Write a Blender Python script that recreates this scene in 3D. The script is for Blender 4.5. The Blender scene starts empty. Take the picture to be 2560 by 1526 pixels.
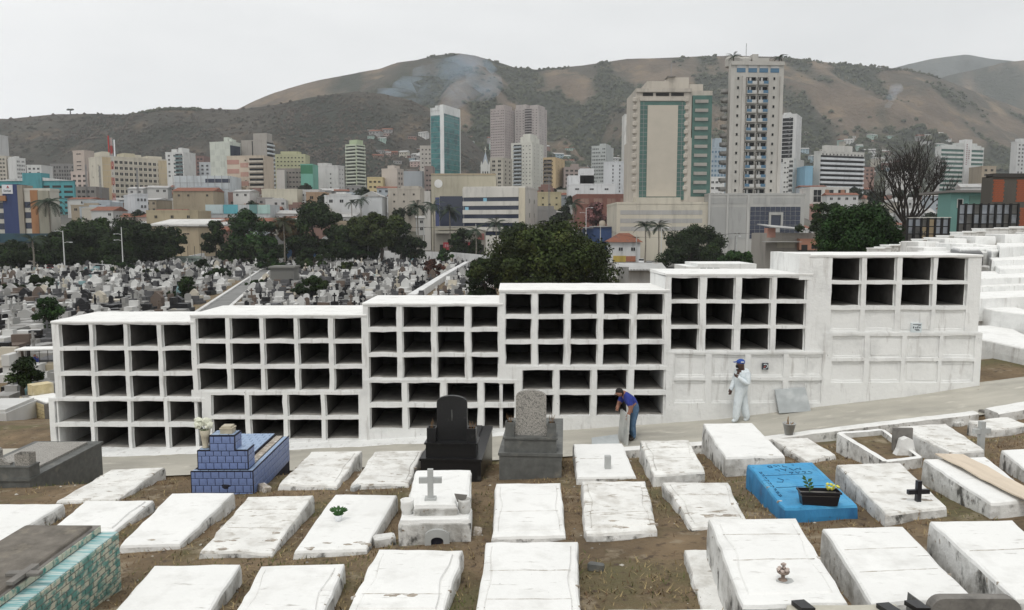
import bpy, bmesh, math, random
import numpy as np
from mathutils import Vector, Matrix, noise as mnoise
random.seed(7); np.random.seed(7)
R = math.radians
SC = bpy.context.scene
COL = SC.collection

# ------------------------------------------------------------------ camera
FPX, CX, CY, HZ = 1900.0, 1280.0, 763.0, 575.0      # photo pixels: focal length, centre, horizon row
CAMZ = 10.0                                         # metres above the city ground
PITCH = math.atan((CY - HZ) / FPX)
cam = bpy.data.cameras.new('camera'); cam_o = bpy.data.objects.new('camera', cam); COL.objects.link(cam_o)
cam.sensor_width = 36; cam.lens = 36 * FPX / 2560; cam.clip_start = 0.1; cam.clip_end = 12000
cam_o.location = (0, 0, CAMZ); cam_o.rotation_euler = (R(90) - PITCH, 0, 0)
SC.camera = cam_o

# ------------------------------------------------------------------ world: bright overcast
SUN_EL, SUN_AZ = 60, 200         # degrees; azimuth the light comes from (behind the camera, a little to the left)
wd = bpy.data.worlds.new('World'); SC.world = wd; wd.use_nodes = True
nt = wd.node_tree; nt.nodes.clear()
def wn(t, **k):
    n = nt.nodes.new(t)
    for a, v in k.items(): setattr(n, a, v)
    return n
sky = wn('ShaderNodeTexSky', sky_type='NISHITA', sun_disc=False)
sky.sun_elevation = R(SUN_EL); sky.sun_rotation = R(SUN_AZ); sky.dust_density = 4.0; sky.altitude = 30
hs = wn('ShaderNodeHueSaturation'); hs.inputs['Saturation'].default_value = 0.12
tc = wn('ShaderNodeTexCoord')
mp = wn('ShaderNodeMapping'); mp.inputs['Scale'].default_value = (1.0, 1.0, 3.2); mp.inputs['Location'].default_value = (0.55, 0.3, 0.2)
nz = wn('ShaderNodeTexNoise'); nz.inputs['Scale'].default_value = 1.5; nz.inputs['Detail'].default_value = 6; nz.inputs['Roughness'].default_value = 0.55
rp = wn('ShaderNodeValToRGB')
rp.color_ramp.elements[0].position = 0.3; rp.color_ramp.elements[0].color = (8.7, 8.85, 8.9, 1)
rp.color_ramp.elements[1].position = 0.68; rp.color_ramp.elements[1].color = (11.3, 11.35, 11.3, 1)
mx = wn('ShaderNodeMixRGB'); mx.inputs[0].default_value = 0.9
bg = wn('ShaderNodeBackground'); bg.inputs['Strength'].default_value = 0.1
ow = wn('ShaderNodeOutputWorld')
L = nt.links.new
L(tc.outputs['Generated'], mp.inputs['Vector']); L(mp.outputs['Vector'], nz.inputs['Vector']); L(nz.outputs['Fac'], rp.inputs['Fac'])
L(sky.outputs['Color'], hs.inputs['Color']); L(hs.outputs['Color'], mx.inputs[1]); L(rp.outputs['Color'], mx.inputs[2])
L(mx.outputs['Color'], bg.inputs['Color']); L(bg.outputs['Background'], ow.inputs['Surface'])
# ------------------------------------------------------------------ sun behind thin cloud
sl = bpy.data.lights.new('sun', 'SUN'); sl.energy = 1.15; sl.angle = R(14); sl.color = (1.0, 0.965, 0.91)
so = bpy.data.objects.new('sun', sl); COL.objects.link(so)
az = R(SUN_AZ)   # blender sky: rotation measured from +Y clockwise
sdir = Vector((math.sin(az) * math.cos(R(SUN_EL)), math.cos(az) * math.cos(R(SUN_EL)), math.sin(R(SUN_EL))))
so.rotation_euler = sdir.to_track_quat('Z', 'Y').to_euler(); so.location = (0, -20, 60)
# ------------------------------------------------------------------ colour management / render
vs = SC.view_settings; vs.view_transform = 'Standard'; vs.look = 'None'; vs.gamma = 1; vs.exposure = 0.0
vs.use_curve_mapping = False
cy = SC.cycles; cy.use_denoising = True; cy.max_bounces = 6; cy.diffuse_bounces = 3; cy.glossy_bounces = 2
cy.transmission_bounces = 3; cy.transparent_max_bounces = 6; cy.volume_bounces = 1

# ------------------------------------------------------------------ helpers
SP, CP = math.sin(PITCH), math.cos(PITCH)
def ray(px, py):
    a, b = px - CX, CY - py
    return (a, FPX * CP + b * SP, -FPX * SP + b * CP)
def at_y(px, py, Y):                    # the point of a pixel's ray at distance Y
    d = ray(px, py); t = Y / d[1]
    return Vector((d[0] * t, Y, CAMZ + d[2] * t))
def at_z(px, py, Z):                    # the point of a pixel's ray at height Z
    d = ray(px, py); t = (Z - CAMZ) / d[2]
    return Vector((d[0] * t, d[1] * t, Z))
def lerp(a, b, t): return a + (b - a) * t
def sstep(a, b, x):
    t = min(1, max(0, (x - a) / (b - a))); return t * t * (3 - 2 * t)
def interp(tab, x):
    if x <= tab[0][0]: return tab[0][1]
    for (x0, v0), (x1, v1) in zip(tab, tab[1:]):
        if x <= x1: return lerp(v0, v1, (x - x0) / (x1 - x0))
    return tab[-1][1]
def nz3(x, y, z=0): return mnoise.noise(Vector((x, y, z)))

def mat(name, col, rough=0.85, var=0.0, vscale=2.0, col2=None, c2=(0.55, 0.7), c2scale=3.0, bump=0.0, bscale=30.0,
        metal=0.0, spec=0.35, stretch=(1, 1, 1), col3=None, c3=(0.6, 0.68), c3scale=12.0, detail=5, space='Object', stretch3=None, col4=None, c4=(.68, .72), c4scale=60.0, stretch4=None):
    m = bpy.data.materials.new(name); m.use_nodes = True
    t = m.node_tree; n = t.nodes; b = n['Principled BSDF']; lk = t.links.new
    b.inputs['Roughness'].default_value = rough; b.inputs['Metallic'].default_value = metal
    b.inputs['Specular IOR Level'].default_value = spec
    b.inputs['Base Color'].default_value = (*col, 1)
    m.diffuse_color = (*col, 1)
    if not (var or col2 or bump or col3): return m
    if space == 'World':
        g = n.new('ShaderNodeNewGeometry'); src = g.outputs['Position']
    else:
        g = n.new('ShaderNodeTexCoord'); src = g.outputs['Object']
    def mapped(st):
        q = n.new('ShaderNodeMapping'); q.inputs['Scale'].default_value = st; lk(src, q.inputs['Vector']); return q.outputs['Vector']
    vec = mapped(stretch)
    def tex(scale, v=vec, det=detail):
        q = n.new('ShaderNodeTexNoise'); q.inputs['Scale'].default_value = scale; q.inputs['Detail'].default_value = det
        q.inputs['Roughness'].default_value = 0.6; lk(v, q.inputs['Vector']); return q.outputs['Fac']
    cur = None
    rgb = n.new('ShaderNodeRGB'); rgb.outputs[0].default_value = (*col, 1); cur = rgb.outputs[0]
    if var:
        r = n.new('ShaderNodeMapRange'); r.inputs['From Min'].default_value = 0.3; r.inputs['From Max'].default_value = 0.7
        r.inputs['To Min'].default_value = 1 - var; r.inputs['To Max'].default_value = 1 + var; lk(tex(vscale), r.inputs['Value'])
        v = n.new('ShaderNodeVectorMath'); v.operation = 'SCALE'; lk(cur, v.inputs[0]); lk(r.outputs[0], v.inputs['Scale']); cur = v.outputs[0]
    for c, th, s, st in ((col2, c2, c2scale, None), (col3, c3, c3scale, stretch3), (col4, c4, c4scale, stretch4)):
        if c is None: continue
        r = n.new('ShaderNodeMapRange'); r.inputs['From Min'].default_value = th[0]; r.inputs['From Max'].default_value = th[1]
        lk(tex(s, mapped(st) if st else vec), r.inputs['Value'])
        x = n.new('ShaderNodeMixRGB'); lk(r.outputs[0], x.inputs[0]); lk(cur, x.inputs[1]); x.inputs[2].default_value = (*c, 1); cur = x.outputs[0]
    lk(cur, b.inputs['Base Color'])
    if bump:
        bp = n.new('ShaderNodeBump'); bp.inputs['Strength'].default_value = 1.0; bp.inputs['Distance'].default_value = bump
        lk(tex(bscale), bp.inputs['Height']); lk(bp.outputs[0], b.inputs['Normal'])
    return m

class MB:
    """collects faces; build() links them as one mesh object"""
    def __init__(s): s.v, s.f, s.m = [], [], []
    def add(s, vs, fs, mi=0):
        k = len(s.v); s.v += [tuple(p) for p in vs]
        for f in fs: s.f.append(tuple(i + k for i in f)); s.m.append(mi)
        return s
    def box(s, x0, x1, y0, y1, z0, z1, mi=0, skip=''):
        vs = [(x0,y0,z0),(x1,y0,z0),(x1,y1,z0),(x0,y1,z0),(x0,y0,z1),(x1,y0,z1),(x1,y1,z1),(x0,y1,z1)]
        fs = {'d':(3,2,1,0),'u':(4,5,6,7),'f':(0,1,5,4),'r':(1,2,6,5),'b':(2,3,7,6),'l':(3,0,4,7)}
        return s.add(vs, [f for k, f in fs.items() if k not in skip], mi)
    def prism(s, poly, a, b, mi=0):      # poly: list of 3-vectors, a->b: extrusion vectors
        n = len(poly); A = [tuple(Vector(p) + Vector(a)) for p in poly]; B = [tuple(Vector(p) + Vector(b)) for p in poly]
        fs = [tuple(range(n - 1, -1, -1)), tuple(range(n, 2 * n))] + [(i, (i + 1) % n, n + (i + 1) % n, n + i) for i in range(n)]
        return s.add(A + B, fs, mi)
    def tube(s, pts, rad, n=6, mi=0, cap=True):
        pts = [Vector(p) for p in pts]
        if not hasattr(rad, '__len__'): rad = [rad] * len(pts)
        vs, fs = [], []
        for i, p in enumerate(pts):
            d = (pts[min(i + 1, len(pts) - 1)] - pts[max(i - 1, 0)]).normalized()
            a = d.orthogonal().normalized() if i == 0 else (a - d * a.dot(d)).normalized()
            b = d.cross(a)
            for k in range(n):
                t = 2 * math.pi * k / n; vs.append(p + (a * math.cos(t) + b * math.sin(t)) * rad[i])
        for i in range(len(pts) - 1):
            for k in range(n):
                fs.append((i * n + k, i * n + (k + 1) % n, (i + 1) * n + (k + 1) % n, (i + 1) * n + k))
        if cap: fs += [tuple(range(n - 1, -1, -1)), tuple(range(len(vs) - n, len(vs)))]
        return s.add(vs, fs, mi)
    def lathe(s, prof, n=12, c=(0, 0, 0), mi=0):
        vs, fs = [], []
        for r, z in prof:
            for k in range(n):
                t = 2 * math.pi * k / n; vs.append((c[0] + r * math.cos(t), c[1] + r * math.sin(t), c[2] + z))
        for i in range(len(prof) - 1):
            for k in range(n): fs.append((i * n + k, i * n + (k + 1) % n, (i + 1) * n + (k + 1) % n, (i + 1) * n + k))
        fs += [tuple(range(n - 1, -1, -1)), tuple(range(len(vs) - n, len(vs)))]
        return s.add(vs, fs, mi)
    def blob(s, c, r, mi=0, sub=1, jit=0.12, seed=0):
        bm = bmesh.new(); bmesh.ops.create_icosphere(bm, subdivisions=sub, radius=1)
        rr = (r, r, r) if not hasattr(r, '__len__') else r
        bm.verts.ensure_lookup_table()
        vs = []
        for v in bm.verts:
            k = 1 + jit * nz3(v.co.x * 2.3 + seed, v.co.y * 2.3, v.co.z * 2.3) * 2
            vs.append((c[0] + v.co.x * rr[0] * k, c[1] + v.co.y * rr[1] * k, c[2] + v.co.z * rr[2] * k))
        fs = [tuple(v.index for v in f.verts) for f in bm.faces]; bm.free()
        return s.add(vs, fs, mi)
    def mesh(s, name, mats):
        me = bpy.data.meshes.new(name); me.from_pydata(s.v, [], s.f)
        for m in (mats if isinstance(mats, (list, tuple)) else [mats]): me.materials.append(m)
        if any(s.m): me.polygons.foreach_set('material_index', s.m)
        return me
    def build(s, name, mats, parent=None, smooth=False, loc=None):
        me = s.mesh(name, mats)
        if smooth: me.polygons.foreach_set('use_smooth', [True] * len(me.polygons))
        return link(name, me, parent, loc)
def link(name, me, parent=None, loc=None):
    o = bpy.data.objects.new(name, me); COL.objects.link(o)
    if parent is not None: o.parent = parent
    if loc is not None: o.location = loc
    return o
def tag(o, label=None, cat=None, group=None, kind=None):
    if label: o['label'] = label
    if cat: o['category'] = cat
    if group: o['group'] = group
    if kind: o['kind'] = kind
    return o
def thing(name, label, cat, loc=(0, 0, 0), rz=0, group=None):
    o = bpy.data.objects.new(name, None); COL.objects.link(o); o.empty_display_size = 0.2
    o.location = loc; o.rotation_euler = (0, 0, rz)
    return tag(o, label, cat, group)
def npmesh(name, V, F, mats, parent=None, mi=None, smooth=False):
    """fast mesh from numpy arrays: V (n,3), F (m,k) with constant k"""
    me = bpy.data.meshes.new(name); k = F.shape[1]
    me.vertices.add(len(V)); me.vertices.foreach_set('co', np.asarray(V, np.float32).ravel())
    me.loops.add(F.size); me.loops.foreach_set('vertex_index', np.asarray(F, np.int32).ravel())
    me.polygons.add(len(F)); me.polygons.foreach_set('loop_start', np.arange(0, F.size, k, dtype=np.int32))
    for m in (mats if isinstance(mats, (list, tuple)) else [mats]): me.materials.append(m)
    if mi is not None: me.polygons.foreach_set('material_index', np.asarray(mi, np.int32))
    if smooth: me.polygons.foreach_set('use_smooth', [True] * len(F))
    me.update(calc_edges=True); me.validate()
    return link(name, me, parent)
# ================================================================== terrain
PATHZ = [(-16, -6.2), (-14, -6.15), (-9.7, -6.08), (-4.2, -5.85), (-2, -5.72), (1.4, -5.55), (3.4, -5.41), (5.9, -5.24),
         (9.25, -4.83), (11.3, -4.6), (12.8, -4.35), (16, -3.95), (22, -3.5), (40, -2.6)]
WY = 21.0                                     # front plane of the niche wall
def path_z(x): return interp(PATHZ, x) * lerp(1.018, 1.012, sstep(2, 12, x))
def T0(x, y):                                 # height relative to the camera
    near = -3.25 - 0.1 * y + 0.05 * x
    p = path_z(x)
    if y < 15.3: z = near
    elif y < 18.5: z = lerp(-3.25 - 1.53 + 0.05 * x, p - 0.14, ((y - 15.3) / 3.2) ** .8)
    else: z = p
    if y > 24.0:
        low = max(-10.0, p - (y - 24.0) * 0.2) if y < 46 else -10.0
        hill = -4.45 + 0.118 * (y - 24) + 0.03 * (x - 14)
        hill = min(hill, -0.75)
        hill = lerp(hill, -10, sstep(60, 110, y))
        s = sstep(-1.0, 4.5, x - (12.4 + (y - 24) * 0.40))
        z = lerp(low, hill, s * sstep(24, 26, y) + (1 - sstep(24, 26, y)) * s)
    return z
def T(x, y): return CAMZ + T0(x, y)

M = {}
M['soil'] = mat('dry_soil', (0.172, 0.124, 0.074), 0.95, 0.36, 1.3, (0.125, 0.110, 0.054), (0.50, 0.64), 0.6, bump=0.05, bscale=14,
                col3=(0.30, 0.25, 0.175), c3=(0.57, 0.70), c3scale=1.9, space='World', detail=9, col4=(0.085, 0.06, 0.04), c4=(.56, .66), c4scale=7.0)
M['path'] = mat('worn_concrete_path', (0.445, 0.425, 0.37), 0.9, 0.14, 0.9, (0.345, 0.33, 0.29), (0.5, 0.66), 0.7, bump=0.01, bscale=30,
                col3=(0.56, 0.535, 0.47), c3=(0.58, 0.70), c3scale=2.2, space='World', detail=9, stretch=(0.6, 1.4, 1), col4=(.22, .19, .15), c4=(.68, .75), c4scale=9.0)
M['white'] = mat('limewash', (0.79, 0.79, 0.77), 0.85, 0.05, 1.2, (0.60, 0.595, 0.57), (0.50, 0.80), 2.4, bump=0.012, bscale=16,
                 col3=(0.40, 0.385, 0.355), c3=(0.62, 0.75), c3scale=7.5, stretch3=(0.45, 1.9, 1), space='World', detail=9, col4=(.10, .095, .09), c4=(.715, .74), c4scale=26.0, stretch4=(1, .6, 1))
M['white_worn'] = mat('worn_limewash', (0.75, 0.745, 0.715), 0.9, 0.08, 1.6, (0.50, 0.48, 0.44), (0.47, 0.72), 3.1, bump=0.018, bscale=16,
                 col3=(0.30, 0.26, 0.21), c3=(0.585, 0.69), c3scale=6.5, stretch3=(0.6, 1.6, 1), space='World', detail=10, col4=(.08, .075, .07), c4=(.68, .72), c4scale=21.0, stretch4=(1, .6, 1))
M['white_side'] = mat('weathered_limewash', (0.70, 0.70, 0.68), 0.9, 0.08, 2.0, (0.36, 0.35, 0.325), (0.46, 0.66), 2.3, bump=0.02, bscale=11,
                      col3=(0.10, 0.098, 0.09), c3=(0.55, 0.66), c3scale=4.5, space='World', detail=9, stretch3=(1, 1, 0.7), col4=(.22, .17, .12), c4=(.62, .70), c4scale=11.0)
M['white_wall'] = mat('painted_wall', (0.765, 0.77, 0.755), 0.85, 0.05, 0.9, (0.60, 0.605, 0.595), (0.50, 0.76), 1.7, bump=0.014, bscale=9,
                      col3=(0.53, 0.52, 0.50), c3=(0.565, 0.72), c3scale=4.2, space='World', detail=9, stretch3=(1.6, 1, 0.2), col4=(.16, .15, .135), c4=(.70, .735), c4scale=17.0, stretch4=(1.2, 1, .5))
M['niche'] = mat('bare_concrete_niche_shaded', (0.105, 0.10, 0.094), 0.95, 0.2, 2.5, (0.055, 0.052, 0.048), (0.5, 0.72), 2.0, space='World')  # walls, ceiling and back: concrete darkened, niche shade put into the colour
M['concrete'] = mat('grey_concrete', (0.42, 0.43, 0.42), 0.9, 0.12, 2.5, (0.30, 0.31, 0.31), (0.52, 0.7), 3.0, bump=0.004, bscale=40, detail=7)
M['concrete_dark'] = mat('dark_concrete', (0.19, 0.18, 0.165), 0.9, 0.2, 3.0, (0.10, 0.095, 0.09), (0.5, 0.68), 4.0, bump=0.006, bscale=40)
M['black_granite'] = mat('black_granite', (0.014, 0.014, 0.015), 0.28, 0.2, 30, (0.05, 0.05, 0.05), (0.62, 0.72), 3.0, spec=0.35)
M['grey_granite'] = mat('speckled_granite', (0.30, 0.285, 0.26), 0.55, 0.12, 4, (0.15, 0.145, 0.135), (0.52, 0.56), 42, detail=2,
                        col3=(0.42, 0.40, 0.36), c3=(0.56, 0.6), c3scale=65)
M['dark_granite'] = mat('weathered_granite', (0.115, 0.118, 0.112), 0.6, 0.25, 6, (0.20, 0.19, 0.165), (0.58, 0.72), 3.2, detail=7)
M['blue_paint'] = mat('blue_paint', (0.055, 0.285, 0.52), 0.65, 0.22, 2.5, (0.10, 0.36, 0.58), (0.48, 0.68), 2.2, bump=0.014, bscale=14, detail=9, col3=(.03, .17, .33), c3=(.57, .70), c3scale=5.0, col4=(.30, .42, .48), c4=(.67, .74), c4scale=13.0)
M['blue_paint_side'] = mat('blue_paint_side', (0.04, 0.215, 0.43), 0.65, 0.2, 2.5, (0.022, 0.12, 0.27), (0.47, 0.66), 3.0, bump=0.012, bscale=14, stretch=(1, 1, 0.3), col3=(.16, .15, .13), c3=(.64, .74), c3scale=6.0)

# near ground: one fine sheet, then the far city ground as a coarse sheet
def grid_sheet(name, xs, ys, fz, m, smooth=True):
    nx, ny = len(xs), len(ys)
    V = np.array([(x, y, fz(x, y)) for y in ys for x in xs])
    i = np.arange(nx - 1)[None, :] + np.arange(ny - 1)[:, None] * nx
    F = np.stack([i, i + 1, i + 1 + nx, i + nx], -1).reshape(-1, 4)
    return tag(npmesh(name, V, F, m, smooth=smooth), kind='structure')
M['niche_floor_lit'] = mat('niche_floor_lit_tone', (0.34, 0.325, 0.30), 0.95, 0.2, 2.5, (0.2, 0.19, 0.175), (0.5, 0.72), 3.0, space='World')  # lighter copy of the niche concrete, daylight on the floor painted in
M['ground2'] = mat('lower_ground', (0.20, 0.185, 0.16), 0.95, 0.25, 0.25, (0.12, 0.12, 0.075), (0.5, 0.66), 0.12, space='World', detail=8)
M['city'] = mat('city_ground', (0.13, 0.125, 0.115), 0.95, 0.3, 0.05, (0.08, 0.085, 0.055), (0.5, 0.65), 0.03, space='World', detail=8)
def near_z(x, y):
    z = T(x, y)
    if y < 18.4 or y > 23.8: z += 0.035 * nz3(x * 1.7, y * 1.7) + 0.02 * nz3(x * 5, y * 5, 3)
    return z
def rise(y): return 21 * sstep(283, 430, y) + 7 * sstep(430, 560, y)      # the town climbs towards the hills
xs = [-60, -50, -42, -36, -30, -26, -22, -19] + list(np.linspace(-17, 17, 120)) + [18.5, 20, 22, 24, 27, 30, 34, 38, 43, 50, 60]
ys = list(np.linspace(-6, 18.35, 115)) + [18.45, 18.55, 19.2, 20, 21, 23, 24] + list(np.linspace(24.6, 70, 50)) + [76, 84, 95, 110, 130, 150]
grid_sheet('cemetery_ground', xs, ys, near_z, M['soil'])
grid_sheet('city_ground', list(np.linspace(-1900, 1900, 24)), [40, 60, 90, 150, 260, 300, 330, 360, 400, 450, 500, 560, 650, 1000, 1600, 2600, 4200], lambda x, y: (-0.05 if y > 155 or abs(x) > 62 else -0.35) + rise(y), M['city'])
# path between the graves and the wall
pxs = list(np.linspace(-30, 34, 90))
pm = MB()
pyy = [18.5, 19.0, 19.7, 20.4, 21.3]
for x in pxs:
    for y in pyy: pm.v.append((x, y + (0.05 * nz3(x * 0.9, 2) if y < 18.6 else 0), T(x, 19) + 0.022 + 0.008 * nz3(x, y)))
for i in range(len(pxs) - 1):
    for j in range(4):
        a = i * 5 + j; pm.f.append((a, a + 5, a + 6, a + 1)); pm.m.append(0)
tag(pm.build('concrete_path', M['path'], smooth=True), kind='structure')
# whitewashed apron along the foot of the wall
am = MB(); axs = list(np.linspace(-12.6, 1.2, 70))
for x in axs:
    w = 0.62 + 0.18 * nz3(x * 0.7, 5) + 0.08 * nz3(x * 3, 9)
    if x > -2: w *= max(0.2, 1 - (x + 2) / 3.2)
    am.v += [(x, WY - w, T(x, 19) + 0.02), (x, WY - w + 0.05, T(x, 19) + 0.042), (x, WY + 0.05, T(x, 19) + 0.055)]
for i in range(len(axs) - 1):
    for j in range(2):
        a = i * 3 + j; am.f.append((a, a + 3, a + 4, a + 1)); am.m.append(0)
tag(am.build('whitewashed_apron', M['white_wall'], smooth=True), 'irregular whitewashed concrete apron along the foot of the niche wall', 'apron')
# kerb wall between path and graves, in three stretches with breaks
def kerb(x0, x1, label, h=0.16, w=0.26):
    k = MB(); n = max(2, int((x1 - x0) / 0.25)); prev = None
    for i in range(n + 1):
        x = lerp(x0, x1, i / n); y = 18.55 + 0.06 * nz3(x * 0.7, 1); z = T(x, 19) + h + 0.025 * nz3(x * 2.5, 4)
        j = 0.02 * nz3(x * 4, 8)
        k.v += [(x, y - w + j, z - 0.75), (x, y - w + j, z - 0.03), (x, y - w + 0.04, z), (x, y - 0.03, z), (x, y, z - 0.03), (x, y, z - 0.75)]
    for i in range(n):
        for j in range(5):
            a = i * 6 + j; k.f.append((a, a + 6, a + 7, a + 1)); k.m.append(1 if j == 0 else 0)
    k.f += [(0, 1, 2, 3, 4, 5), tuple(n * 6 + q for q in (5, 4, 3, 2, 1, 0))]; k.m += [1, 1]
    tag(k.build('kerb', [M['white'], M['white_side']]), label, 'kerb')
kerb(2.0, 5.0, 'short whitewashed kerb between path and graves near the bending man')
kerb(5.9, 11.45, 'whitewashed kerb along the path beside the grass-filled grave frame')
kerb(11.75, 26, 'broken whitewashed kerb along the path at the far right', 0.18, 0.55)
# ================================================================== niche wall
def wx(px, py): return at_y(px, py, WY).x
def wz(py, px=CX): return at_y(px, py, WY).z
def jit(x, z, a=0.019):
    return (a * nz3(x * 2.1, z * 2.1, 1.5) + a * 0.7 * nz3(x * 6, z * 6, 4), a * 0.5 * nz3(x * 1.5, z * 1.5, 7), a * nz3(x * 2.2, z * 2.2, 11) + a * 0.7 * nz3(x * 6.5, z * 6, 14))
def subdiv(vals, step):
    out = []
    for a, b in zip(vals, vals[1:]):
        n = max(1, int(round((b - a) / step)))
        out += [lerp(a, b, k / n) for k in range(n)]
    return out + [vals[-1]]
def tier(root, bounds, yref, cols, rows, y0, sealed_rows=(), zlow=None):
    """front_frame with one opening per column and row; each opening gets its niche or its sealing panel"""
    xl, xr, zt, zb = wx(bounds[0], yref), wx(bounds[1], yref), wz(bounds[2]), wz(bounds[3])
    if zlow is not None: zb = zlow
    xl -= 0.05; xr += 0.05; zt += 0.03 if zlow is not None else 0; zb -= 0.04
    C = [(wx(a, yref), wx(b, yref)) for a, b in cols]; Z = [(wz(b), wz(a)) for a, b in rows]
    bx = [xl] + [v for c in C for v in c] + [xr]; bz = [zb] + [v for r in reversed(Z) for v in r] + [zt]
    gx, gz = subdiv(bx, 0.22), subdiv(bz, 0.22)
    k = MB(); nx = len(gx); idx = {}
    for j, z in enumerate(gz):
        for i, x in enumerate(gx):
            d = jit(x, z); e = 0.3 if i in (0, nx - 1) or j in (0, len(gz) - 1) else 1
            k.v.append((x + d[0] * e, y0 + d[1], z + d[2] * e))
    def hole(x, z):
        for ci, (a, b) in enumerate(C):
            if a < x < b:
                for ri, (c, d) in enumerate(Z):
                    if c < z < d: return ci, ri
        return None
    for j in range(len(gz) - 1):
        for i in range(nx - 1):
            if hole((gx[i] + gx[i + 1]) / 2, (gz[j] + gz[j + 1]) / 2) is None:
                a = j * nx + i; k.f.append((a, a + 1, a + 1 + nx, a + nx)); k.m.append(0)
    eps = 1e-6
    openings = []
    for (a, b) in C:
        i0 = min(range(nx), key=lambda q: abs(gx[q] - a)); i1 = min(range(nx), key=lambda q: abs(gx[q] - b))
        for ri, (c, d) in enumerate(Z):
            j0 = min(range(len(gz)), key=lambda q: abs(gz[q] - c)); j1 = min(range(len(gz)), key=lambda q: abs(gz[q] - d))
            loop = [(i, j0) for i in range(i0, i1)] + [(i1, j) for j in range(j0, j1)] + [(i, j1) for i in range(i1, i0, -1)] + [(i0, j) for j in range(j1, j0, -1)]
            ring = [j * nx + i for i, j in loop]; n = len(ring); sealed = ri in sealed_rows
            dep = 0.055 if sealed else 0.11; base = len(k.v)
            cxm, czm = (a + b) / 2, (c + d) / 2
            for q in ring:
                v = k.v[q]; k.v.append((v[0], y0 + dep, v[2]))
            for t in range(n):
                u = (t + 1) % n; k.f.append((ring[t], base + t, base + u, ring[u])); k.m.append(0)
            if not sealed:
                b2 = len(k.v); hw, hh = (b - a) / 2, (d - c) / 2
                for q in ring:
                    v = k.v[q]
                    k.v.append((cxm + (v[0] - cxm) * (hw - 0.028) / hw, y0 + dep, czm + (v[2] - czm) * (hh - 0.012) / hh))
                for t in range(n):
                    u = (t + 1) % n; k.f.append((base + t, b2 + t, b2 + u, base + u)); k.m.append(0)
                ringpts = [k.v[b2 + t] for t in range(n)]
            else: ringpts = [k.v[base + t] for t in range(n)]
            openings.append((a, b, c, d, sealed, ringpts, i1 - i0))
    k.build('front_frame', M['white_wall'], root)
    for a, b, c, d, sealed, ringpts, nb in openings:
        q = MB()
        if sealed:
            yb = y0 + 0.05
            q.v = [(x, yb, z) for x, _, z in ringpts]; n = len(q.v)
            cxm, czm = (a + b) / 2, (c + d) / 2; base = n
            s1 = random.uniform(0.86, 0.92); s2 = random.uniform(0.74, 0.84); dz = random.uniform(-0.01, 0.03); dy = random.choice((0.012, -0.012, 0.016))
            for x, _, z in ringpts: q.v.append((cxm + (x - cxm) * s1 + 0.004 * nz3(x * 9, z * 9), yb, czm - dz + (z - czm) * s2))
            for x, _, z in ringpts: q.v.append((cxm + (x - cxm) * (s1 - 0.025) + 0.004 * nz3(x * 9, z * 9), yb + dy, czm - dz + (z - czm) * (s2 - 0.03)))
            for r0 in (0, n):
                for t in range(n): u = (t + 1) % n; q.f.append((r0 + t, r0 + u, r0 + n + u, r0 + n + t)); q.m.append(0)
            q.f.append(tuple(range(2 * n, 3 * n))); q.m.append(0)
            q.build('niche_panel', M['white_wall'], root)
        else:
            n = len(ringpts); y1 = y0 + 2.25
            q.v = list(ringpts) + [(x, lerp(y0, y1, 0.3), z) for x, _, z in ringpts] + [(x, y1, z) for x, _, z in ringpts]
            for r0 in (0, n):
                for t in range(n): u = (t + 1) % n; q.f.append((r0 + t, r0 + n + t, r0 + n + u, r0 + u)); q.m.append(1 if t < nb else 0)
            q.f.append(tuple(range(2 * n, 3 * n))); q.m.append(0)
            q.build('niche', [M['niche'], M['niche_floor_lit']], root)
    return xl, xr, zt, zb
def shell(root, xl, xr, zt, zb, y0=WY, depth=2.42, lip=0.012, tilt=0.0):
    """roof slab with an uneven front edge, end walls and back wall"""
    n = 16; k = MB()
    for i in range(n + 1):
        x = lerp(xl - lip, xr + lip, i / n); e = 0.012 * nz3(x * 3, 2); f = 0.01 * nz3(x * 2.4, 6)
        k.v += [(x, y0 - 0.022 + e, zt - 0.03 + f), (x, y0 - 0.026 + e, zt + 0.02 + f), (x, y0 + 0.015, zt + 0.034 + f), (x, y0 + depth, zt + 0.04 + f + tilt), (x, y0 + depth, zt - 0.055)]
    for i in range(n):
        for j in range(4):
            a = i * 5 + j; k.f.append((a, a + 5, a + 6, a + 1)); k.m.append(0)
    k.f += [(0, 1, 2, 3, 4), tuple(n * 5 + q for q in (4, 3, 2, 1, 0))]; k.m += [0, 0]
    k.build('roof_slab', M['white'], root)
    for x0, x1 in ((xl + 0.002, xl + 0.045), (xr - 0.045, xr - 0.002)):
        MB().box(x0, x1, y0 + 0.012, y0 + depth - 0.02, zb, zt - 0.06).build('end_wall', M['white_wall'], root)
    MB().box(xl + 0.05, xr - 0.05, y0 + depth - 0.08, y0 + depth - 0.021, zb, zt - 0.06).build('back_wall', M['white_wall'], root)
NB = [0]
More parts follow.
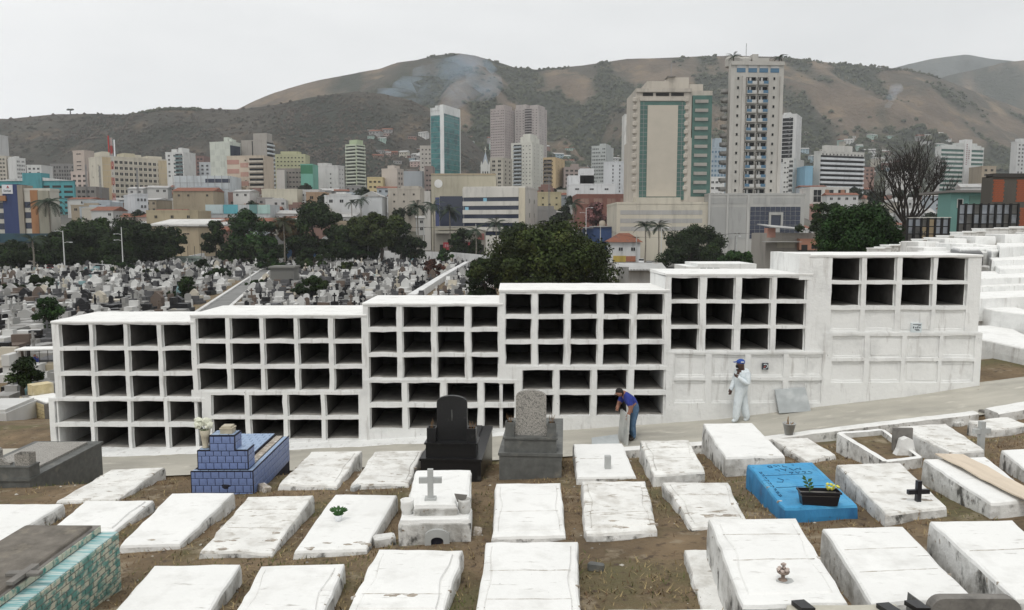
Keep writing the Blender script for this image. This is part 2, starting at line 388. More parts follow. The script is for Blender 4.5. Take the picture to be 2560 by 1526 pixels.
def block(label, uppers, lower, ybase):
    """uppers/lower: dict(b=bounds px, yref, cols, rows, sealed)"""
    xm = wx((uppers['b'][0] + uppers['b'][1]) / 2, uppers['yref'])
    zg = T(xm, 19) - 0.4
    root = thing('niche_block', label, 'tomb wall', (0, 0, 0), 0, 'stepped blocks of the white niche wall')
    NB[0] += 1; e = 0.005 * (NB[0] % 2) + 0.001 * NB[0]
    xl, xr, zt, zb = tier(root, uppers['b'], uppers['yref'], uppers['cols'], uppers['rows'], WY + e, uppers.get('sealed', ()))
    xl2, xr2, zt2, zb2 = tier(root, lower['b'], lower['yref'], lower['cols'], lower['rows'], WY - 0.035 + e, lower.get('sealed', ()), zlow=zg)
    # ledge where the lower tier stands proud
    MB().box(xl2, xr2, WY - 0.032, WY + 0.2, zt2 - 0.06, zt2 - 0.004).build('ledge', M['white_wall'], root)
    for x in (xl2, xr2):
        MB().box(x - 0.002, x + 0.03, WY - 0.03, WY + 0.5, zg, zt2 - 0.01).build('end_wall', M['white_wall'], root)
    shell(root, xl, xr, zt, zg, WY + e)
    return root
block('leftmost block of the niche wall, lowest top, five rows of four dark openings',
      dict(b=(134, 481, 806, 998), yref=840, cols=[(147, 223), (232, 309), (319, 393.5), (404, 477)], rows=[(812.5, 868), (876.5, 931), (940, 994)]),
      dict(b=(129, 517, 998, 1130), yref=1030, cols=[(138.5, 226), (235, 320), (328, 412), (421, 506)], rows=[(1003, 1057), (1067, 1121)]), 1121)
block('second niche block from the left, behind the blue tiled tomb',
      dict(b=(481.6, 911, 789, 981), yref=822, cols=[(489, 563), (574, 649), (659, 734.5), (744.5, 820), (832.5, 904)], rows=[(796, 850), (859, 913), (922, 977)]),
      dict(b=(517.6, 911, 981, 1110), yref=1012, cols=[(529, 613), (625, 708), (719, 803), (813.5, 896.5)], rows=[(987, 1040), (1048, 1099)]), 1100)
block('third niche block from the left, behind the black granite headstone',
      dict(b=(911.6, 1252, 761, 951), yref=793, cols=[(920, 992), (1005, 1078.5), (1091, 1162.5), (1176, 1246)], rows=[(767, 820), (830, 884), (893, 947)]),
      dict(b=(911.6, 1296, 951, 1085), yref=982, cols=[(924.5, 1006), (1019, 1102), (1116, 1195), (1209, 1288)], rows=[(957, 1008), (1019, 1073)]), 1075)
block('fourth niche block from the left, behind the man bending over a slab',
      dict(b=(1252.6, 1668, 727, 918), yref=761, cols=[(1262, 1330), (1344, 1412), (1426, 1495), (1508, 1578), (1592, 1661)], rows=[(735, 788), (798, 851), (861, 914)]),
      dict(b=(1296.6, 1672, 918, 1060), yref=950, cols=[(1305, 1384), (1397, 1478), (1491, 1570), (1585, 1664)], rows=[(925, 976), (987, 1040)]), 1060)
block('fifth niche block, three open rows above sealed panels, behind the man in white',
      dict(b=(1668.6, 2026, 687, 881), yref=722, cols=[(1679, 1751), (1767, 1839), (1855, 1930), (1943, 2018)], rows=[(695, 751), (759, 815), (822, 877)]),
      dict(b=(1672.6, 2062, 881, 1060), yref=945, cols=[(1685, 1763), (1778, 1861), (1876, 1958), (1971, 2054)], rows=[(886, 943), (951, 1008)], sealed=(0, 1)), 1045)
block('rightmost and tallest niche block, two open rows above three rows of sealed panels',
      dict(b=(2026.6, 2448, 640, 834), yref=705, cols=[(2080, 2155), (2167, 2242), (2255, 2333), (2343, 2419)], rows=[(645, 703), (711, 766), (775, 829)], sealed=(2,)),
      dict(b=(2062.6, 2444, 834, 1000), yref=897, cols=[(2078, 2159), (2171, 2252), (2263, 2346), (2354, 2434)], rows=[(840, 895), (903, 957)], sealed=(0, 1)), 980)
# the blank stretch of the last block that stands on the fifth block's end
r = [o for o in bpy.data.objects if o.name.startswith('niche_block')][-1]
x0, x1 = wx(1999, 660), wx(2026.4, 660)
MB().box(x0, x1, WY - 0.004, WY + 2.4, wz(700), wz(640) + 0.05).build('end_pier', M['white_wall'], r)
# infill where a block's upper tier steps over its neighbour's lower tier
NBL = [o for o in bpy.data.objects if o.name.startswith('niche_block')]
for i, xa, xb, ya, yb in ((1, 478, 522, 976, 1006), (3, 1246, 1302, 912, 960), (5, 2018, 2070, 826, 892)):
    MB().box(wx(xa, ya), wx(xb, ya), WY + 0.008, WY + 0.06, wz(yb), wz(ya)).build('infill', M['white_wall'], NBL[i])
# small notice plate and sticker on sealed panels
M['plate'] = mat('white_plate', (0.62, 0.68, 0.70), 0.5, 0.05, 6)
M['ink'] = mat('dark_ink', (0.05, 0.06, 0.07), 0.6)
M['sticker_red'] = mat('sticker_red', (0.35, 0.10, 0.09), 0.6)
a, b = wx(2278, 820), wx(2303, 820); z0, z1 = wz(834), wz(808)
pl = thing('notice_plate', 'small white notice plate with dark printing on a sealed niche panel', 'sign', ((a + b) / 2, WY, z0))
w2 = (b - a) / 2; h = z1 - z0
MB().box(-w2, w2, -0.03, 0.05, 0, h).build('plate', M['plate'], pl)
tm = MB()
tm.box(-w2 * .8, w2 * .85, -0.033, -0.029, h * .84, h * .9); tm.box(w2 * .2, w2 * .8, -0.033, -0.029, h * .74, h * .79)
for i, xx in enumerate((-.75, -.3, .1, .5)): tm.box(w2 * xx, w2 * (xx + .22), -0.033, -0.029, h * .5, h * (.64 if i % 2 else .68))
tm.box(-w2 * .4, w2 * .5, -0.033, -0.029, h * .36, h * .42); tm.box(-w2 * .2, w2 * .6, -0.033, -0.029, h * .27, h * .32)
tm.build('printing', M['ink'], pl)
a, b = wx(1905, 916), wx(1920, 916); z0, z1 = wz(924), wz(908)
st = thing('sticker', 'small black sticker with a pale curved emblem on a sealed niche panel', 'sign', ((a + b) / 2, WY + 0.02, z0))
w2 = (b - a) / 2; h = z1 - z0
MB().box(-w2, w2, -0.05, 0.0, 0, h).build('plate', M['ink'], st)
em = MB(); pts = [(w2 * .75 * math.cos(t), -0.053, h * .55 + h * .3 * math.sin(t)) for t in np.linspace(2.4, -1.2, 9)]
em.tube(pts, 0.012, 5, 0); em.tube([(-w2 * .5, -0.053, h * .3), (w2 * .1, -0.053, h * .62)], 0.014, 5, 1)
em.box(-w2 * .7, w2 * .2, -0.053, -0.05, h * .06, h * .16, 0)
em.build('emblem', [M['plate'], M['sticker_red']], st)
# ================================================================== foreground graves
def ztop_at(px, py, off=0.0):
    """height of a grave top whose centre is seen at a pixel (the rows step down towards the path)"""
    d = ray(px, py); x = d[0] / d[1]; s = -d[2] / d[1]
    Y = (3.05 - off) / (s - 0.1 + 0.05 * x) if s - 0.1 + 0.05 * x > 0.02 else 18
    return CAMZ - 3.05 + off - 0.1 * Y + 0.05 * x * Y
def loop_pts(q, nl, ns):
    """points round a quad (TL,TR,BR,BL), counter-clockwise from above: BL->BR->TR->TL"""
    TL, TR, BR, BL = q; out = []
    for a, b, n in ((BL, BR, ns), (BR, TR, nl), (TR, TL, ns), (TL, BL, nl)):
        out += [a.lerp(b, t / n) for t in range(n)]
    return out
def slab(root, q, z, mats, lid=0.09, lidh=0.02, rnd=0.035, rough=0.018, seed=0, step=0.0, bottom=None, name='body'):
    """whitewashed grave body: rounded shoulders, uneven edges, skirt down into the soil, optional raised lid"""
    c = sum(q, Vector()) / 4; base = loop_pts(q, 10, 6); n = len(base); k = MB()
    def ring(inset, zz, ja=1.0, low=False):
        for i, p in enumerate(base):
            d = Vector((p.x - c.x, p.y - c.y)); L0 = d.length
            hw = 0.45
            s = 1 - inset / max(0.2, min(L0, 0.75))
            x, y = c.x + d.x * s, c.y + d.y * s
            jx = rough * ja * (nz3(x * 3 + seed, y * 3, zz) + 0.7 * nz3(x * 9 + seed, y * 9, zz)); jz = rough * 0.5 * ja * nz3(x * 4, y * 4 + seed, 5)
            k.v.append((x + jx, y + jx * 0.8, (T(x, y) - 0.12 if low else zz + jz)))
    if bottom is None: ring(-0.015, 0, 1, True)
    else: ring(0, bottom, 0.5)
    gh = z - T(c.x, c.y)
    ring(-0.01, z - max(0.08, gh * 0.5), 1.3); ring(0.0, z - rnd * 1.3, 1.2); ring(rnd * 0.35, z - rnd * 0.35, 1); ring(rnd * 1.2, z, 0.8)
    if lid:
        ring(lid, z + step, 0.22); ring(lid + 0.012, z + step - 0.008 if lidh > 0 else z, 0.22); ring(lid + 0.026, z + lidh + step, 0.22)
    nr = len(k.v) // n
    for r_ in range(nr - 1):
        for t in range(n):
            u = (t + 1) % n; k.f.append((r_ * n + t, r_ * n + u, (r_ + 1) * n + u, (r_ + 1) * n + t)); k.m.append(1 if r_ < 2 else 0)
    k.f.append(tuple((nr - 1) * n + t for t in range(n))); k.m.append(0)
    return k.build(name, mats, root)
WM = [M['white'], M['white_side']]; WW = [M['white_worn'], M['white_side']]
def crack(root, q, z, f, seed):
    """hairline joint across a lid, a shallow dark cord sunk in the paint"""
    TL, TR, BR, BL = q; k = MB(); pts = []
    a = TL.lerp(BL, f); b = TR.lerp(BR, f)
    for i in range(13):
        p = a.lerp(b, 0.08 + 0.84 * i / 12); pts.append((p.x, p.y + 0.012 * nz3(p.x * 4, seed), z + 0.001))
    k.tube(pts, [max(.0012, 0.0032 + 0.005 * nz3(i * 1.3, seed)) for i in range(13)], 4)
    k.build('joint', M['flake'], root)
def peel(root, q, z, fx, fy, r, seed):
    """patch where the limewash has flaked off"""
    TL, TR, BR, BL = q; p = TL.lerp(TR, fx).lerp(BL.lerp(BR, fx), fy); k = MB(); vs = []
    for i in range(14):
        t = i / 14 * 2 * math.pi; rr = r * (0.7 + 0.6 * nz3(math.cos(t) * 1.5 + seed, math.sin(t) * 1.5))
        vs.append((p.x + rr * 1.9 * math.cos(t), p.y + rr * 0.8 * math.sin(t), z + 0.003))
    vs2 = [(v[0], v[1], v[2] - 0.03) for v in vs]
    k.add(vs + vs2, [tuple(range(14))] + [(i + 14, (i + 1) % 14 + 14, (i + 1) % 14, i) for i in range(14)])
    k.build('flaked_patch', M['flake'], root)
M['flake'] = mat('flaked_plaster', (0.34, 0.30, 0.25), 0.95, 0.3, 8, (0.55, 0.53, 0.5), (0.52, 0.6), 14)
def grave(label, TL, TR, BR, BL, off=0.0, lid=0.09, lidh=0.012, cracks=(), peels=(), mats=WM, z=None, rough=0.018, group=True, cat='grave', name='grave'):
    mx_, my_ = (TL[0] + TR[0] + BR[0] + BL[0]) / 4, (TL[1] + TR[1] + BR[1] + BL[1]) / 4
    if z is None: z = ztop_at(mx_, my_, off)
    q = [at_z(p[0], p[1], z) for p in (TL, TR, BR, BL)]
    c = sum(q, Vector()) / 4
    root = thing(name, label, cat, (0, 0, 0), 0, 'whitewashed graves' if group else None)
    sd = mx_ * 0.37
    slab(root, q, z, mats, lid, lidh, seed=sd, rough=rough)
    top = z + (lidh if lid else 0)
    for i, f in enumerate(cracks): crack(root, q, top, f, sd + i)
    for i, (fx, fy, r) in enumerate(peels): peel(root, q, top if 0.12 < fx < 0.88 and 0.1 < fy < 0.9 else z, fx, fy, r, sd + i * 3)
    pr_ = random.Random(int(sd * 10))
    for i in range(pr_.choice((2, 3, 4, 5))):
        e = pr_.choice((0, 1, 2)); f_ = pr_.uniform(.1, .9); fx, fy = ((pr_.uniform(.93, .975), f_), (f_, pr_.uniform(.94, .98)), (pr_.uniform(.02, .06), f_))[e]
        peel(root, q, z - .004, fx, fy, pr_.uniform(.012, .038), sd + 40 + i * 5)
    return root, q, top
G = {}
G[1] = grave('long grave with crumbling brick side, behind the slabs and left of the blue tiled tomb', (278, 1173), (411, 1168), (295, 1248), (144, 1251), -0.05, 0, rough=0.03, mats=WW)
G[2] = grave('white grave cut by the left edge of the picture above the green tiled tomb', (-49, 1259), (159, 1259), (7, 1350), (-197, 1350), 0, 0)
G[3] = grave('white grave partly behind the green tiled tomb, second from the left edge', (213, 1251), (385, 1250), (285, 1330), (121, 1328), -0.05, 0.11, 0.02)
G[4] = grave('smooth white grave in front of the blue tiled tomb', (429, 1232), (586, 1230), (449, 1359), (300, 1363), 0, 0, peels=[(0.45, 0.93, .04)])
G[5] = grave('white grave with two cross joints and flaking right edge, left of the potted plant', (622, 1240), (782, 1237), (679, 1382), (500, 1376), 0, 0.1, -0.006,
             cracks=(.28, .62), peels=[(.15, .85, .05), (.35, .83, .04), (.86, .7, .06), (.88, .82, .06), (.3, .97, .05)], rough=.026, mats=WW)
G[6] = grave('white grave that carries the small potted plant', (837, 1235), (993, 1236), (916, 1372), (736, 1376), 0, 0, 0, peels=[(.4, .9, .04), (.7, .93, .04), (.85, .9, .05), (.2, .97, .05), (.95, .93, .06)])
G[7] = grave('white grave with eroded front edge just right of the blue tiled tomb', (779, 1128), (903, 1127), (842, 1214), (695, 1210), 0, 0.11, .01, cracks=(.5,), rough=.03, mats=WW)
G[8] = grave('white grave left of the black granite tomb', (939, 1127), (1059, 1125), (1022, 1209), (878, 1210), 0, 0.1, .008, cracks=(.22,), peels=[(.62, .75, .03), (.75, .77, .04), (.93, .8, .05), (.5, .94, .05)], rough=.028, mats=WW)
G[9] = grave('white grave at the bottom edge, second from the green tiled tomb', (654, 1413), (862, 1407), (790, 1580), (560, 1580), 0, .12, .012)
G[10] = grave('white grave with chipped back corner below the tomb with the cross', (947, 1371), (1157, 1374), (1108, 1545), (856, 1545), 0, .13, .02, cracks=(.72,), peels=[(.4, .74, .05), (.6, .74, .05)], rough=.03)
G[11] = grave('white grave at the bottom edge beside the green tiled tomb', (385, 1412), (603, 1409), (508, 1552), (262, 1555), 0, 0, 0)
G[12] = grave('square white grave right of the tomb with the cross', (1240, 1208), (1402, 1206), (1415, 1338), (1231, 1342), 0, .1, .014, cracks=(.6,), rough=.024)
G[13] = grave('white grave with a broken front corner, between the square grave and the narrow sunken one', (1454, 1202), (1612, 1201), (1646, 1324), (1464, 1335), 0, .12, .012, cracks=(.68,), peels=[(.4, .83, .05), (.5, .93, .07), (.93, .9, .06)], rough=.03, mats=WW)
G[14] = grave('narrow sunken white grave with bare broken foot, behind the big raised tomb', (1659, 1204), (1820, 1205), (1872, 1312), (1730, 1320), -.08, .1, .012, cracks=(.35,), peels=[(.4, .8, .1), (.75, .82, .1), (.9, .55, .05)], rough=.032, mats=WW)
G[15] = grave('white grave with a stub post at its foot, nearest the bending man', (1433, 1109), (1556, 1107), (1590, 1191), (1443, 1192), 0, 0, 0, cracks=(.5,))
G[16] = grave('low white grave with three joints, left of the tall white box tomb', (1600, 1101), (1722, 1099), (1764, 1178), (1633, 1187), .1, .12, .02, cracks=(.3, .62), rough=.03, mats=WW)
G[17] = grave('tall white box tomb in front of the man in white overalls', (1757, 1058), (1880, 1056), (1962, 1139), (1815, 1142), .24, 0, 0)
G[18] = grave('small low white grave right of the tall box tomb', (1927, 1096), (2018, 1094), (2090, 1136), (2016, 1152), -.05, 0, 0, mats=WW)
G[20] = grave('white grave with a crumbling front end beside the little concrete cross', (2245, 1066), (2363, 1058), (2463, 1124), (2374, 1130), .15, .1, .008, peels=[(.5, .6, .05), (.6, .8, .06)], rough=.032, mats=WW)
G[22] = grave('white grave right of the blue painted one, black cross at its foot', (2092, 1160), (2250, 1155), (2367, 1266), (2214, 1284), .05, 0, 0, peels=[(.75, .85, .08)], mats=WW)
G[23] = grave('white grave with the long wooden board lying across it', (2308, 1147), (2463, 1140), (2600, 1250), (2477, 1257), 0.1, 0, 0)
G[24] = grave('white grave cut by the right edge above the one with the board', (2503, 1124), (2620, 1118), (2720, 1190), (2590, 1195), .05, 0, 0)
G[25] = grave('big raised white tomb with the metal flower holder on top', (1772, 1294), (1991, 1293), (2122, 1506), (1856, 1513), .3, .13, .006, cracks=(.25, .56))
G[26] = grave('white tomb between the one with the flower holder and the one at the right edge', (2057, 1319), (2257, 1314), (2434, 1493), (2179, 1507), .12, 0, 0, cracks=(.35, .65))
G[27] = grave('large white tomb at the right edge of the bottom row', (2324, 1301), (2530, 1298), (2725, 1480), (2540, 1500), .2, 0, 0, cracks=(.45,))
G[28] = grave('wide white grave in the middle of the bottom edge', (1215, 1353), (1443, 1352), (1452, 1565), (1186, 1565), .05, .1, .015, cracks=(.42, .75))
G[29] = grave('white slab edge peeping in at the bottom beside the flower holder tomb', (1520, 1521), (1828, 1520), (1850, 1720), (1490, 1720), .3, 0, 0)
G[30] = grave('low stained white slab against the left side of the flower holder tomb', (1712, 1372), (1800, 1371), (1862, 1532), (1757, 1532), -.12, 0, 0, peels=[(.75, .55, .03), (.85, .62, .04), (.85, .7, .03)], rough=.03, mats=WW)
# graves off to the right, beyond the board
G[31] = grave('broken white slab lying near the kerb at the right', (2420, 1052), (2520, 1042), (2570, 1062), (2470, 1078), -.12, 0, 0, rough=.05, mats=WW)

# blue painted grave with finger-drawn writing
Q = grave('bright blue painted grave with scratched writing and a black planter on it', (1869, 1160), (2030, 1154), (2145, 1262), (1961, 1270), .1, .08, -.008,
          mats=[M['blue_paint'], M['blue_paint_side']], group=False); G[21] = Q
root, q, zt = Q
M['groove'] = mat('groove_blue', (0.02, 0.09, 0.17), 0.8)
def on_q(q, u, v, z):    # u across (left->right), v down (back->front)
    p = q[0].lerp(q[1], u).lerp(q[3].lerp(q[2], u), v); return Vector((p.x, p.y, z))
strokes = []
def stroke(pts): strokes.append(pts)
# upside-down letters scratched in the wet plaster: A M A O / M A J ... as in the photograph
for u, v in ((.27, .07),): stroke([(u, v), (u + .05, v), (u + .055, v + .04), (u + .005, v + .045), (u, v)])
stroke([(.36, .06), (.40, .09), (.43, .06), (.45, .09)])
stroke([(.51, .05), (.49, .10), (.55, .115)]); stroke([(.60, .04), (.67, .075), (.67, .03)])
stroke([(.33, .17), (.38, .18), (.38, .21)]); stroke([(.42, .15), (.47, .19), (.50, .16), (.47, .21)])
stroke([(.56, .15), (.60, .20)]); stroke([(.62, .19), (.67, .16), (.72, .19), (.72, .15)])
stroke([(.50, .25), (.56, .25), (.52, .28)]); stroke([(.60, .24), (.62, .28), (.66, .24)]); stroke([(.70, .24), (.75, .25), (.72, .28)]); stroke([(.79, .24), (.84, .27)])
stroke([(.26, .38), (.32, .42), (.28, .47), (.2, .46)])
for i in range(9):
    v = .2 + i * .065; stroke([(.05, v), (.08, v + .03), (.05, v + .035), (.085, v + .055)]); stroke([(.10, v + .01), (.10, v + .045)])
for s_ in strokes: MB().tube([on_q(q, u, v, zt + 0.002) for u, v in s_], 0.008, 4).build('scratched_stroke', M['groove'], root)
for v in (.3, .58):
    k = MB(); k.tube([on_q(q, .12 + .7 * i / 10, v + .012 * nz3(i, v * 9), zt + .001) for i in range(11)], .006, 4)
    k.build('joint', M['groove'], root)
# ================================================================== built tombs and small things among the graves
M['grout'] = mat('black_grout', (0.018, 0.018, 0.028), 0.8)
M['blue_tile'] = mat('blue_glazed_tile', (0.165, 0.225, 0.42), 0.35, 0.28, 6, (0.13, 0.175, 0.28), (0.52, 0.68), 5, spec=0.5)
M['blue_tile_pale'] = mat('pale_blue_tile', (0.30, 0.40, 0.56), 0.4, 0.15, 6, (0.24, 0.33, 0.46), (0.5, 0.66), 5, spec=0.5)
M['green_tile'] = mat('green_cream_tile', (0.085, 0.235, 0.205), 0.4, 0.25, 7, (0.48, 0.47, 0.37), (0.46, 0.57), 8.5, spec=0.5, space='World', stretch=(1, 1, 1.4))
M['aqua_tile'] = mat('aqua_striped_tile', (0.16, 0.38, 0.40), 0.4, 0.15, 6, (0.52, 0.60, 0.57), (0.43, 0.58), 9, spec=0.5, space='World', stretch=(0.35, 4, 1))
M['lid_stone'] = mat('rough_grey_lid', (0.155, 0.14, 0.12), 0.95, 0.3, 5, (0.27, 0.24, 0.19), (0.56, 0.72), 2.2, bump=0.012, bscale=26, detail=9)
M['leaf'] = mat('leaf_green', (0.055, 0.13, 0.04), 0.6, 0.3, 9)
M['leaf_dull'] = mat('leaf_dull', (0.09, 0.14, 0.07), 0.7, 0.3, 9)
M['dry'] = mat('dry_stalk', (0.22, 0.13, 0.06), 0.9, 0.3, 8)
M['petal_white'] = mat('petal_white', (0.62, 0.63, 0.52), 0.8, 0.15, 14)
M['petal_yellow'] = mat('petal_yellow', (0.68, 0.66, 0.12), 0.7, 0.2, 14)
M['pot_white'] = mat('pot_white', (0.74, 0.76, 0.78), 0.4)
M['pot_tan'] = mat('pot_tan', (0.44, 0.40, 0.31), 0.7, 0.15, 6)
M['black_plastic'] = mat('black_plastic', (0.012, 0.012, 0.016), 0.35, spec=0.5)
M['board'] = mat('pale_board', (0.62, 0.53, 0.42), 0.7, 0.08, 2, (0.5, 0.42, 0.33), (0.55, 0.75), 1.6, stretch=(4, 0.5, 1))
M['grey_slab'] = mat('new_concrete_slab', (0.40, 0.425, 0.43), 0.85, 0.14, 3, (0.54, 0.56, 0.56), (0.55, 0.75), 2.0, detail=7)
M['grey_slab2'] = mat('old_concrete_slab', (0.47, 0.48, 0.46), 0.9, 0.15, 3, (0.34, 0.35, 0.34), (0.5, 0.7), 2.5, detail=8)

tile_cache = {}
def tile_mesh(w, h, t, m):
    key = (round(w, 3), round(h, 3), m.name)
    if key not in tile_cache:
        k = MB(); b = 0.004
        k.add([(0, 0, 0), (w, 0, 0), (w, h, 0), (0, h, 0), (b, b, t), (w - b, b, t), (w - b, h - b, t), (b, h - b, t)],
              [(4, 5, 6, 7), (0, 1, 5, 4), (1, 2, 6, 5), (2, 3, 7, 6), (3, 0, 4, 7)])
        tile_cache[key] = k.mesh('tile', m)
    return tile_cache[key]
def tile_face(root, o, u, v, W, H, tw, th, m, gap=0.008, t=0.008, skip=0.0, rng=random, brick=True):
    """rows of single tiles over a rectangle with corner o, unit axes u, v"""
    o, u, v = Vector(o), Vector(u).normalized(), Vector(v).normalized(); n = u.cross(v)
    B = Matrix((u, v, n)).transposed().to_4x4()
    y = 0; r_ = 0
    while y < H - 0.015:
        h = min(th, H - y); x = -(tw * 0.5 if (brick and r_ % 2) else 0) ; c = 0
        while x < W - 0.015:
            a, b = max(0, x), min(W, x + tw)
            if b - a > 0.02 and rng.random() >= skip:
                mm = m if not isinstance(m, (list, tuple)) else rng.choice(m)
                ob = link('tile', tile_mesh(b - a - gap, h - gap, t, mm), root)
                p = o + u * (a + gap / 2) + v * (y + gap / 2) + n * (0.0015 * rng.uniform(-1, 1))
                ob.matrix_local = Matrix.Translation(p) @ B
            x += tw
        y += th; r_ += 1
trng = random.Random(3)
# ---- blue tiled stepped tomb
gz = T(-5.6, 15.5)
r = thing('tiled_tomb', 'blue tiled stepped tomb with black edging and a vase of white flowers', 'tomb', (-5.9, 13.6, 0), R(1))
z1 = CAMZ - 4.42; zb = T(-5.6, 14.7) - 0.25; W, D = 1.13, 2.4
MB().box(0, W, 0, D, zb, z1 - 0.012).build('body', M['grout'], r)
tile_face(r, (0, -0.001, z1 - 0.54), (1, 0, 0), (0, 0, 1), W, 0.53, 0.145, 0.135, [M['blue_tile']] * 4 + [M['dark_granite']] * 0 + [M['blue_tile']], skip=0.02, rng=trng)
tile_face(r, (W + 0.001, 0, z1 - 0.54), (0, 1, 0), (0, 0, 1), D, 0.53, 0.16, 0.135, M['blue_tile'], rng=trng)
tile_face(r, (0.0, 0.012, z1 - 0.011), (1, 0, 0), (0, 1, 0), W, 0.12, 0.145, 0.1, M['blue_tile_pale'], rng=trng)
# rim on the right with worn mortar strip, sunken pale top
tile_face(r, (W - 0.11, 0.13, z1 - 0.011), (1, 0, 0), (0, 1, 0), 0.1, D - 0.14, 0.1, 0.15, M['blue_tile_pale'], rng=trng, brick=False)
k = MB(); k.box(W - 0.27, W - 0.125, 0.45, D - 0.02, z1 - 0.1, z1 + 0.01); k.build('mortar_strip', M['flake'], r)
MB().box(0.05, W - 0.275, 0.4, D - 0.03, z1 - 0.1, z1 + 0.06).build('top_bed', M['grout'], r)
tile_face(r, (0.06, 0.42, z1 + 0.061), (1, 0, 0), (0, 1, 0), W - 0.345, D - 0.46, 0.16, 0.16, M['blue_tile_pale'], rng=trng)
# second step
s0, s1, sd, sh = 0.10, 1.02, 0.36, 0.37
MB().box(s0, s1, 0.09, 0.09 + sd, z1 - 0.014, z1 + sh).build('step', M['grout'], r)
tile_face(r, (s0, 0.089, z1 + 0.005), (1, 0, 0), (0, 0, 1), s1 - s0, sh - 0.02, 0.145, 0.128, M['blue_tile'], rng=trng)
tile_face(r, (s1 + 0.001, 0.09, z1 + 0.005), (0, 1, 0), (0, 0, 1), sd, sh - 0.02, 0.13, 0.128, M['blue_tile'], rng=trng)
tile_face(r, (s0 + .015, 0.105, z1 + sh + .001), (1, 0, 0), (0, 1, 0), s1 - s0 - .03, sd - .03, 0.17, 0.17, M['blue_tile_pale'], rng=trng)
t0, t1, th_ = 0.33, 0.79, 0.28
MB().box(t0, t1, 0.085, 0.43, z1 + sh - 0.01, z1 + sh + th_).build('step', M['grout'], r)
tile_face(r, (t0, 0.084, z1 + sh - 0.01), (1, 0, 0), (0, 0, 1), t1 - t0, th_ - 0.01, 0.15, 0.14, M['blue_tile'], rng=trng)
tile_face(r, (t1 + 0.001, 0.085, z1 + sh), (0, 1, 0), (0, 0, 1), 0.345, th_ - 0.02, 0.12, 0.14, M['blue_tile'], rng=trng)
tile_face(r, (t0 + .012, 0.1, z1 + sh + th_ + .001), (1, 0, 0), (0, 1, 0), t1 - t0 - .024, 0.32, 0.16, 0.16, M['blue_tile_pale'], rng=trng)
# black painted edge bars
k = MB()
for a, b in (((0, 0, z1), (W, 0, z1)), ((W, 0, z1), (W, D, z1)), ((W, 0, z1), (W, 0, zb)), ((0, 0, z1), (0, 0, zb)), ((s0, .09, z1 + sh), (s1, .09, z1 + sh)), ((s1, .09, z1 + sh), (s1, .45, z1 + sh)),
             ((s1, .09, z1), (s1, .09, z1 + sh)), ((s0, .09, z1), (s0, .09, z1 + sh)), ((t0, .085, z1 + sh + th_), (t1, .085, z1 + sh + th_)), ((t1, .085, z1 + sh + th_), (t1, .43, z1 + sh + th_)),
             ((t1, .085, z1 + sh), (t1, .085, z1 + sh + th_)), ((t0, .085, z1 + sh), (t0, .085, z1 + sh + th_)), ((s0, .087, z1 + .012), (s1, .087, z1 + .012))):
    k.tube([a, b], 0.013, 4)
k.build('edging', M['grout'], r)
k = MB(); k.blob((0.63, -0.005, z1 - 0.28), (0.09, 0.012, 0.05), 0, 2, .3); k.build('broken_hole', M['grout'], r)
k = MB(); zz = z1 + sh + th_ + 0.01
k.box(.5, .72, .15, .36, zz, zz + .09); k.box(.52, .70, .16, .35, zz + .1, zz + .14); k.box(.49, .73, .14, .37, zz + .085, zz + .105)
v_ = k.build('stone_ornament', M['pot_tan']); v_.matrix_world = r.matrix_basis.copy(); tag(v_, 'small stepped stone ornament on top of the blue tiled tomb', 'ornament')
vz = r.matrix_basis @ Vector((0.2, 0.22, z1 + sh + 0.012))
v_ = thing('flower_vase', 'tan vase holding white flowers on the blue tiled tomb', 'vase', vz)
MB().lathe([(0.06, 0), (0.065, .02), (0.05, .03), (0.075, .2), (0.1, .34), (0.085, .34), (0.03, .25)], 12).build('vase', M['pot_tan'], v_, True)
for i, (dx, dy, dz) in enumerate(((-.12, 0, .52), (-.05, .03, .47), (.09, -.02, .43), (.03, .02, .5), (-.1, -.05, .44))):
    MB().tube([(0, 0, .25), (dx * .6, dy, dz - .08), (dx, dy, dz)], .006, 4).build('flower_stem', M['leaf'], v_)
    k = MB(); k.blob((dx, dy, dz), (.075, .06, .065), 0, 2, .35, i); k.build('blossom', M['petal_white'], v_)

# ---- green and cream tiled tomb, bottom corner
zt = CAMZ - 3.66; x0, x1, y0, y1 = -5.98, -4.8, 6.2, 8.95; zb = T(-5.4, 8.9) - 0.3
r = thing('tiled_tomb', 'green and cream tiled tomb with dark stone lid and cross in the bottom corner', 'tomb', (0, 0, 0))
MB().box(x0, x1, y0, y1, zb, zt - 0.01).build('body', M['concrete_dark'], r)
tile_face(r, (x1 + .001, y0, zt - 0.78), (0, 1, 0), (0, 0, 1), y1 - y0, 0.775, 0.172, 0.0705, M['green_tile'], gap=.013, rng=trng)
tile_face(r, (x1 - .2, y0, zt - .009), (1, 0, 0), (0, 1, 0), .2, y1 - y0, .2, .172, M['aqua_tile'], gap=.005, rng=trng, brick=False)
tile_face(r, (x0, y0, zt - .009), (1, 0, 0), (0, 1, 0), .1, y1 - y0, .1, .172, M['aqua_tile'], gap=.005, rng=trng, brick=False)
MB().box(x0 + .1, x1 - .2, y0, y1 - .02, zt - .02, zt + .085).build('inner_curb', M['concrete_dark'], r)
tile_face(r, (x1 - .199, y0, zt + .002), (0, 1, 0), (0, 0, 1), y1 - y0 - .02, .082, .16, .082, M['green_tile'], gap=.006, rng=trng)
lidq = [Vector((x0 + .12, y1 - .08, 0)), Vector((x1 - .26, y1 - .08, 0)), Vector((x1 - .22, y0, 0)), Vector((x0 + .12, y0, 0))]
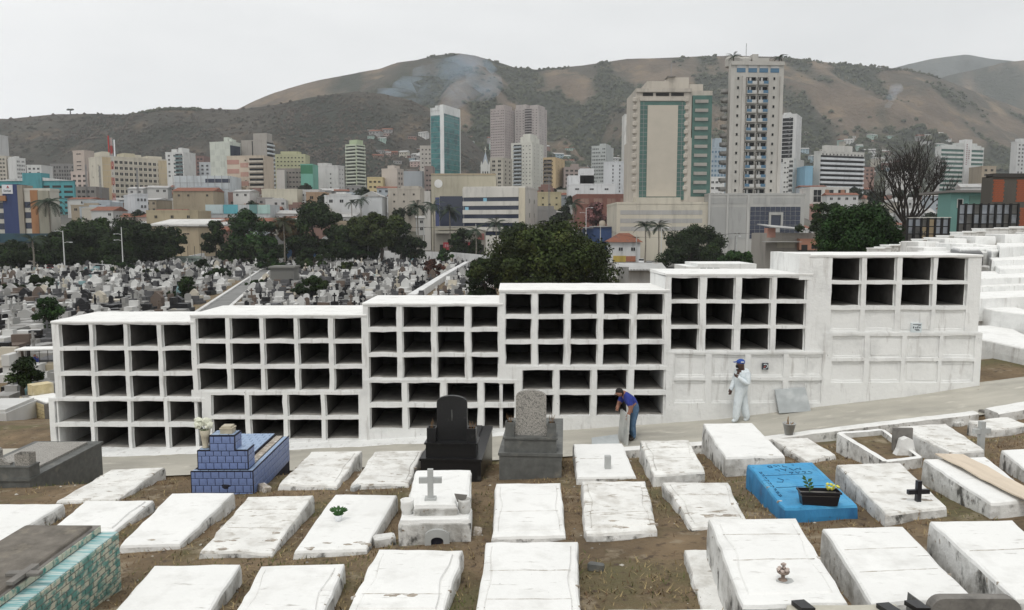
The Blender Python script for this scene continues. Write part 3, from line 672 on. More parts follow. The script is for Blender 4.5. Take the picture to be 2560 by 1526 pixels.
slab(r, lidq, zt + .13, [M['lid_stone'], M['concrete_dark']], 0, 0, bottom=zt + .07, rough=.012, name='lid')
ck = MB(); c = at_z(56, 1441, zt + .135)
ck.box(c.x - .038, c.x + .038, c.y - .2, c.y + .22, c.z, c.z + .035); ck.box(c.x - .17, c.x - .04, c.y - .01, c.y + .07, c.z, c.z + .032); ck.box(c.x + .04, c.x + .17, c.y - .01, c.y + .07, c.z, c.z + .032)
ck.build('cross', M['concrete_dark'], r)
MB().box(x0 + .1, x0 + .5, y0 + .2, y0 + .85, zt, zt + .3).build('head_block', M['concrete_dark'], r)
tile_face(r, (x0 + .501, y0 + .2, zt), (0, 1, 0), (0, 0, 1), .65, .3, .16, .09, M['green_tile'], rng=trng)
tile_face(r, (x0 + .1, y0 + .2, zt + .301), (1, 0, 0), (0, 1, 0), .4, .65, .4, .1, M['aqua_tile'], gap=.005, rng=trng, brick=False)

# ---- granite tombs with headstones
def headstone_poly(w, h, arch, flare, fh):
    p = [(-w / 2 - flare, 0), (-w / 2 - flare, fh * .35), (-w / 2 - flare * .4, fh * .7), (-w / 2, fh * 1.3)]
    n = 9
    for i in range(n + 1):
        t = math.pi - math.pi * i / n; p.append((w / 2 * math.cos(t), h - arch + arch * (math.sin(t) ** .9 if math.sin(t) > 0 else 0)))
    p += [(w / 2, fh * 1.3), (w / 2 + flare * .4, fh * .7), (w / 2 + flare, fh * .35), (w / 2 + flare, 0)]
    return p
def granite_tomb(label, loc, rz, W, D, H, m_stone, m_head, hw, hh, seed, dark):
    r = thing('granite_tomb', label, 'tomb', loc, rz); z0 = -0.35
    MB().box(-W / 2, W / 2, 0, D, z0, H - .05).build('base', m_stone, r)
    MB().box(-W / 2 - .02, W / 2 + .02, -.02, D + .02, H - .049, H).build('coping', m_stone, r)
    MB().box(-W / 2 + .2, W / 2 - .2, .5, D - .12, H + .001, H + .05).build('top_slab', m_head if dark else m_stone, r)
    MB().box(-W / 2 + .09, W / 2 - .1, .06, .5, H + .002, H + .25).build('pedestal', m_stone, r)
    MB().box(-W / 2 + .065, W / 2 - .075, .035, .52, H + .251, H + .285).build('pedestal_cap', m_stone, r)
    z = H + .286; p = headstone_poly(hw, hh, .13, .08, .16)
    k = MB(); k.prism([(x, .25, z + y) for x, y in p], (0, -.045, 0), (0, .045, 0)); k.build('headstone', m_head, r)
    for sx in (-1, 1):
        x = sx * (W / 2 - .19)
        k = MB(); k.box(x - .085, x + .085, .1, .27, z, z + .25, skip='u')
        for a, b, c, d in ((x - .085, x + .085, .1, .12), (x - .085, x + .085, .25, .27), (x - .085, x - .065, .12, .25), (x + .065, x + .085, .12, .25)): k.box(a, b, c, d, z + .25, z + .265, skip='d')
        k.box(x - .065, x + .065, .12, .25, z + .19, z + .2)
        v = k.build('flower_box', m_stone, r)
        k = MB()
        for i in range(7): k.tube([(x + random.uniform(-.04, .04), .18, z + .2), (x + random.uniform(-.09, .09), .18 + random.uniform(-.05, .05), z + random.uniform(.3, .42))], .004, 3)
        k.build('dried_stems', M['dry'], r)
    return r
bt = granite_tomb('black granite tomb with arched black headstone', (-1.14, 13.77, T(-1.1, 13.8)), R(-3.5), 1.13, 2.4, .45, M['black_granite'], M['black_granite'], .57, .86, 1, True)
k = MB(); k.tube([(.0, .2, 1.33), (.003, .2, 1.2), (.0, .2, 1.12)], [.008, .012, .004], 5); k.build('candle_mark', M['dark_granite'], bt)
gt = granite_tomb('weathered grey tomb with arched speckled granite headstone', (.34, 13.75, T(.3, 13.8)), R(-4), 1.16, 2.65, .49, M['dark_granite'], M['grey_granite'], .57, .86, 2, False)
# ---- dark granite tomb at the left edge
r = thing('granite_tomb', 'low dark grey granite tomb at the left edge beside the path', 'tomb', (0, 0, 0))
zt = CAMZ - 5.1; zb = CAMZ - 6.4; r.location = (.06, -.62, 0)
MB().box(-11.6, -10.0, 15.85, 18.6, zb, zt - .05).build('base', M['dark_granite'], r)
MB().box(-11.63, -9.97, 15.82, 18.63, zt - .049, zt).build('coping', M['dark_granite'], r)
MB().box(-11.4, -10.22, 16.25, 18.4, zt + .001, zt + .05).build('top_slab', M['grey_granite'], r)
MB().box(-11.5, -9.99, 15.84, 16.18, zt + .002, zt + .22).build('pedestal', M['dark_granite'], r)
MB().box(-11.5, -9.98, 15.83, 16.19, zt + .221, zt + .25).build('pedestal_cap', M['dark_granite'], r)
k = MB(); k.box(-10.32, -10.02, 15.9, 16.13, zt + .251, zt + .49, skip='u'); k.box(-10.3, -10.04, 15.92, 16.11, zt + .4, zt + .41); k.build('flower_box', M['grey_granite'], r)
k = MB(); k.prism([(x - 11.1, 16.0, zt + .251 + y) for x, y in headstone_poly(.9, .42, .12, .2, .12)], (0, -.05, 0), (0, .05, 0)); k.build('headstone', M['grey_granite'], r)

# ---- white tomb with grey cross
r = thing('white_tomb', 'white tomb with grey cross, stepped front and arched opening', 'tomb', (-1.06, 10.12, 0), R(2))
zf = CAMZ - 3.96; zg = T(-1, 10.2) - .15
q = [Vector((-.46, 2.15, 0)), Vector((.46, 2.15, 0)), Vector((.47, .42, 0)), Vector((-.44, .42, 0))]
slab(r, q, zf + .02, WM, 0, 0, bottom=zg - .3, rough=.02, rnd=.06)
q = [Vector((-.48, .5, 0)), Vector((.5, .5, 0)), Vector((.49, 0, 0)), Vector((-.5, 0, 0))]
slab(r, q, zf, WM, 0, 0, bottom=zg, rough=.022, rnd=.05, name='front_block')
q = [Vector((-.27, .45, 0)), Vector((.27, .45, 0)), Vector((.3, .12, 0)), Vector((-.3, .12, 0))]
slab(r, q, zf + .17, WM, 0, 0, bottom=zf - .02, rough=.016, rnd=.05, name='pedestal')
k = MB(); zc = zf + .17
k.box(-.12, -.04, .27, .33, zc - .02, zc + .44); k.box(-.24, -.122, .272, .328, zc + .24, zc + .32); k.box(-.038, .08, .272, .328, zc + .24, zc + .32); k.box(-.16, .0, .23, .37, zc, zc + .03)
k.build('cross', M['concrete'], r)
for sx, nm in ((-1, 'flower_pot'), (1, 'broken_pot')):
    k = MB(); k.lathe([(.07, 0), (.095, .08), (.09, .16), (.1, .2), (.08, .2), (.07, .1)], 10, (sx * .4, .22, zf)); k.build(nm, M['white'] if sx < 0 else M['white_side'], r, True)
k = MB(); k.prism([(.3, .2, zf + .16), (.42, .2, zf + .2), (.44, .2, zf + .26), (.26, .2, zf + .28)], (0, 0, 0), (0, .02, 0)); k.build('pot_shard', M['concrete_dark'], r)
# arched opening: surround and dark recess
k = MB(); n = 8
out = [(-.17, 0)] + [(.17 * math.cos(math.pi - math.pi * i / n), .2 + .1 * math.sin(math.pi * i / n)) for i in range(n + 1)] + [(.17, 0)]
inn = [(-.085, 0)] + [(.085 * math.cos(math.pi - math.pi * i / n), .14 + .05 * math.sin(math.pi * i / n)) for i in range(n + 1)] + [(.085, 0)]
for i in range(len(out) - 1):
    a, b, c, d = out[i], out[i + 1], inn[i + 1], inn[i]
    k.prism([(p[0] + .03, -.06, zg + .08 + p[1]) for p in (a, b, c, d)], (0, 0, 0), (0, .07, 0))
k.build('arch_surround', M['concrete'], r)
k = MB(); k.prism([(p[0] + .03, -.024, zg + .08 + p[1]) for p in inn], (0, 0, 0), (0, .01, 0)); k.build('dark_opening', M['grout'], r)

# ---- things standing or lying about
def on_grave(key, px, py, dz=0):
    return at_z(px, py, G[key][2] + dz)
def leafs(root, pts, L_, W_, m, name='leaf'):
    for i, (p, d) in enumerate(pts):
        p, d = Vector(p), Vector(d).normalized(); s = d.cross(Vector((0, -.6, .8))).normalized(); nn = s.cross(d)
        k = MB(); k.add([p, p + d * L_ * .5 + s * W_ + nn * .01, p + d * L_, p + d * L_ * .5 - s * W_ + nn * .01, p + d * L_ * .5 - nn * .006], [(0, 4, 1), (1, 4, 2), (2, 4, 3), (3, 4, 0)])
        k.build(name, m, root)
p = on_grave(6, 846, 1303)
r = thing('potted_plant', 'small white pot with a leafy green plant on a white grave', 'plant', p); r.scale = (.78, .78, .78)
MB().lathe([(.05, 0), (.06, .02), (.075, .12), (.065, .12), (.06, .06)], 10).build('pot', M['pot_white'], r, True)
leafs(r, [((0, .01, .1), (math.cos(a) * .9, .15 * math.sin(3 * a), .35 + .5 * math.sin(a * 1.7) ** 2)) for a in np.linspace(0, 6.28, 16)] +
      [((math.cos(a) * .07, .03, .17), (math.cos(a), .1, .5 + .4 * math.sin(2 * a))) for a in np.linspace(0.2, 6, 14)], .12, .035, M['leaf'])
p = on_grave(21, 2046, 1261)
r = thing('planter', 'black plastic planter with a green sprig and yellow flowers on the blue grave', 'planter', p, R(-4))
k = MB(); w, d, h = .27, .09, .2
k.add([(-w * .88, -d * .8, 0), (w * .88, -d * .8, 0), (w * .88, d * .8, 0), (-w * .88, d * .8, 0), (-w, -d, h), (w, -d, h), (w, d, h), (-w, d, h)], [(3, 2, 1, 0), (0, 1, 5, 4), (1, 2, 6, 5), (2, 3, 7, 6), (3, 0, 4, 7)])
k.box(-w - .015, w + .015, -d - .015, -d, h - .02, h + .005); k.box(-w - .015, w + .015, d, d + .015, h - .02, h + .005); k.box(-w - .015, -w, -d, d, h - .02, h + .005); k.box(w, w + .015, -d, d, h - .02, h + .005)
k.build('trough', M['black_plastic'], r)
MB().box(-w + .005, w - .005, -d + .005, d - .005, h - .06, h - .04).build('earth', M['concrete_dark'], r)
MB().tube([(-.12, 0, h - .05), (-.14, 0, h + .07), (-.19, 0, h + .16)], .006, 5).build('stem', M['leaf_dull'], r)
leafs(r, [((-.13 - i * .008, 0, h + .01 + i * .026), ((-1 if i % 2 else 1) * .8 - .3, -.1, .55)) for i in range(6)] + [((-.19, 0, h + .14), (-.5, 0, .9))], .09, .026, M['leaf'])
for i in range(16):
    k = MB(); k.blob((.12 + random.uniform(0, .14), random.uniform(-.05, .05), h + random.uniform(.01, .11)), .021, 0, 1, .3, i); k.build('blossom', M['petal_yellow'], r)
# crosses
def cross(label, px, py, z, h, w, t, arm, m, wob=0):
    p = at_z(px, py, z); r = thing('grave_cross', label, 'cross', p, R(wob))
    k = MB(); k.box(-t / 2, t / 2, -t / 2, t / 2, -.05, h); k.build('upright', m, r)
    k = MB(); k.box(-w / 2, -t / 2 - .002, -t * .4, t * .4, arm - t / 2, arm + t / 2); k.box(t / 2 + .002, w / 2, -t * .4, t * .4, arm - t / 2, arm + t / 2); k.build('crossbar', m, r)
    return r, p
z = G[22][2] - .22
r, p = cross('black wooden cross standing on a white lump of plaster', 2293, 1281, z + .06, .46, .32, .062, .3, M['black_plastic'], 6)
k = MB(); k.blob((0, 0, -.04), (.26, .16, .1), 0, 2, .25, 5); k.build('plaster_foot', M['white'], r)
cross('small leaning concrete cross beside the kerb-side grave', 2451, 1128, CAMZ + ztop_at(2451, 1128) - CAMZ - .12, .56, .34, .09, .38, M['concrete'], 10)[0]
# stub post
p = at_z(1519, 1187, G[15][2] - .12); MB().box(-.055, .055, -.05, .05, 0, .36).build('stub_post', M['concrete'], None, False, p)
tag(bpy.data.objects['stub_post'], 'grey concrete stub post at the foot of a white grave', 'post')
# grass-filled grave frame with broken headstone
zt = ztop_at(2200, 1115, .08)
fq = [at_z(a, b, zt) for a, b in ((2099, 1083), (2206, 1074), (2300, 1143), (2215, 1153))]
r = thing('bordered_grave', 'low white grave frame filled with dry grass, broken dark headstone at its foot', 'grave')
for a, b in ((0, 1), (1, 2), (2, 3), (3, 0)):
    A, B = fq[a], fq[b]; d = (B - A).normalized(); s = Vector((-d.y, d.x, 0)) * .055
    if a == 1: s *= .7
    k = MB(); n = 8
    for i in range(n + 1):
        P = A.lerp(B, i / n); e = .012 * nz3(P.x * 4, P.y * 4)
        for q_, zz in ((-1, -.5), (-1, 0), (1, 0), (1, -.5)): k.v.append((P.x + s.x * q_, P.y + s.y * q_, zt + zz + (e if zz == 0 else 0)))
    for i in range(n):
        for j in range(3): k.f.append((i * 4 + j, i * 4 + 4 + j, i * 4 + 5 + j, i * 4 + 1 + j)); k.m.append(0 if j == 1 else 1)
    k.f += [(0, 1, 2, 3), tuple(n * 4 + q_ for q_ in (3, 2, 1, 0))]; k.m += [1, 1]
    k.build('border', WM, r)
k = MB(); k.add([(p.x, p.y, zt - .1) for p in reversed(fq)], [(0, 1, 2, 3)]); k.build('earth_fill', M['soil'], r)
p = at_z(2262, 1143, zt - .15)
k = MB(); k.prism([(p.x + x, p.y, p.z + y) for x, y in ((-.22, 0), (.2, 0), (.14, .18), (.1, .34), (.0, .38), (-.1, .34), (-.14, .16))], (0, -.07, 0), (0, .07, 0)); k.build('plaster_stump', M['white'], r)
MB().box(p.x - .19, p.x + .17, p.y + .08, p.y + .13, p.z + .1, p.z + .52).build('broken_headstone', M['concrete_dark'], r)
# long board lying over a grave
z = G[23][2]; bq = [at_z(a, b, z + .05) for a, b in ((2338, 1137), (2408, 1139), (2640, 1260), (2590, 1268))]
k = MB(); n = 10
for i in range(n + 1):
    for a, b in ((0, 3), (1, 2)):
        P = bq[a].lerp(bq[b], i / n); e = .03 * nz3(i * .5, 2)
        k.v += [(P.x, P.y, P.z + e), (P.x, P.y, P.z + e + .022)]
for i in range(n):
    o = i * 4
    k.f += [(o, o + 4, o + 6, o + 2), (o + 1, o + 3, o + 7, o + 5), (o, o + 1, o + 5, o + 4), (o + 2, o + 6, o + 7, o + 3)]; k.m += [0] * 4
k.f += [(0, 2, 3, 1), (n * 4, n * 4 + 1, n * 4 + 3, n * 4 + 2)]; k.m += [0, 0]
tag(k.build('wooden_board', M['board']), 'long pale wooden board lying across a white grave', 'board')
# metal flower holder
p = on_grave(25, 1957, 1452)
r = thing('flower_holder', 'rusty metal flower holder cemented on the big raised tomb', 'holder', p); r.scale = (.62, .62, .62)
MB().lathe([(.08, -.01), (.07, .02), (.03, .04), (.03, .09), (.09, .13), (.1, .16), (.085, .16), (.04, .12)], 12).build('cup', mat('rusty_metal', (.22, .17, .14), .6, .3, 12, metal=.4), r, True)
k = MB()
for i in range(6):
    a = i * 1.05; k.blob((.07 * math.cos(a), .07 * math.sin(a), .18), (.035, .035, .03), 0, 1, .2, i)
k.blob((.02, .05, .24), (.05, .03, .03), 0, 1, .2, 9); k.build('petals', mat('faded_metal_petals', (.42, .35, .31), .6, .3, 10), r)
k = MB(); k.blob((.02, -.01, .0), (.15, .09, .018), 0, 2, .3, 2); k.build('cement_pad', M['concrete'], r)
# bucket on the path
p = at_z(2000, 1086, T(6.6, 18.6) + .01)
r = thing('plant_bucket', 'grey bucket with a dead plant standing on the kerb by the path', 'bucket', Vector((6.86, 18.42, T(6.86, 19) + .165)))
MB().lathe([(.1, 0), (.15, .25), (.165, .26), (.165, .28), (.14, .28), (.13, .2)], 12).build('bucket', M['concrete'], r, True)
MB().lathe([(.005, .22), (.135, .215), (.13, .2), (.005, .2)], 10).build('earth', M['soil'], r)
k = MB(); k.tube([(-.02, 0, .2), (-.04, 0, .35), (-.03, 0, .45)], [.02, .018, .006], 5)
for i in range(9): k.tube([(random.uniform(-.08, .08), 0, .2), (random.uniform(-.14, .14), random.uniform(-.05, .05), random.uniform(.24, .32))], .008, 3)
k.build('dead_stalks', M['dry'], r)
# slab leaning on the wall
a, b = wx(1936, 1035), wx(2016, 1035); zg = T((a + b) / 2, 19) + .01
k = MB(); k.add([(a + .02, WY - .32, zg), (b, WY - .32, zg + .06), (b - .08, WY - .07, zg + .66), (a - .03, WY - .07, zg + .6)], [(0, 1, 2, 3)])
k.v += [(v[0], v[1] + .05, v[2] + .015) for v in k.v[:4]]; k.f += [(7, 6, 5, 4), (0, 4, 5, 1), (1, 5, 6, 2), (2, 6, 7, 3), (3, 7, 4, 0)]; k.m += [0] * 5
tag(k.build('cover_slab', M['grey_slab']), 'square grey concrete cover slab leaning against the niche wall', 'slab')['kind'] = 'thing'
# rubble
def lump(label, px, py, sz, m, seed, name='concrete_lump', dz=0.0):
    d = ray(px, py); Y = 11.0
    for _ in range(12): Y = (CAMZ - T(d[0] / d[1] * Y, Y)) / (-d[2] / d[1])
    P = Vector((d[0] / d[1] * Y, Y, T(d[0] / d[1] * Y, Y) + dz))
    bm = bmesh.new(); bmesh.ops.create_cube(bm, size=1); bmesh.ops.bevel(bm, geom=bm.edges[:], offset=.12, segments=1, affect='EDGES')
    k = MB(); bm.verts.ensure_lookup_table(); rot = Matrix.Rotation(seed * 1.3, 3, 'Z') @ Matrix.Rotation(.2 * math.sin(seed), 3, 'X')
    vs = []
    for v in bm.verts:
        c = Vector((v.co.x * sz[0], v.co.y * sz[1], v.co.z * sz[2])); c *= 1 + .15 * nz3(v.co.x * 2 + seed, v.co.y * 2, v.co.z * 2); vs.append(rot @ c)
    k.add(vs, [tuple(v.index for v in f.verts) for f in bm.faces]); bm.free()
    return tag(k.build(name, m, None, False, P + Vector((0, 0, sz[2] * .35))), label, 'rubble')
lump('broken white concrete block lying left of the tomb with the cross', 962, 1362, (.3, .17, .16), M['white_side'], .3)
lump('hollow broken brick lying right of the tomb with the cross', 1194, 1338, (.13, .12, .12), M['flake'], 1.2)
lump('flat stone half buried in the bare soil beside the wide bottom grave', 1490, 1425, (.2, .12, .1), M['dark_granite'], 2.2)
lump('rounded stone lying below the grave left of the black tomb', 890, 1228, (.2, .1, .12), M['concrete'], 3.2)
lump('loose stone by the foot of the blue tiled tomb', 660, 1228, (.35, .16, .14), M['flake'], 4.2)
lump('white rubble at the broken kerb near the right edge', 2398, 1066, (.22, .14, .12), M['white_side'], 5.2)
lump('dark asphalt chunk on the broken kerb at the right', 2460, 1048, (.3, .1, .1), M['concrete_dark'], 6.2)
k = MB(); k.blob((0, 0, 0), (.34, .16, .04), 0, 2, .5, 3)
pz = at_z(2540, 1072, T(11.5, 16.5) + .06); tag(k.build('white_cloth', M['pot_white'], None, True, pz), 'crumpled white cloth lying on the dry grass at the right edge', 'cloth')
# headstone and pieces at the bottom edge
r = thing('headstone', 'dark weathered rounded headstone at the bottom edge on the right', 'headstone')
k = MB(); z0 = at_y(2430, 1526, 6.6).z - .9; xa, xb = at_y(2322, 1500, 6.6).x, at_y(2546, 1500, 6.6).x; z1 = at_y(2430, 1491, 6.6).z
p = [(xa, z0), (xb, z0)]
for cx_, t0_, t1_ in ((xb - .12, 0, math.pi / 2), (xa + .12, math.pi / 2, math.pi)):
    for i in range(6):
        t = lerp(t0_, t1_, i / 5); p.append((cx_ + .12 * math.cos(t), z1 - .12 + .12 * math.sin(t)))
k.prism([(x, 6.6, z) for x, z in p], (0, -.05, 0), (0, .05, 0)); k.build('slab', M['concrete_dark'], r)
k = MB(); A = at_y(2275, 1485, 6.65); k.prism([A, A + Vector((.14, 0, -.1)), A + Vector((.16, 0, -.5)), A + Vector((-.02, 0, -.5))], (0, -.04, 0), (0, .04, 0)); k.build('side_piece', M['dark_granite'], r)
zb_ = ztop_at(2100, 1540, .2)
q = [at_z(a, b, zb_) for a, b in ((1965, 1509), (2242, 1508), (2270, 1640), (1965, 1640))]
r = thing('stone_tomb', 'beige stone tomb top with dark shards showing at the bottom edge', 'tomb')
slab(r, q, zb_, [mat('beige_stone', (.47, .45, .38), .8, .1, 8), M['dark_granite']], 0, 0, rough=.006)
for px in (1978, 2260, 2190):
    A = at_z(px, 1512 if px != 2190 else 1519, zb_ + .005); k = MB(); k.prism([A, A + Vector((.12, .02, 0)), A + Vector((.16, -.14, 0)), A + Vector((.04, -.14, 0))], (0, 0, 0), (0, 0, .04)); k.build('shard', M['black_granite'], r)
# ================================================================== people
M['skin_tan'] = mat('tan_skin', (0.30, 0.15, 0.10), 0.6)
M['skin_dark'] = mat('dark_skin', (0.075, 0.04, 0.03), 0.55)
M['shirt_blue'] = mat('blue_shirt', (0.030, 0.048, 0.26), 0.85, 0.2, 9)
M['jeans'] = mat('blue_jeans', (0.075, 0.14, 0.23), 0.9, 0.25, 7, (0.14, 0.22, 0.32), (0.5, 0.7), 6)
M['shoe'] = mat('dark_shoe', (0.045, 0.036, 0.03), 0.7)
M['hair_dark'] = mat('dark_hair', (0.014, 0.011, 0.010), 0.7)
M['overall'] = mat('white_overalls', (0.70, 0.76, 0.79), 0.75, 0.06, 6, (0.56, 0.62, 0.66), (0.5, 0.72), 7, bump=0.02, bscale=10)
M['cap_blue'] = mat('blue_cap', (0.035, 0.085, 0.33), 0.8)
M['mask_black'] = mat('black_mask', (0.012, 0.012, 0.014), 0.8)
def person(label, loc, J, E, tags, mats, root_joint, rz=0, levels=2):
    """J: joint -> (x, y, z, radius); E: edges; tags: joint -> material index. One continuous skinned body."""
    names = list(J); me = bpy.data.meshes.new('body'); me.from_pydata([J[n][:3] for n in names], [(names.index(a), names.index(b)) for a, b in E], [])
    tmp = bpy.data.objects.new('tmp_body', me); COL.objects.link(tmp)
    md = tmp.modifiers.new('skin', 'SKIN'); md.use_smooth_shade = True
    for i, n in enumerate(names):
        sv = me.skin_vertices[0].data[i]; r_ = J[n][3]; q_ = 1.0 if 'f' == n[1:2] and len(n) == 4 else 1.2; sv.radius = (r_[0] * q_, r_[1] * q_) if hasattr(r_, '__len__') else (r_ * q_, r_ * q_); sv.use_root = (n == root_joint)
    sb = tmp.modifiers.new('sub', 'SUBSURF'); sb.levels = levels; sb.render_levels = levels
    bpy.context.view_layer.update(); dg = bpy.context.evaluated_depsgraph_get()
    bm_ = bpy.data.meshes.new_from_object(tmp.evaluated_get(dg)); bpy.data.objects.remove(tmp)
    bm_.name = 'body'; bm_.materials.clear()
    for m in mats: bm_.materials.append(m)
    segs = []
    for a, b in E:
        for t in np.linspace(0, 1, 5):
            A, B = Vector(J[a][:3]), Vector(J[b][:3]); segs.append((A.lerp(B, t), tags[a] if t < 0.5 else tags[b]))
    P = np.array([s[0] for s in segs]); Tg = np.array([s[1] for s in segs])
    for f in bm_.polygons:
        c = np.array(f.center); f.material_index = int(Tg[np.argmin(((P - c) ** 2).sum(1))]); f.use_smooth = True
    r_ = thing('person', label, 'person', loc, rz)
    link('body', bm_, r_)
    return r_
def hand(J, E, tags, wrist, nm, d, side, ti, curl=0.5):
    """palm and five fingers growing from a wrist joint; d: pointing direction, side: thumb side"""
    w = Vector(J[wrist][:3]); d, side = Vector(d).normalized(), Vector(side).normalized(); nrm = d.cross(side)
    pm = w + d * 0.06; J[nm + 'palm'] = (*pm, (0.036, 0.02)); E.append((wrist, nm + 'palm')); tags[nm + 'palm'] = ti
    for i, (o, l) in enumerate(((-.03, .055), (-.01, .07), (.01, .075), (.03, .065))):
        b = pm + d * 0.035 + side * o; m_ = b + d * l * .5 - nrm * 0.01 * curl; e = m_ + d * l * .5 * (1 - curl) - nrm * l * .6 * curl
        for s_, p_ in (('b', b), ('m', m_), ('e', e)): J[f'{nm}f{i}{s_}'] = (*p_, 0.010); tags[f'{nm}f{i}{s_}'] = ti
        E += [(nm + 'palm', f'{nm}f{i}b'), (f'{nm}f{i}b', f'{nm}f{i}m'), (f'{nm}f{i}m', f'{nm}f{i}e')]
    t1 = w + d * .03 + side * .04; t2 = t1 + d * .035 + side * .02 - nrm * .015
    J[nm + 't1'] = (*t1, .012); J[nm + 't2'] = (*t2, .010); tags[nm + 't1'] = tags[nm + 't2'] = ti
    E += [(wrist, nm + 't1'), (nm + 't1', nm + 't2')]
# ---- man bending over a concrete slab (faces the picture's left)
PX, PY = 3.2, 19.58; gz = T(PX, 19) + .022
J = {'pel': (.0, 0, .86, .15), 'wst': (-.07, -.01, .99, .145), 'chs': (-.18, -.03, 1.17, (.165, .15)), 'nck': (-.31, -.06, 1.27, .065), 'hd0': (-.36, -.08, 1.27, .08), 'hd1': (-.42, -.10, 1.27, .098), 'hd2': (-.45, -.10, 1.19, .075),
     'lhp': (.01, -.1, .82, .105), 'lkn': (-.05, -.12, .46, .075), 'lan': (.0, -.1, .10, .052), 'lfo': (-.06, -.12, .045, .045), 'lto': (-.15, -.14, .03, .035),
     'rhp': (.01, .1, .82, .105), 'rkn': (-.12, .12, .47, .075), 'ran': (-.02, .14, .10, .052), 'rfo': (-.08, .14, .045, .045), 'rto': (-.17, .14, .03, .035),
     'lsh': (-.19, -.2, 1.19, .085), 'lsl': (-.15, -.25, 1.02, .078), 'lel': (-.12, -.27, .92, .052), 'lwr': (-.18, -.30, .73, .034),
     'rsh': (-.25, .15, 1.16, .085), 'rsl': (-.33, .14, 1.02, .072), 'rel': (-.38, .12, .94, .05), 'rwr': (-.42, -.0, .87, .034)}
E = [('pel', 'wst'), ('wst', 'chs'), ('chs', 'nck'), ('nck', 'hd0'), ('hd0', 'hd1'), ('hd1', 'hd2'), ('pel', 'lhp'), ('lhp', 'lkn'), ('lkn', 'lan'), ('lan', 'lfo'), ('lfo', 'lto'),
     ('pel', 'rhp'), ('rhp', 'rkn'), ('rkn', 'ran'), ('ran', 'rfo'), ('rfo', 'rto'), ('chs', 'lsh'), ('lsh', 'lsl'), ('lsl', 'lel'), ('lel', 'lwr'), ('chs', 'rsh'), ('rsh', 'rsl'), ('rsl', 'rel'), ('rel', 'rwr')]
tg = {n: 0 for n in J}
for n in ('pel', 'wst', 'chs', 'lsh', 'lsl', 'rsh', 'rsl'): tg[n] = 1
for n in ('lhp', 'lkn', 'lan', 'rhp', 'rkn', 'ran'): tg[n] = 2
for n in ('lfo', 'lto', 'rfo', 'rto'): tg[n] = 3
hand(J, E, tg, 'lwr', 'L', (-.35, -.1, -.9), (-1, 0, .3), 0, .7); hand(J, E, tg, 'rwr', 'R', (-.3, -.6, -.5), (-.8, 0, .4), 0, .7)
r = person('man in blue shirt and jeans bending over to lift a concrete slab', (PX, PY, gz), J, E, tg, [M['skin_tan'], M['shirt_blue'], M['jeans'], M['shoe']], 'pel')
k = MB(); k.blob((-.405, -.095, 1.315), (.1, .098, .085), 0, 3, .06, 2); k.blob((-.345, -.085, 1.27), (.07, .09, .085), 0, 2, .05, 4); k.build('hair', M['hair_dark'], r, True)
k = MB()
for s_ in (-1, 1): k.blob((-.42, -.1 + s_ * .1, 1.25), (.022, .012, .032), 0, 1, .1)
k.blob((-.515, -.115, 1.235), (.022, .018, .018), 0, 1, .1); k.build('ears_and_nose', M['skin_tan'], r, True)
k = MB()
for s_ in (-1, 1): k.blob((-.505, -.105 + s_ * .035, 1.262), (.008, .014, .006), 0, 1, 0)
k.blob((-.487, -.105, 1.175), (.01, .03, .006), 0, 1, 0); k.build('eyes_and_mouth', M['mask_black'], r)
k = MB(); k.box(-.12, -.05, -.19, -.183, 1.08, 1.095); k.build('shirt_print', M['pot_white'], r)
# ---- man in white overalls (profile to the left, one hand raised)
PX2, PY2 = 6.28, 20.5; gz2 = T(PX2, 19) + .022
J = {'pel': (-.02, 0, .9, (.165, .15)), 'wst': (0, 0, 1.05, (.155, .15)), 'chs': (.02, 0, 1.27, (.185, .16)), 'nck': (.0, 0, 1.45, .07), 'hd0': (-.02, 0, 1.52, .075), 'hd1': (-.05, 0, 1.6, .098), 'hd2': (-.04, 0, 1.66, .09),
     'lhp': (-.06, -.07, .82, .115), 'lkn': (-.12, -.09, .47, .095), 'lan': (-.15, -.08, .12, .085), 'lfo': (-.17, -.09, .05, .05), 'lto': (-.27, -.11, .035, .042),
     'rhp': (.05, .06, .82, .115), 'rkn': (.11, .06, .47, .095), 'ran': (.19, .05, .12, .09), 'rfo': (.19, .04, .05, .05), 'rto': (.1, .02, .035, .042),
     'lsh': (.09, -.2, 1.36, .095), 'lel': (.09, -.26, 1.09, .075), 'lfa': (-.06, -.27, 1.2, .06), 'lwr': (-.17, -.26, 1.29, .042),
     'rsh': (-.04, .2, 1.36, .095), 'rel': (-.12, .25, 1.07, .07), 'rwr': (-.23, .16, .86, .045)}
E = [('pel', 'wst'), ('wst', 'chs'), ('chs', 'nck'), ('nck', 'hd0'), ('hd0', 'hd1'), ('hd1', 'hd2'), ('pel', 'lhp'), ('lhp', 'lkn'), ('lkn', 'lan'), ('lan', 'lfo'), ('lfo', 'lto'),
     ('pel', 'rhp'), ('rhp', 'rkn'), ('rkn', 'ran'), ('ran', 'rfo'), ('rfo', 'rto'), ('chs', 'lsh'), ('lsh', 'lel'), ('lel', 'lfa'), ('lfa', 'lwr'), ('chs', 'rsh'), ('rsh', 'rel'), ('rel', 'rwr')]
tg = {n: 1 for n in J}
for n in ('nck', 'hd0', 'hd1', 'hd2'): tg[n] = 0
hand(J, E, tg, 'lwr', 'L', (-.8, 0, .5), (0, .2, 1), 0, .95); hand(J, E, tg, 'rwr', 'R', (-.3, -.2, -1), (-1, 0, 0), 0, .6)
r = person('man in white hooded overalls, blue cap and black face mask by the wall', (PX2, PY2, gz2), J, E, tg, [M['skin_dark'], M['overall']], 'pel')
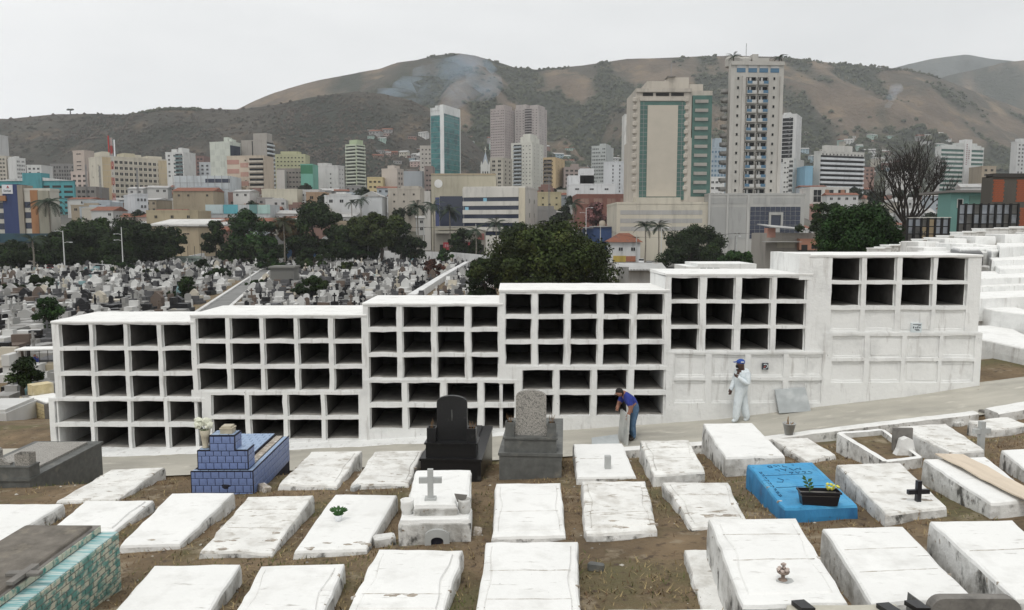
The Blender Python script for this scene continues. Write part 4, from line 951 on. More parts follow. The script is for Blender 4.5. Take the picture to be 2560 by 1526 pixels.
k = MB(); k.blob((-.03, 0, 1.665), (.115, .105, .085), 0, 3, .03); k.add([(-.12, -.07, 1.665), (-.12, .07, 1.665), (-.23, .05, 1.65), (-.23, -.05, 1.65), (-.12, -.07, 1.675), (-.12, .07, 1.675), (-.23, .05, 1.66), (-.23, -.05, 1.66)], [(0, 1, 2, 3), (4, 7, 6, 5), (3, 2, 6, 7), (0, 3, 7, 4), (1, 5, 6, 2)])
k.build('cap', M['cap_blue'], r, True)
MB().box(-.06, .03, -.113, -.103, 1.665, 1.69).build('cap_print', M['pot_white'], r)
k = MB(); k.blob((-.125, 0, 1.545), (.045, .065, .055), 0, 2, .05); k.build('face_mask', M['mask_black'], r, True)
k = MB(); k.blob((.1, 0, 1.42), (.1, .14, .07), 0, 2, .1, 3); k.build('hood', M['overall'], r, True)
k = MB()
for s_ in (-1, 1): k.blob((-.03, s_ * .1, 1.59), (.02, .012, .03), 0, 1, .1)
k.build('ears', M['skin_dark'], r, True)
k = MB()
for s_ in (-1, 1): k.blob((-.142, s_ * .035, 1.61), (.008, .014, .007), 0, 1, 0)
k.build('eyes', M['pot_white'], r)
# ---- the two slabs he handles
def hexa(name, lo, hi, m, label, th):
    lo, hi = [Vector(p) for p in lo], [Vector(p) for p in hi]     # lo: two bottom points, hi: two top points
    n = (lo[1] - lo[0]).cross(hi[0] - lo[0]).normalized() * th
    k = MB(); a = [lo[0], lo[1], hi[1], hi[0]]; b = [p + n for p in a]
    k.add(a + b, [(3, 2, 1, 0), (4, 5, 6, 7), (0, 1, 5, 4), (1, 2, 6, 5), (2, 3, 7, 6), (3, 0, 4, 7)])
    return tag(k.build(name, m), label, 'slab', None, 'thing')
gz = T(2.85, 19)
hexa('cover_slab', [(2.93, 19.05, gz), (2.80, 19.71, gz)], [(2.99, 19.15, gz + .80), (2.88, 19.79, gz + .82)], M['grey_slab2'], 'upright grey concrete slab held by the bending man', .05)
gz = T(2.3, 19)
hexa('cover_slab', [(2.04, 18.93, gz - .02), (2.78, 18.91, gz - .02)], [(2.08, 19.43, gz + .14), (2.76, 19.48, gz + .22)], M['grey_slab'], 'grey concrete slab lying tilted on the path at the bending man\'s side', .045)
# ================================================================== city
CM = {}
def cm(col, rough=0.85, streak=0.12):
    key = (tuple(round(c, 3) for c in col), rough)
    if key not in CM:
        l_ = sum(col) / 3; col = tuple((l_ + (c - l_) * .78) * .93 for c in col); d = tuple(c * 0.62 for c in col)
        CM[key] = mat('facade_paint', col, rough, streak, 0.12, d, (0.52, 0.78), 0.45, stretch=(1, 1, 0.22), detail=8)
    return CM[key]
WHITE_B, CREAM_B, GREYB = (0.62, 0.62, 0.60), (0.60, 0.54, 0.42), (0.42, 0.42, 0.40)
M['glass'] = mat('window_glass', (0.009, 0.010, 0.011), 0.35, 0.5, 0.35, (0.06, 0.065, 0.07), (.6, .66), .5, spec=0.12, space='World')
M['glass_teal'] = mat('teal_glass', (0.035, 0.16, 0.16), 0.18, 0.25, 0.3, (0.02, 0.09, 0.10), (0.5, 0.6), 0.25, spec=0.5)
M['glass_green'] = mat('green_glass', (0.045, 0.115, 0.095), 0.2, 0.2, 0.3, spec=0.5)
M['glass_navy'] = mat('navy_glass', (0.012, 0.02, 0.045), 0.12, spec=0.5)
M['glass_blue'] = mat('blue_glass', (0.05, 0.13, 0.21), 0.2, spec=0.5)
M['dark_void'] = mat('dark_void', (0.022, 0.021, 0.02), 0.9)
M['rooftile'] = mat('clay_rooftile', (0.22, 0.085, 0.05), 0.9, 0.3, 0.8, (0.10, 0.06, 0.05), (0.5, 0.68), 0.8)
M['tin'] = mat('tin_roof', (0.38, 0.38, 0.37), 0.6, 0.15, 0.4, (0.24, 0.2, 0.17), (0.55, 0.7), 0.5)
M['steel'] = mat('grey_steel', (0.25, 0.25, 0.25), 0.5, metal=0.5)
M['red_paint'] = mat('red_paint', (0.40, 0.04, 0.035), 0.7, 0.15, 2)
wcache = {}
def win_mesh(w, h, fm, pm, bars=0):
    key = (round(w, 2), round(h, 2), fm.name, pm.name, id(fm), bars)
    if key not in wcache:
        k = MB(); t = min(0.12, w * 0.08)
        k.add([(0, -.02, 0), (w, -.02, 0), (w, -.02, h), (0, -.02, h)], [(0, 1, 2, 3)], 1)
        for a, b, c, d in ((0, w, 0, t), (0, w, h - t, h), (0, t, t, h - t), (w - t, w, t, h - t)): k.box(a, b, -.1, 0, c, d, 0, 'b')
        for i in range(bars):
            x = w * (i + 1) / (bars + 1); k.box(x - t * .4, x + t * .4, -.07, -.021, t, h - t, 0, 'bud')
        wcache[key] = k.mesh('window', [fm, pm])
    return wcache[key]
class Bld:
    def __init__(s, label, xl, xr, ytop, D, m=WHITE_B, xc=None, th=0, depth=14, cat='building', name='building', zb=-0.3, group=None, roof=True):
        m = cm(m) if isinstance(m, tuple) else m; s.m = m
        f = lambda px: (px - CX) / FPX
        if xc is None: x0, x1 = f(xl) * D, f(xr) * D; s.W, s.D = x1 - x0, depth; o = (x0, D); rz = 0; s.side = 'R' if (xl + xr) / 2 < CX else 'L'
        else:
            tl, tr = f(xl), f(xr); Xc = f(xc) * D; th0 = abs(th)
            for _ in range(40):
                t = R(th0)
                if th >= 0:
                    s.W = (Xc - tl * D) / (math.cos(t) + tl * math.sin(t)); dn = math.sin(t) - tr * math.cos(t); s.D = (tr * D - Xc) / dn if dn > .01 else 99
                else:
                    s.W = (tr * D - Xc) / (math.cos(t) - tr * math.sin(t)); dn = math.sin(t) + tl * math.cos(t); s.D = (Xc - tl * D) / dn if dn > .01 else 99
                if s.D <= 26: break
                th0 += 2
            if th >= 0: o = (Xc - math.cos(t) * s.W, D + math.sin(t) * s.W); rz = -t; s.side = 'R'
            else: o = (Xc, D); rz = t; s.side = 'L'
        s.H = at_y(CX, ytop, D).z; s.dist = D; s.zb = zb
        s.r = thing(name, label, cat, (o[0], o[1], 0), rz, group)
        MB().box(0, s.W, 0, s.D, zb, s.H).build('wall', m, s.r)
        if roof:
            k = MB(); p = .25; hh = .7
            k.box(-.1, s.W + .1, -.1, p, s.H + .002, s.H + hh); k.box(-.1, s.W + .1, s.D - p, s.D + .1, s.H + .002, s.H + hh); k.box(-.1, p, p + .002, s.D - p - .002, s.H + .002, s.H + hh - .01); k.box(s.W - p, s.W + .1, p + .002, s.D - p - .002, s.H + .002, s.H + hh - .01)
            k.build('parapet', m, s.r)
    def z(s, py): return at_y(CX, py, s.dist).z
    def u(s, px): # px on an unrotated front -> local x
        return (px - CX) / FPX * s.dist - s.r.location.x
    def f(s, s0, s1, h0, h1, out, m, name, inn=0.04):
        m = cm(m) if isinstance(m, tuple) else m
        return MB().box(s0, s1, -out, inn, h0, h1).build(name, m, s.r)
    def sd(s, t0, t1, h0, h1, out, m, name, inn=.04):
        m = cm(m) if isinstance(m, tuple) else m
        a, b = (s.W - inn, s.W + out) if s.side == 'R' else (-out, inn)
        return MB().box(a, b, t0, t1, h0, h1).build(name, m, s.r)
    def wins(s, rows, cols, s0, s1, h0, h1, ww, wh, fm=None, pm=None, face='f', bars=1, skip=0):
        fm = s.m if fm is None else (cm(fm) if isinstance(fm, tuple) else fm); pm = pm or M['glass']; me = win_mesh(ww, wh, fm, pm, bars)
        for i in range(rows):
            for j in range(cols):
                if skip and random.random() < skip: continue
                a = s0 + (s1 - s0) * (j + .5) / cols - ww / 2; h = h0 + (h1 - h0) * (i + .5) / rows - wh / 2
                o = link('window', me, s.r)
                if face == 'f': o.location = (a, 0, h)
                elif s.side == 'R': o.location = (s.W, a, h); o.rotation_euler = (0, 0, R(90))
                else: o.location = (0, a + ww, h); o.rotation_euler = (0, 0, R(-90))
    def bals(s, rows, s0, s1, h0, h1, out, ph, m, face='f', name='balcony', void=None):
        m = cm(m) if isinstance(m, tuple) else m
        for i in range(rows):
            h = h0 + (h1 - h0) * i / rows; fh = (h1 - h0) / rows
            k = MB(); k.box(s0, s1, -out, .02, h, h + .18); k.box(s0, s1, -out, -out + .1, h + .18, h + ph); k.box(s0, s0 + .1, -out + .1, .02, h + .18, h + ph); k.box(s1 - .1, s1, -out + .1, .02, h + .18, h + ph)
            if void: k.box(s0 + .15, s1 - .15, -.06, .02, h + .18, h + fh * .82, 1)
            o = k.build(name, [m, void] if void else m, s.r)
            if face == 's':
                if s.side == 'R': o.location = (s.W, 0, 0); o.rotation_euler = (0, 0, R(90))
                else: o.location = (0, s.D, 0); o.rotation_euler = (0, 0, R(-90))
    def tower(s, px0, px1, ytop, depth0, depth1, m=None, name='roof_house'):
        return MB().box(s.u(px0), s.u(px1), depth0, depth1, s.H, s.z(ytop)).build(name, (cm(m) if isinstance(m, tuple) else m) or s.m, s.r)
    def top(s, a, b, c, d, h, m=None, name='roof_house'):
        return MB().box(a * s.W, b * s.W, c * s.D, d * s.D, s.H + .003, s.H + h).build(name, (cm(m) if isinstance(m, tuple) else m) or s.m, s.r)

# ---- cream hotel-like tower with blank panel and green glass
b = Bld('cream tower with blank central panel framed in green glass', 1580, 1772, 345, 255, (0.50, 0.45, 0.375), depth=22, zb=8, roof=False)
xg0, xg1 = b.u(1594), b.u(1705)
b.f(xg0, xg1, b.z(500), b.z(254), .25, M['glass_green'], 'glass_panel')
# rectangular face up to the crown
MB().box(b.u(1583), b.u(1720), 0, 20, b.H, b.z(222)).build('wall', b.m, b.r)
b.f(b.u(1612), b.u(1686), b.z(492), b.z(264), .55, mat('blank_panel_paint', (0.46, 0.42, 0.355), .85, .05, .3), 'blank_panel')
b.f(b.u(1592), b.u(1706), b.z(253), b.z(243), .5, b.m, 'cornice'); b.f(b.u(1584), b.u(1718), b.z(231), b.z(222), .6, b.m, 'cornice')
for a, c in ((1600, 1625), (1632, 1664), (1669, 1700)): b.f(b.u(a), b.u(c), b.z(240.5), b.z(232.5), .12, M['dark_void'], 'vent_opening')
for i in range(1, 22): b.f(xg0, b.u(1611.5), b.z(500 - i * 11.2), b.z(500 - i * 11.2) + .12, .3, M['steel'], 'mullion', -.25); b.f(b.u(1686.5), xg1, b.z(500 - i * 11.2), b.z(500 - i * 11.2) + .12, .3, M['steel'], 'mullion', -.25)
for x in (1602, 1696): b.f(b.u(x), b.u(x) + .12, b.z(498), b.z(256), .34, M['steel'], 'mullion', -.301)
MB().box(b.u(1720) + .01, b.u(1772), 1, 20, 8, b.z(226)).build('wall', b.m, b.r)
b.f(b.u(1722), b.u(1770), b.z(492), b.z(239), .0, M['glass_green'], 'glass_panel', 1.01).location.y = -.06
for i in range(11):
    y = 248 + i * 22.5; k = MB(); k.box(b.u(1728), b.u(1760), -.5, 1.0, b.z(y + 10), b.z(y + 2)); k.build('balcony', cm((.36, .34, .30)), b.r)
for x in (1581, 1707):
    for i in range(12): k = MB(); k.lathe([(.3, 0), (.9, .5), (.9, 1.6), (.3, 1.9)], 8, (b.u(x), .2, b.z(478 - i * 20))); k.build('bay', b.m, b.r)
b.tower(1614, 1668, 199, 3, 16); b.tower(1667, 1719, 188, 4, 12); b.tower(1720, 1754, 205, 4, 14)
k = MB(); k.box(b.u(1664), b.u(1684), 3, 8, b.z(188), b.z(186)); k.build('roof_slab', M['concrete_dark'], b.r)
MB().tube([(b.u(1680), 8, b.z(188)), (b.u(1680), 8, b.z(143))], .12, 5).build('antenna', M['steel'], b.r)
# its podium
p = Bld('cream stepped podium with grey louvre bands below the cream tower', 1540, 1768, 511, 250, (0.56, 0.51, 0.40), depth=26)
MB().box(p.u(1588), p.u(1698), -.01, 20, p.H, p.z(494)).build('wall', p.m, p.r)
for y in (526, 547, 567): 
    for j in range(8):
        a = 1549 + j * 25.5; p.f(p.u(a), p.u(a + 25), p.z(y + 11), p.z(y), .05, (.40, .39, .37), 'louvre_panel')
# ---- tall grey apartment tower
b = Bld('tallest tower, grey with a double column of blue balconies and roof palms', 1808, 1943, 158, 258, (0.47, 0.45, 0.405), xc=1813, th=-3, depth=20, zb=8, roof=False)
H0, HT = b.z(486), b.z(160); W = b.W
def fx(px, W=W): return W * (px - 1813) / (1943 - 1813)
for (p0, p1) in ((1813, 1822), (1842, 1850), (1905, 1912), (1934, 1942)): b.f(fx(p0), fx(p1), 8, b.z(190), .35, (.50, .475, .43), 'pilaster')
for i in range(13):
    y = 191 + i * 23.35
    for (p0, p1, side) in ((1852, 1875, 0), (1880, 1903, 1)):
        k = MB(); z0 = b.z(y + 22); fh = b.z(y) - z0; a, c = fx(p0), fx(p1)
        k.box(a, c, -.15, .03, z0 + .3, z0 + fh * .9, 1); k.box(a, c, -1.2, .02, z0, z0 + .3, 0)
        k.box(a, a + .08, -1.2, .02, z0 + .31, z0 + fh * .8, 0); k.box(c - .08, c, -1.2, .02, z0 + .31, z0 + fh * .8, 0)
        m0, m1 = (a, lerp(a, c, .52)) if side == 0 else (lerp(a, c, .48), c)
        k.box(m0, m1, -1.25, -1.17, z0 + .31, z0 + fh * .44, 2); k.box(*((m1, c) if side == 0 else (a, m0)), -1.23, -1.18, z0 + .31, z0 + fh * .42, 3)
        k.box(lerp(a, c, .3), lerp(a, c, .5), -.2, -.16, z0 + .4, z0 + fh * .85, 3)
        k.build('balcony', [b.m, M['glass'], M['glass_blue'], cm((.5, .5, .48))], b.r)
    for px in (1832, 1920): 
        if i: pass
        o = link('window', win_mesh(.8, 1.0, b.m, M['glass'], 0), b.r); o.location = (fx(px) - .4, 0, b.z(y + 9))
for px in (1828, 1856, 1883, 1910):
    b.f(fx(px), fx(px + 21), b.z(181), b.z(163), .1, M['glass_blue'], 'crown_window'); b.f(fx(px), fx(px + 21), b.z(170), b.z(163), .16, (.5, .5, .48), 'blind')
b.f(0, W, b.z(163), b.z(158) + .6, .5, b.m, 'cornice')
for i in range(12):                         # round balconies down the left flank
    k = MB(); z0 = b.z(478 - i * 22.5); k.lathe([(.4, 0), (1.6, .2), (1.9, .6), (1.9, 1.5), (1.7, 1.5)], 10, (0, 4, z0)); k.build('round_balcony', cm((.33, .32, .30)), b.r)
k = MB(); k.lathe([(2.6, 0), (2.7, 2.5), (2.2, 3.1), (.4, 3.3)], 12, (fx(1833), 6, b.H)); k.build('water_tank', b.m, b.r); k = MB(); k.lathe([(2.4, 0), (2.5, 2.6), (2, 3.2), (.4, 3.4)], 12, (fx(1862), 7, b.H)); k.build('water_tank', b.m, b.r)
MB().box(fx(1879), fx(1893), 5, 9, b.H, b.z(126)).build('roof_house', b.m, b.r); MB().box(fx(1893) + .01, fx(1920), 5, 10, b.H, b.z(136)).build('roof_house', b.m, b.r)
MB().tube([(fx(1865), 6, b.H), (fx(1865), 6, b.z(97))], .1, 5).build('antenna', M['steel'], b.r)
TOWER_R, TOWER_FX = b, fx
# ---- grey podium with blue glass
p = Bld('grey podium with gridded blue glass corner below the tallest tower', 1768, 2006, 489, 249, (0.42, 0.415, 0.39), depth=28)
for (a, c) in ((1773, 1811), (1818, 1862), (1878, 1910), (1921, 1952), (1955, 1995)): p.f(p.u(a), p.u(c), p.z(510), p.z(495), .08, (.36, .36, .345), 'ribbed_panel')
for (a, c) in ((1773, 1811), (1818, 1862)): p.f(p.u(a), p.u(c), p.z(598), p.z(518), .08, (.37, .37, .355), 'ribbed_panel')
for x in (1767, 1812, 1863): p.f(p.u(x), p.u(x + 5), -.2, p.z(489), .3, (.46, .455, .43), 'pilaster')
g0, g1 = 1871, 1996
for j in range(10):
    for i in range(7):
        a = g0 + j * 12.5; y = 517 + i * 11.5
        if 3 < j < 6 and i > 1: continue
        k = MB(); k.box(p.u(a) + .06, p.u(a + 12.5) - .06, -.12, .03, p.z(y + 11.5) + .06, p.z(y) - .06); k.build('pane', M['glass_navy'], p.r)
p.f(p.u(1917), p.u(1922), p.z(565), p.z(531), .6, p.m, 'portal'); p.f(p.u(1947), p.u(1952), p.z(565), p.z(531), .6, p.m, 'portal'); p.f(p.u(1922) + .01, p.u(1947) - .01, p.z(538), p.z(531), .6, p.m, 'portal'); p.f(p.u(1922), p.u(1947), p.z(570), p.z(538.5), .1, M['glass_navy'], 'pane')
# ---- striped office
b = Bld('white office with dark ribbon windows and a cream end pier', 1160, 1343, 470, 290, (0.60, 0.575, 0.52), xc=1313, th=10)
fh = (b.H - b.z(580)) / 5.1
for i in range(5):
    z0 = b.H - 1.9 - (i + 1) * fh + .2
    b.f(.1, b.W - 2.6, z0, z0 + fh * .48, .02, M['glass_navy'], 'window_band')
    b.f(-.3, b.W - 2.5, z0 + fh * .48 + .01, z0 + fh + (0 if i else 1.8), .35, b.m, 'spandrel')
b.f(b.W - 2.4, b.W, -.3, b.H, .5, (.62, .55, .40), 'end_pier'); b.wins(4, 2, 3, b.D - 2, 2, b.H - 2, 1.6, 2.0, face='s')
for a, z in ((.3, 3.55), (0, 2.5)): b.f(b.W * a + .6, b.W * a + 2, b.H - (5.1 - z) * fh - .4, b.H - (5.1 - z) * fh + 1.4, .1, mat('pale_blue_blind', (.22, .45, .58), .5), 'blind')
b = Bld('stained beige hall with a large white disc on its wall', 1080, 1240, 438, 308, (0.44, 0.40, 0.29), depth=30, roof=False)
k = MB(); k.prism([(b.u(1098) + 1.65 * math.cos(t), 0, b.z(459.5) + 1.65 * math.sin(t)) for t in np.linspace(0, 2 * math.pi, 25)[:-1]], (0, -.1, 0), (0, .02, 0)); k.build('white_disc', cm((.72, .72, .70)), b.r)
b.f(b.u(1101), b.u(1162), b.z(566), b.z(491), .15, M['glass_navy'], 'navy_panel'); b.f(b.u(1090), b.u(1100), b.z(566), b.z(494), .2, (.05, .07, .2), 'blue_strip')
b.f(0, b.W, b.H - .01, b.H + .6, .2, (.40, .32, .2), 'coping', 2)
b.f(b.u(1063), b.u(1078), 0, b.z(478), .1, (.5, .48, .44), 'sign_tower', 3)
# ---- glass tower
b = Bld('slim teal glass tower with white frame', 1080, 1152, 268, 500, (0.62, 0.64, 0.63), xc=1112, th=24, roof=False)
W, D_, H = b.W, b.D, b.H
b.f(.3, W - 2.4, 20, H - 5, .2, M['glass_teal'], 'glass_wall'); b.sd(.3, D_ - .8, 20, H - 4, .2, M['glass_teal'], 'glass_wall')
for i in range(22): b.f(.3, W - 2.4, 22 + i * 3.4, 22.15 + i * 3.4, .27, M['steel'], 'mullion', -.2); b.sd(.3, D_ - .8, 22 + i * 3.4, 22.15 + i * 3.4, .27, M['steel'], 'mullion', -.2)
b.f(W - 2.3, W + .3, 0, H + 1.5, .6, (.68, .70, .69), 'white_fin'); b.sd(0, D_, H - 3.9, H + 1.5, .4, (.68, .70, .69), 'white_cap'); b.sd(D_ - .7, D_, 0, H - 3.95, .5, (.68, .70, .69), 'white_fin')
b.top(.3, .98, .05, .95, 1.4)
# ---- church
D0 = 560; x = lambda px: (px - CX) / FPX * D0; z = lambda py: at_y(CX, py, D0).z
r = thing('church_tower', 'white church steeple with pale blue spire and cross', 'church', (x(1214.5), D0, 0))
w = (x(1226) - x(1203)) / 2
MB().box(-w, w, -w, w, 0, z(418)).build('tower', cm((.62, .62, .58)), r)
for sx in (-1, 1):
    for sy in (-1, 1): MB().tube([(sx * w * .85, sy * w * .85, z(418)), (sx * w * .85, sy * w * .85, z(404))], [.7, .05], 6).build('pinnacle', cm((.62, .62, .58)), r)
k = MB(); k.prism([(-w * .85, 0, z(418)), (w * .85, 0, z(418)), (0, 0, z(398))], (0, -w * .9, 0), (0, w * .9, 0)); k.build('gable', cm((.62, .62, .58)), r)
MB().tube([(0, 0, z(418)), (0, 0, z(381))], [w * .8, .15], 8).build('spire', cm((.34, .40, .47)), r)
k = MB(); k.box(-.15, .15, -.15, .15, z(383), z(367)); k.box(-.9, -.16, -.12, .12, z(374), z(372.5)); k.box(.16, .9, -.12, .12, z(374), z(372.5)); k.build('cross', cm((.6, .58, .5)), r)
for i in (-1, 0, 1):
    for yy in (432, 447): MB().box(i * 1.7 - .4, i * 1.7 + .4, -w - .06, -w + .1, z(yy + 6), z(yy - 2)).build('lancet_window', M['glass'], r)
# ---- beige window block
b = Bld('cream apartment block with many small windows and mustard ends', 236, 428, 392, 455, (0.56, 0.51, 0.40), xc=269, th=-18)
W, H = b.W, b.H
b.f(0, W * .14, 0, H - .2, .15, (.52, .40, .22), 'mustard_strip'); b.f(W * .86, W, 0, H - .2, .15, (.52, .42, .25), 'mustard_strip')
b.wins(10, 13, .8, W - .5, H - 35.5, H - 1, 1.95, 1.95, (.56, .51, .42))
b.wins(9, 2, 2, b.D - 2, H - 33, H - 3, 1.2, 1.0, face='s', skip=.5)
for i in range(10): b.f(0, W, H - 35.6 + i * 3.45, H - 35.4 + i * 3.45, .2, (.46, .41, .32), 'floor_band')
b.top(.05, .16, .2, .8, 3.5); b.top(.35, .52, .1, .6, 3.2, (.5, .45, .3)); b.top(.52, .62, .1, .6, 2.6); b.top(.72, .95, .1, .6, 2.4)
# ---- teal car park with offices
b = Bld('bright teal multi-storey car park with dark slots', 0, 200, 452, 395, (0.03, 0.30, 0.335), xc=196, th=6, roof=False)
W, H = b.W, b.H
for i in range(6):
    for j in range(7):
        s0 = W * (j + .12) / 7; s1 = W * (j + .88) / 7
        if 2 < j < 4: continue
        b.f(s0, s1, H - 3.6 - i * 2.7, H - 2.4 - i * 2.7, .03, M['dark_void'], 'parking_slot')
b.f(W * .38, W * .62, 0, H + 4.0, 1.2, (.03, .29, .33), 'stair_tower', 5)
k = MB(); k.prism([(-.5, -.5, H), (W + .5, -.5, H), (W * .5, -.5, H + 2.2)], (0, 0, 0), (0, b.D, 0)); k.build('white_roof', cm((.55, .56, .55)), b.r)
# ---- health centre
b = Bld('low block of blue, tan and orange panels with a white sign', -30, 136, 478, 200, (0.50, 0.47, 0.40), depth=4)
b.f(b.u(20), b.u(30), b.z(590), b.z(462), .3, (.028, .05, .16), 'blue_panel', 4); b.f(b.u(30) + .01, b.u(58), b.z(590), b.z(461), .4, (.028, .05, .16), 'blue_panel', 4); b.f(b.u(58) + .01, b.u(71), b.z(590), b.z(463), .5, (.30, .26, .20), 'tan_panel', 4)
b.f(b.u(89), b.u(107), b.z(590), b.z(476), .5, (.36, .155, .05), 'orange_panel', 3); b.f(b.u(107) + .01, b.u(134), b.z(590), b.z(477), .4, (.30, .28, .21), 'tan_panel', 3)
for y in (505, 531, 557): b.f(b.u(71) + .05, b.u(89) - .05, b.z(y + 15), b.z(y), .05, M['glass_navy'], 'window_band'); b.f(b.u(-30), b.u(20), b.z(y + 17), b.z(y + 2), .05, M['glass_navy'], 'window_band')
b.f(b.u(-30), b.u(30), b.z(503), b.z(490), .8, (.36, .155, .05), 'orange_canopy')
b.f(b.u(21), b.u(47), b.z(485), b.z(462.5), .55, (.66, .67, .70), 'sign_board')
def text(txt, size, loc, root, m, ext=.02, align='CENTER', rx=90):
    cu = bpy.data.curves.new('lettering', 'FONT'); cu.body = txt; cu.size = size; cu.align_x = align; cu.extrude = ext; cu.resolution_u = 2
    o = bpy.data.objects.new('lettering', cu); dg = None; COL.objects.link(o)
    bpy.context.view_layer.update(); me = bpy.data.meshes.new_from_object(o.evaluated_get(bpy.context.evaluated_depsgraph_get())); bpy.data.objects.remove(o)
    me.materials.clear(); me.materials.append(m); o = link('lettering', me, root, loc); o.rotation_euler = (R(rx), 0, 0); return o
text('Semat', .8, (b.u(34), -.6, b.z(480)), b.r, M['ink'])
k = MB(); k.tube([(b.u(33), -.58, b.z(471.5)), (b.u(36), -.58, b.z(467)), (b.u(39), -.58, b.z(471))], [.05, .22, .05], 6); k.build('emblem', M['red_paint'], b.r)
k = MB(); k.box(b.u(-30), b.u(146), -4, -.01, b.z(607), b.z(584)); k.build('teal_canopy', cm((.025, .075, .105)), b.r)
# ---- other buildings, left to right
def simple(label, xl, xr, yt, D, col, rows=0, cols=0, ww=1.9, wh=1.65, xc=None, th=0, depth=14, hb=3.0, side=None, bal=None, tops=(), roof=True, pm=None, skip=0.05):
    b = Bld(label, xl, xr, yt, D, col, xc, th, depth, roof=roof)
    if rows: b.wins(rows, cols, .6, b.W - .6, b.H - rows * hb - .6, b.H - .6, min(ww, (b.W - 1.2) / cols * .7), wh, None, pm, skip=skip)
    if side: b.wins(side[0], side[1], .8, b.D - .8, b.H - side[0] * hb - .6, b.H - .6, min(ww, (b.D - 1.6) / side[1] * .7), wh, None, pm, face='s', skip=skip)
    if bal: # (rows, frac0, frac1, face, colour)
        L_ = b.W if bal[3] == 'f' else b.D
        b.bals(bal[0], L_ * bal[1], L_ * bal[2], b.H - bal[0] * hb - .3, b.H - .3, 1.1, 1.1, bal[4], bal[3], 'balcony', M['glass'])
    for t in tops: b.top(*t)
    return b
simple('thin white slab tower at the far left edge', -20, 13, 338, 620, (.55, .55, .54), 12, 2)
simple('beige block at the far left behind the car park', 13, 32, 392, 600, (.50, .45, .36), 6, 2)
simple('white apartment block left, behind the teal car park', 30, 80, 397, 590, WHITE_B, 6, 5, xc=56, th=-30, tops=((.1, .5, .1, .9, 2),))
simple('low white house with clay roof line behind the car park', 82, 118, 415, 560, (.6, .6, .58), 3, 3)
simple('unfinished concrete frame block', 140, 200, 412, 620, (.24, .23, .22), 6, 9, 3.4, 2.0, pm=M['dark_void'])
simple('pinkish beige block behind the cream apartments', 198, 250, 378, 600, (.50, .40, .33), 5, 1, 5, 1, xc=226, th=20)
simple('pale pink low building beside the grey mast', 190, 232, 432, 480, (.55, .44, .38), 4, 3)
simple('weathered grey building under the masts', 200, 250, 470, 430, (.24, .22, .20), 5, 4, skip=.2)
simple('white and green balcony block', 426, 500, 382, 580, WHITE_B, 6, 3, xc=470, th=14, bal=(9, .55, .95, 'f', (.16, .26, .27)), tops=((.2, .5, .2, .8, 3), (.6, .8, .2, .8, 4)))
simple('dark red sliver of building behind the white balcony block', 500, 520, 392, 640, (.22, .12, .10), 5, 2)
simple('white low apartment block with blue panes', 508, 536, 408, 600, (.52, .55, .58), 5, 2)
b = simple('tall pale green slab building with dark glass corner', 536, 612, 356, 545, (.56, .60, .52), 0, 0, xc=585, th=18, tops=((.55, .75, .3, .7, 4), (.8, .95, .3, .7, 2.5)))
b.sd(.5, b.D - .5, b.H - 14, b.H - 2, .1, M['glass_navy'], 'glass_panel')
for i in range(5):
    for j in range(4):
        if (i + j) % 2: b.f(b.W * j / 4 + .2, b.W * (j + 1) / 4 - .2, b.H - 4.4 - i * 4.2, b.H - .6 - i * 4.2, .04, (.50, .54, .47), 'wall_panel')
b = simple('tan tower with white balconies on its right flank', 614, 694, 352, 555, (.36, .33, .29), 0, 0, xc=676, th=14, depth=16, bal=(11, .05, .95, 's', (.55, .60, .62)))
MB().box(b.W * .45, b.W * .99, 1, b.D * .8, b.H, b.H + 5.5).build('wall', b.m, b.r)
b.f(b.W * .42, b.W * .46, 0, b.H, .05, M['dark_void'], 'recess')
b = simple('salmon and cream striped block with rows of balconies', 577, 692, 392, 440, (.52, .42, .31), 7, 1, 1.0, 1.0, xc=668, th=8, depth=14, bal=(7, .6, .99, 'f', (.50, .44, .36)), hb=2.9)
for i in range(4): b.f(0, b.W * .33, b.H - 4.2 - i * 5.2, b.H - 1.6 - i * 5.2, .08, (.42, .21, .16), 'salmon_band'); b.f(b.W * .36, b.W * .58, b.H - 6 - i * 5.2, b.H - 3.4 - i * 5.2, .08, (.45, .24, .18), 'salmon_band')
simple('yellow green block with rows of windows', 696, 770, 388, 600, (.47, .47, .26), 5, 8, 1.4, 1.3, tops=((.15, .75, .2, .8, 3),))
simple('tan and brown flats beside the green block', 700, 764, 424, 500, (.26, .23, .20), 4, 7, 1.5, 1.2)
simple('pale narrow block left of the brown flats', 698, 718, 428, 495, (.50, .47, .43))
b = simple('green and mint painted narrow block', 758, 788, 413, 495, (.12, .42, .32)); b.f(0, b.W, b.H - 5.5, b.H, .08, (.02, .20, .09), 'green_top')
simple('white apartment block with stepped roof', 782, 866, 416, 520, (.58, .57, .55), 5, 2, 1.2, 1.2, xc=850, th=16, side=(5, 2), tops=((.25, .6, .1, .8, 2.5),))
b = simple('slim lime and white tower with stacked balconies', 870, 918, 362, 620, (.50, .57, .40), 0, 0, xc=896, th=32, bal=(19, .05, .95, 'f', (.58, .62, .50)), hb=2.75)
b.bals(19, .5, b.D - .5, b.H - 19 * 2.75, b.H, 1, 1.1, (.58, .62, .50), 's', 'balcony', M['glass']); b.top(.3, 1, .1, .8, 4, (.42, .52, .3))
simple('yellow three storey house with brown windows', 922, 960, 446, 450, (.55, .44, .20), 3, 3, 1.6, 1.4)
simple('pale pink blank block beside the yellow house', 958, 1012, 424, 455, (.52, .45, .39), 0, 0, xc=996, th=18, side=(5, 2), tops=((.35, .8, .1, .9, 2.5),))
simple('grey blue warehouse behind the pale pink block', 1010, 1058, 428, 520, (.34, .37, .40), roof=False)
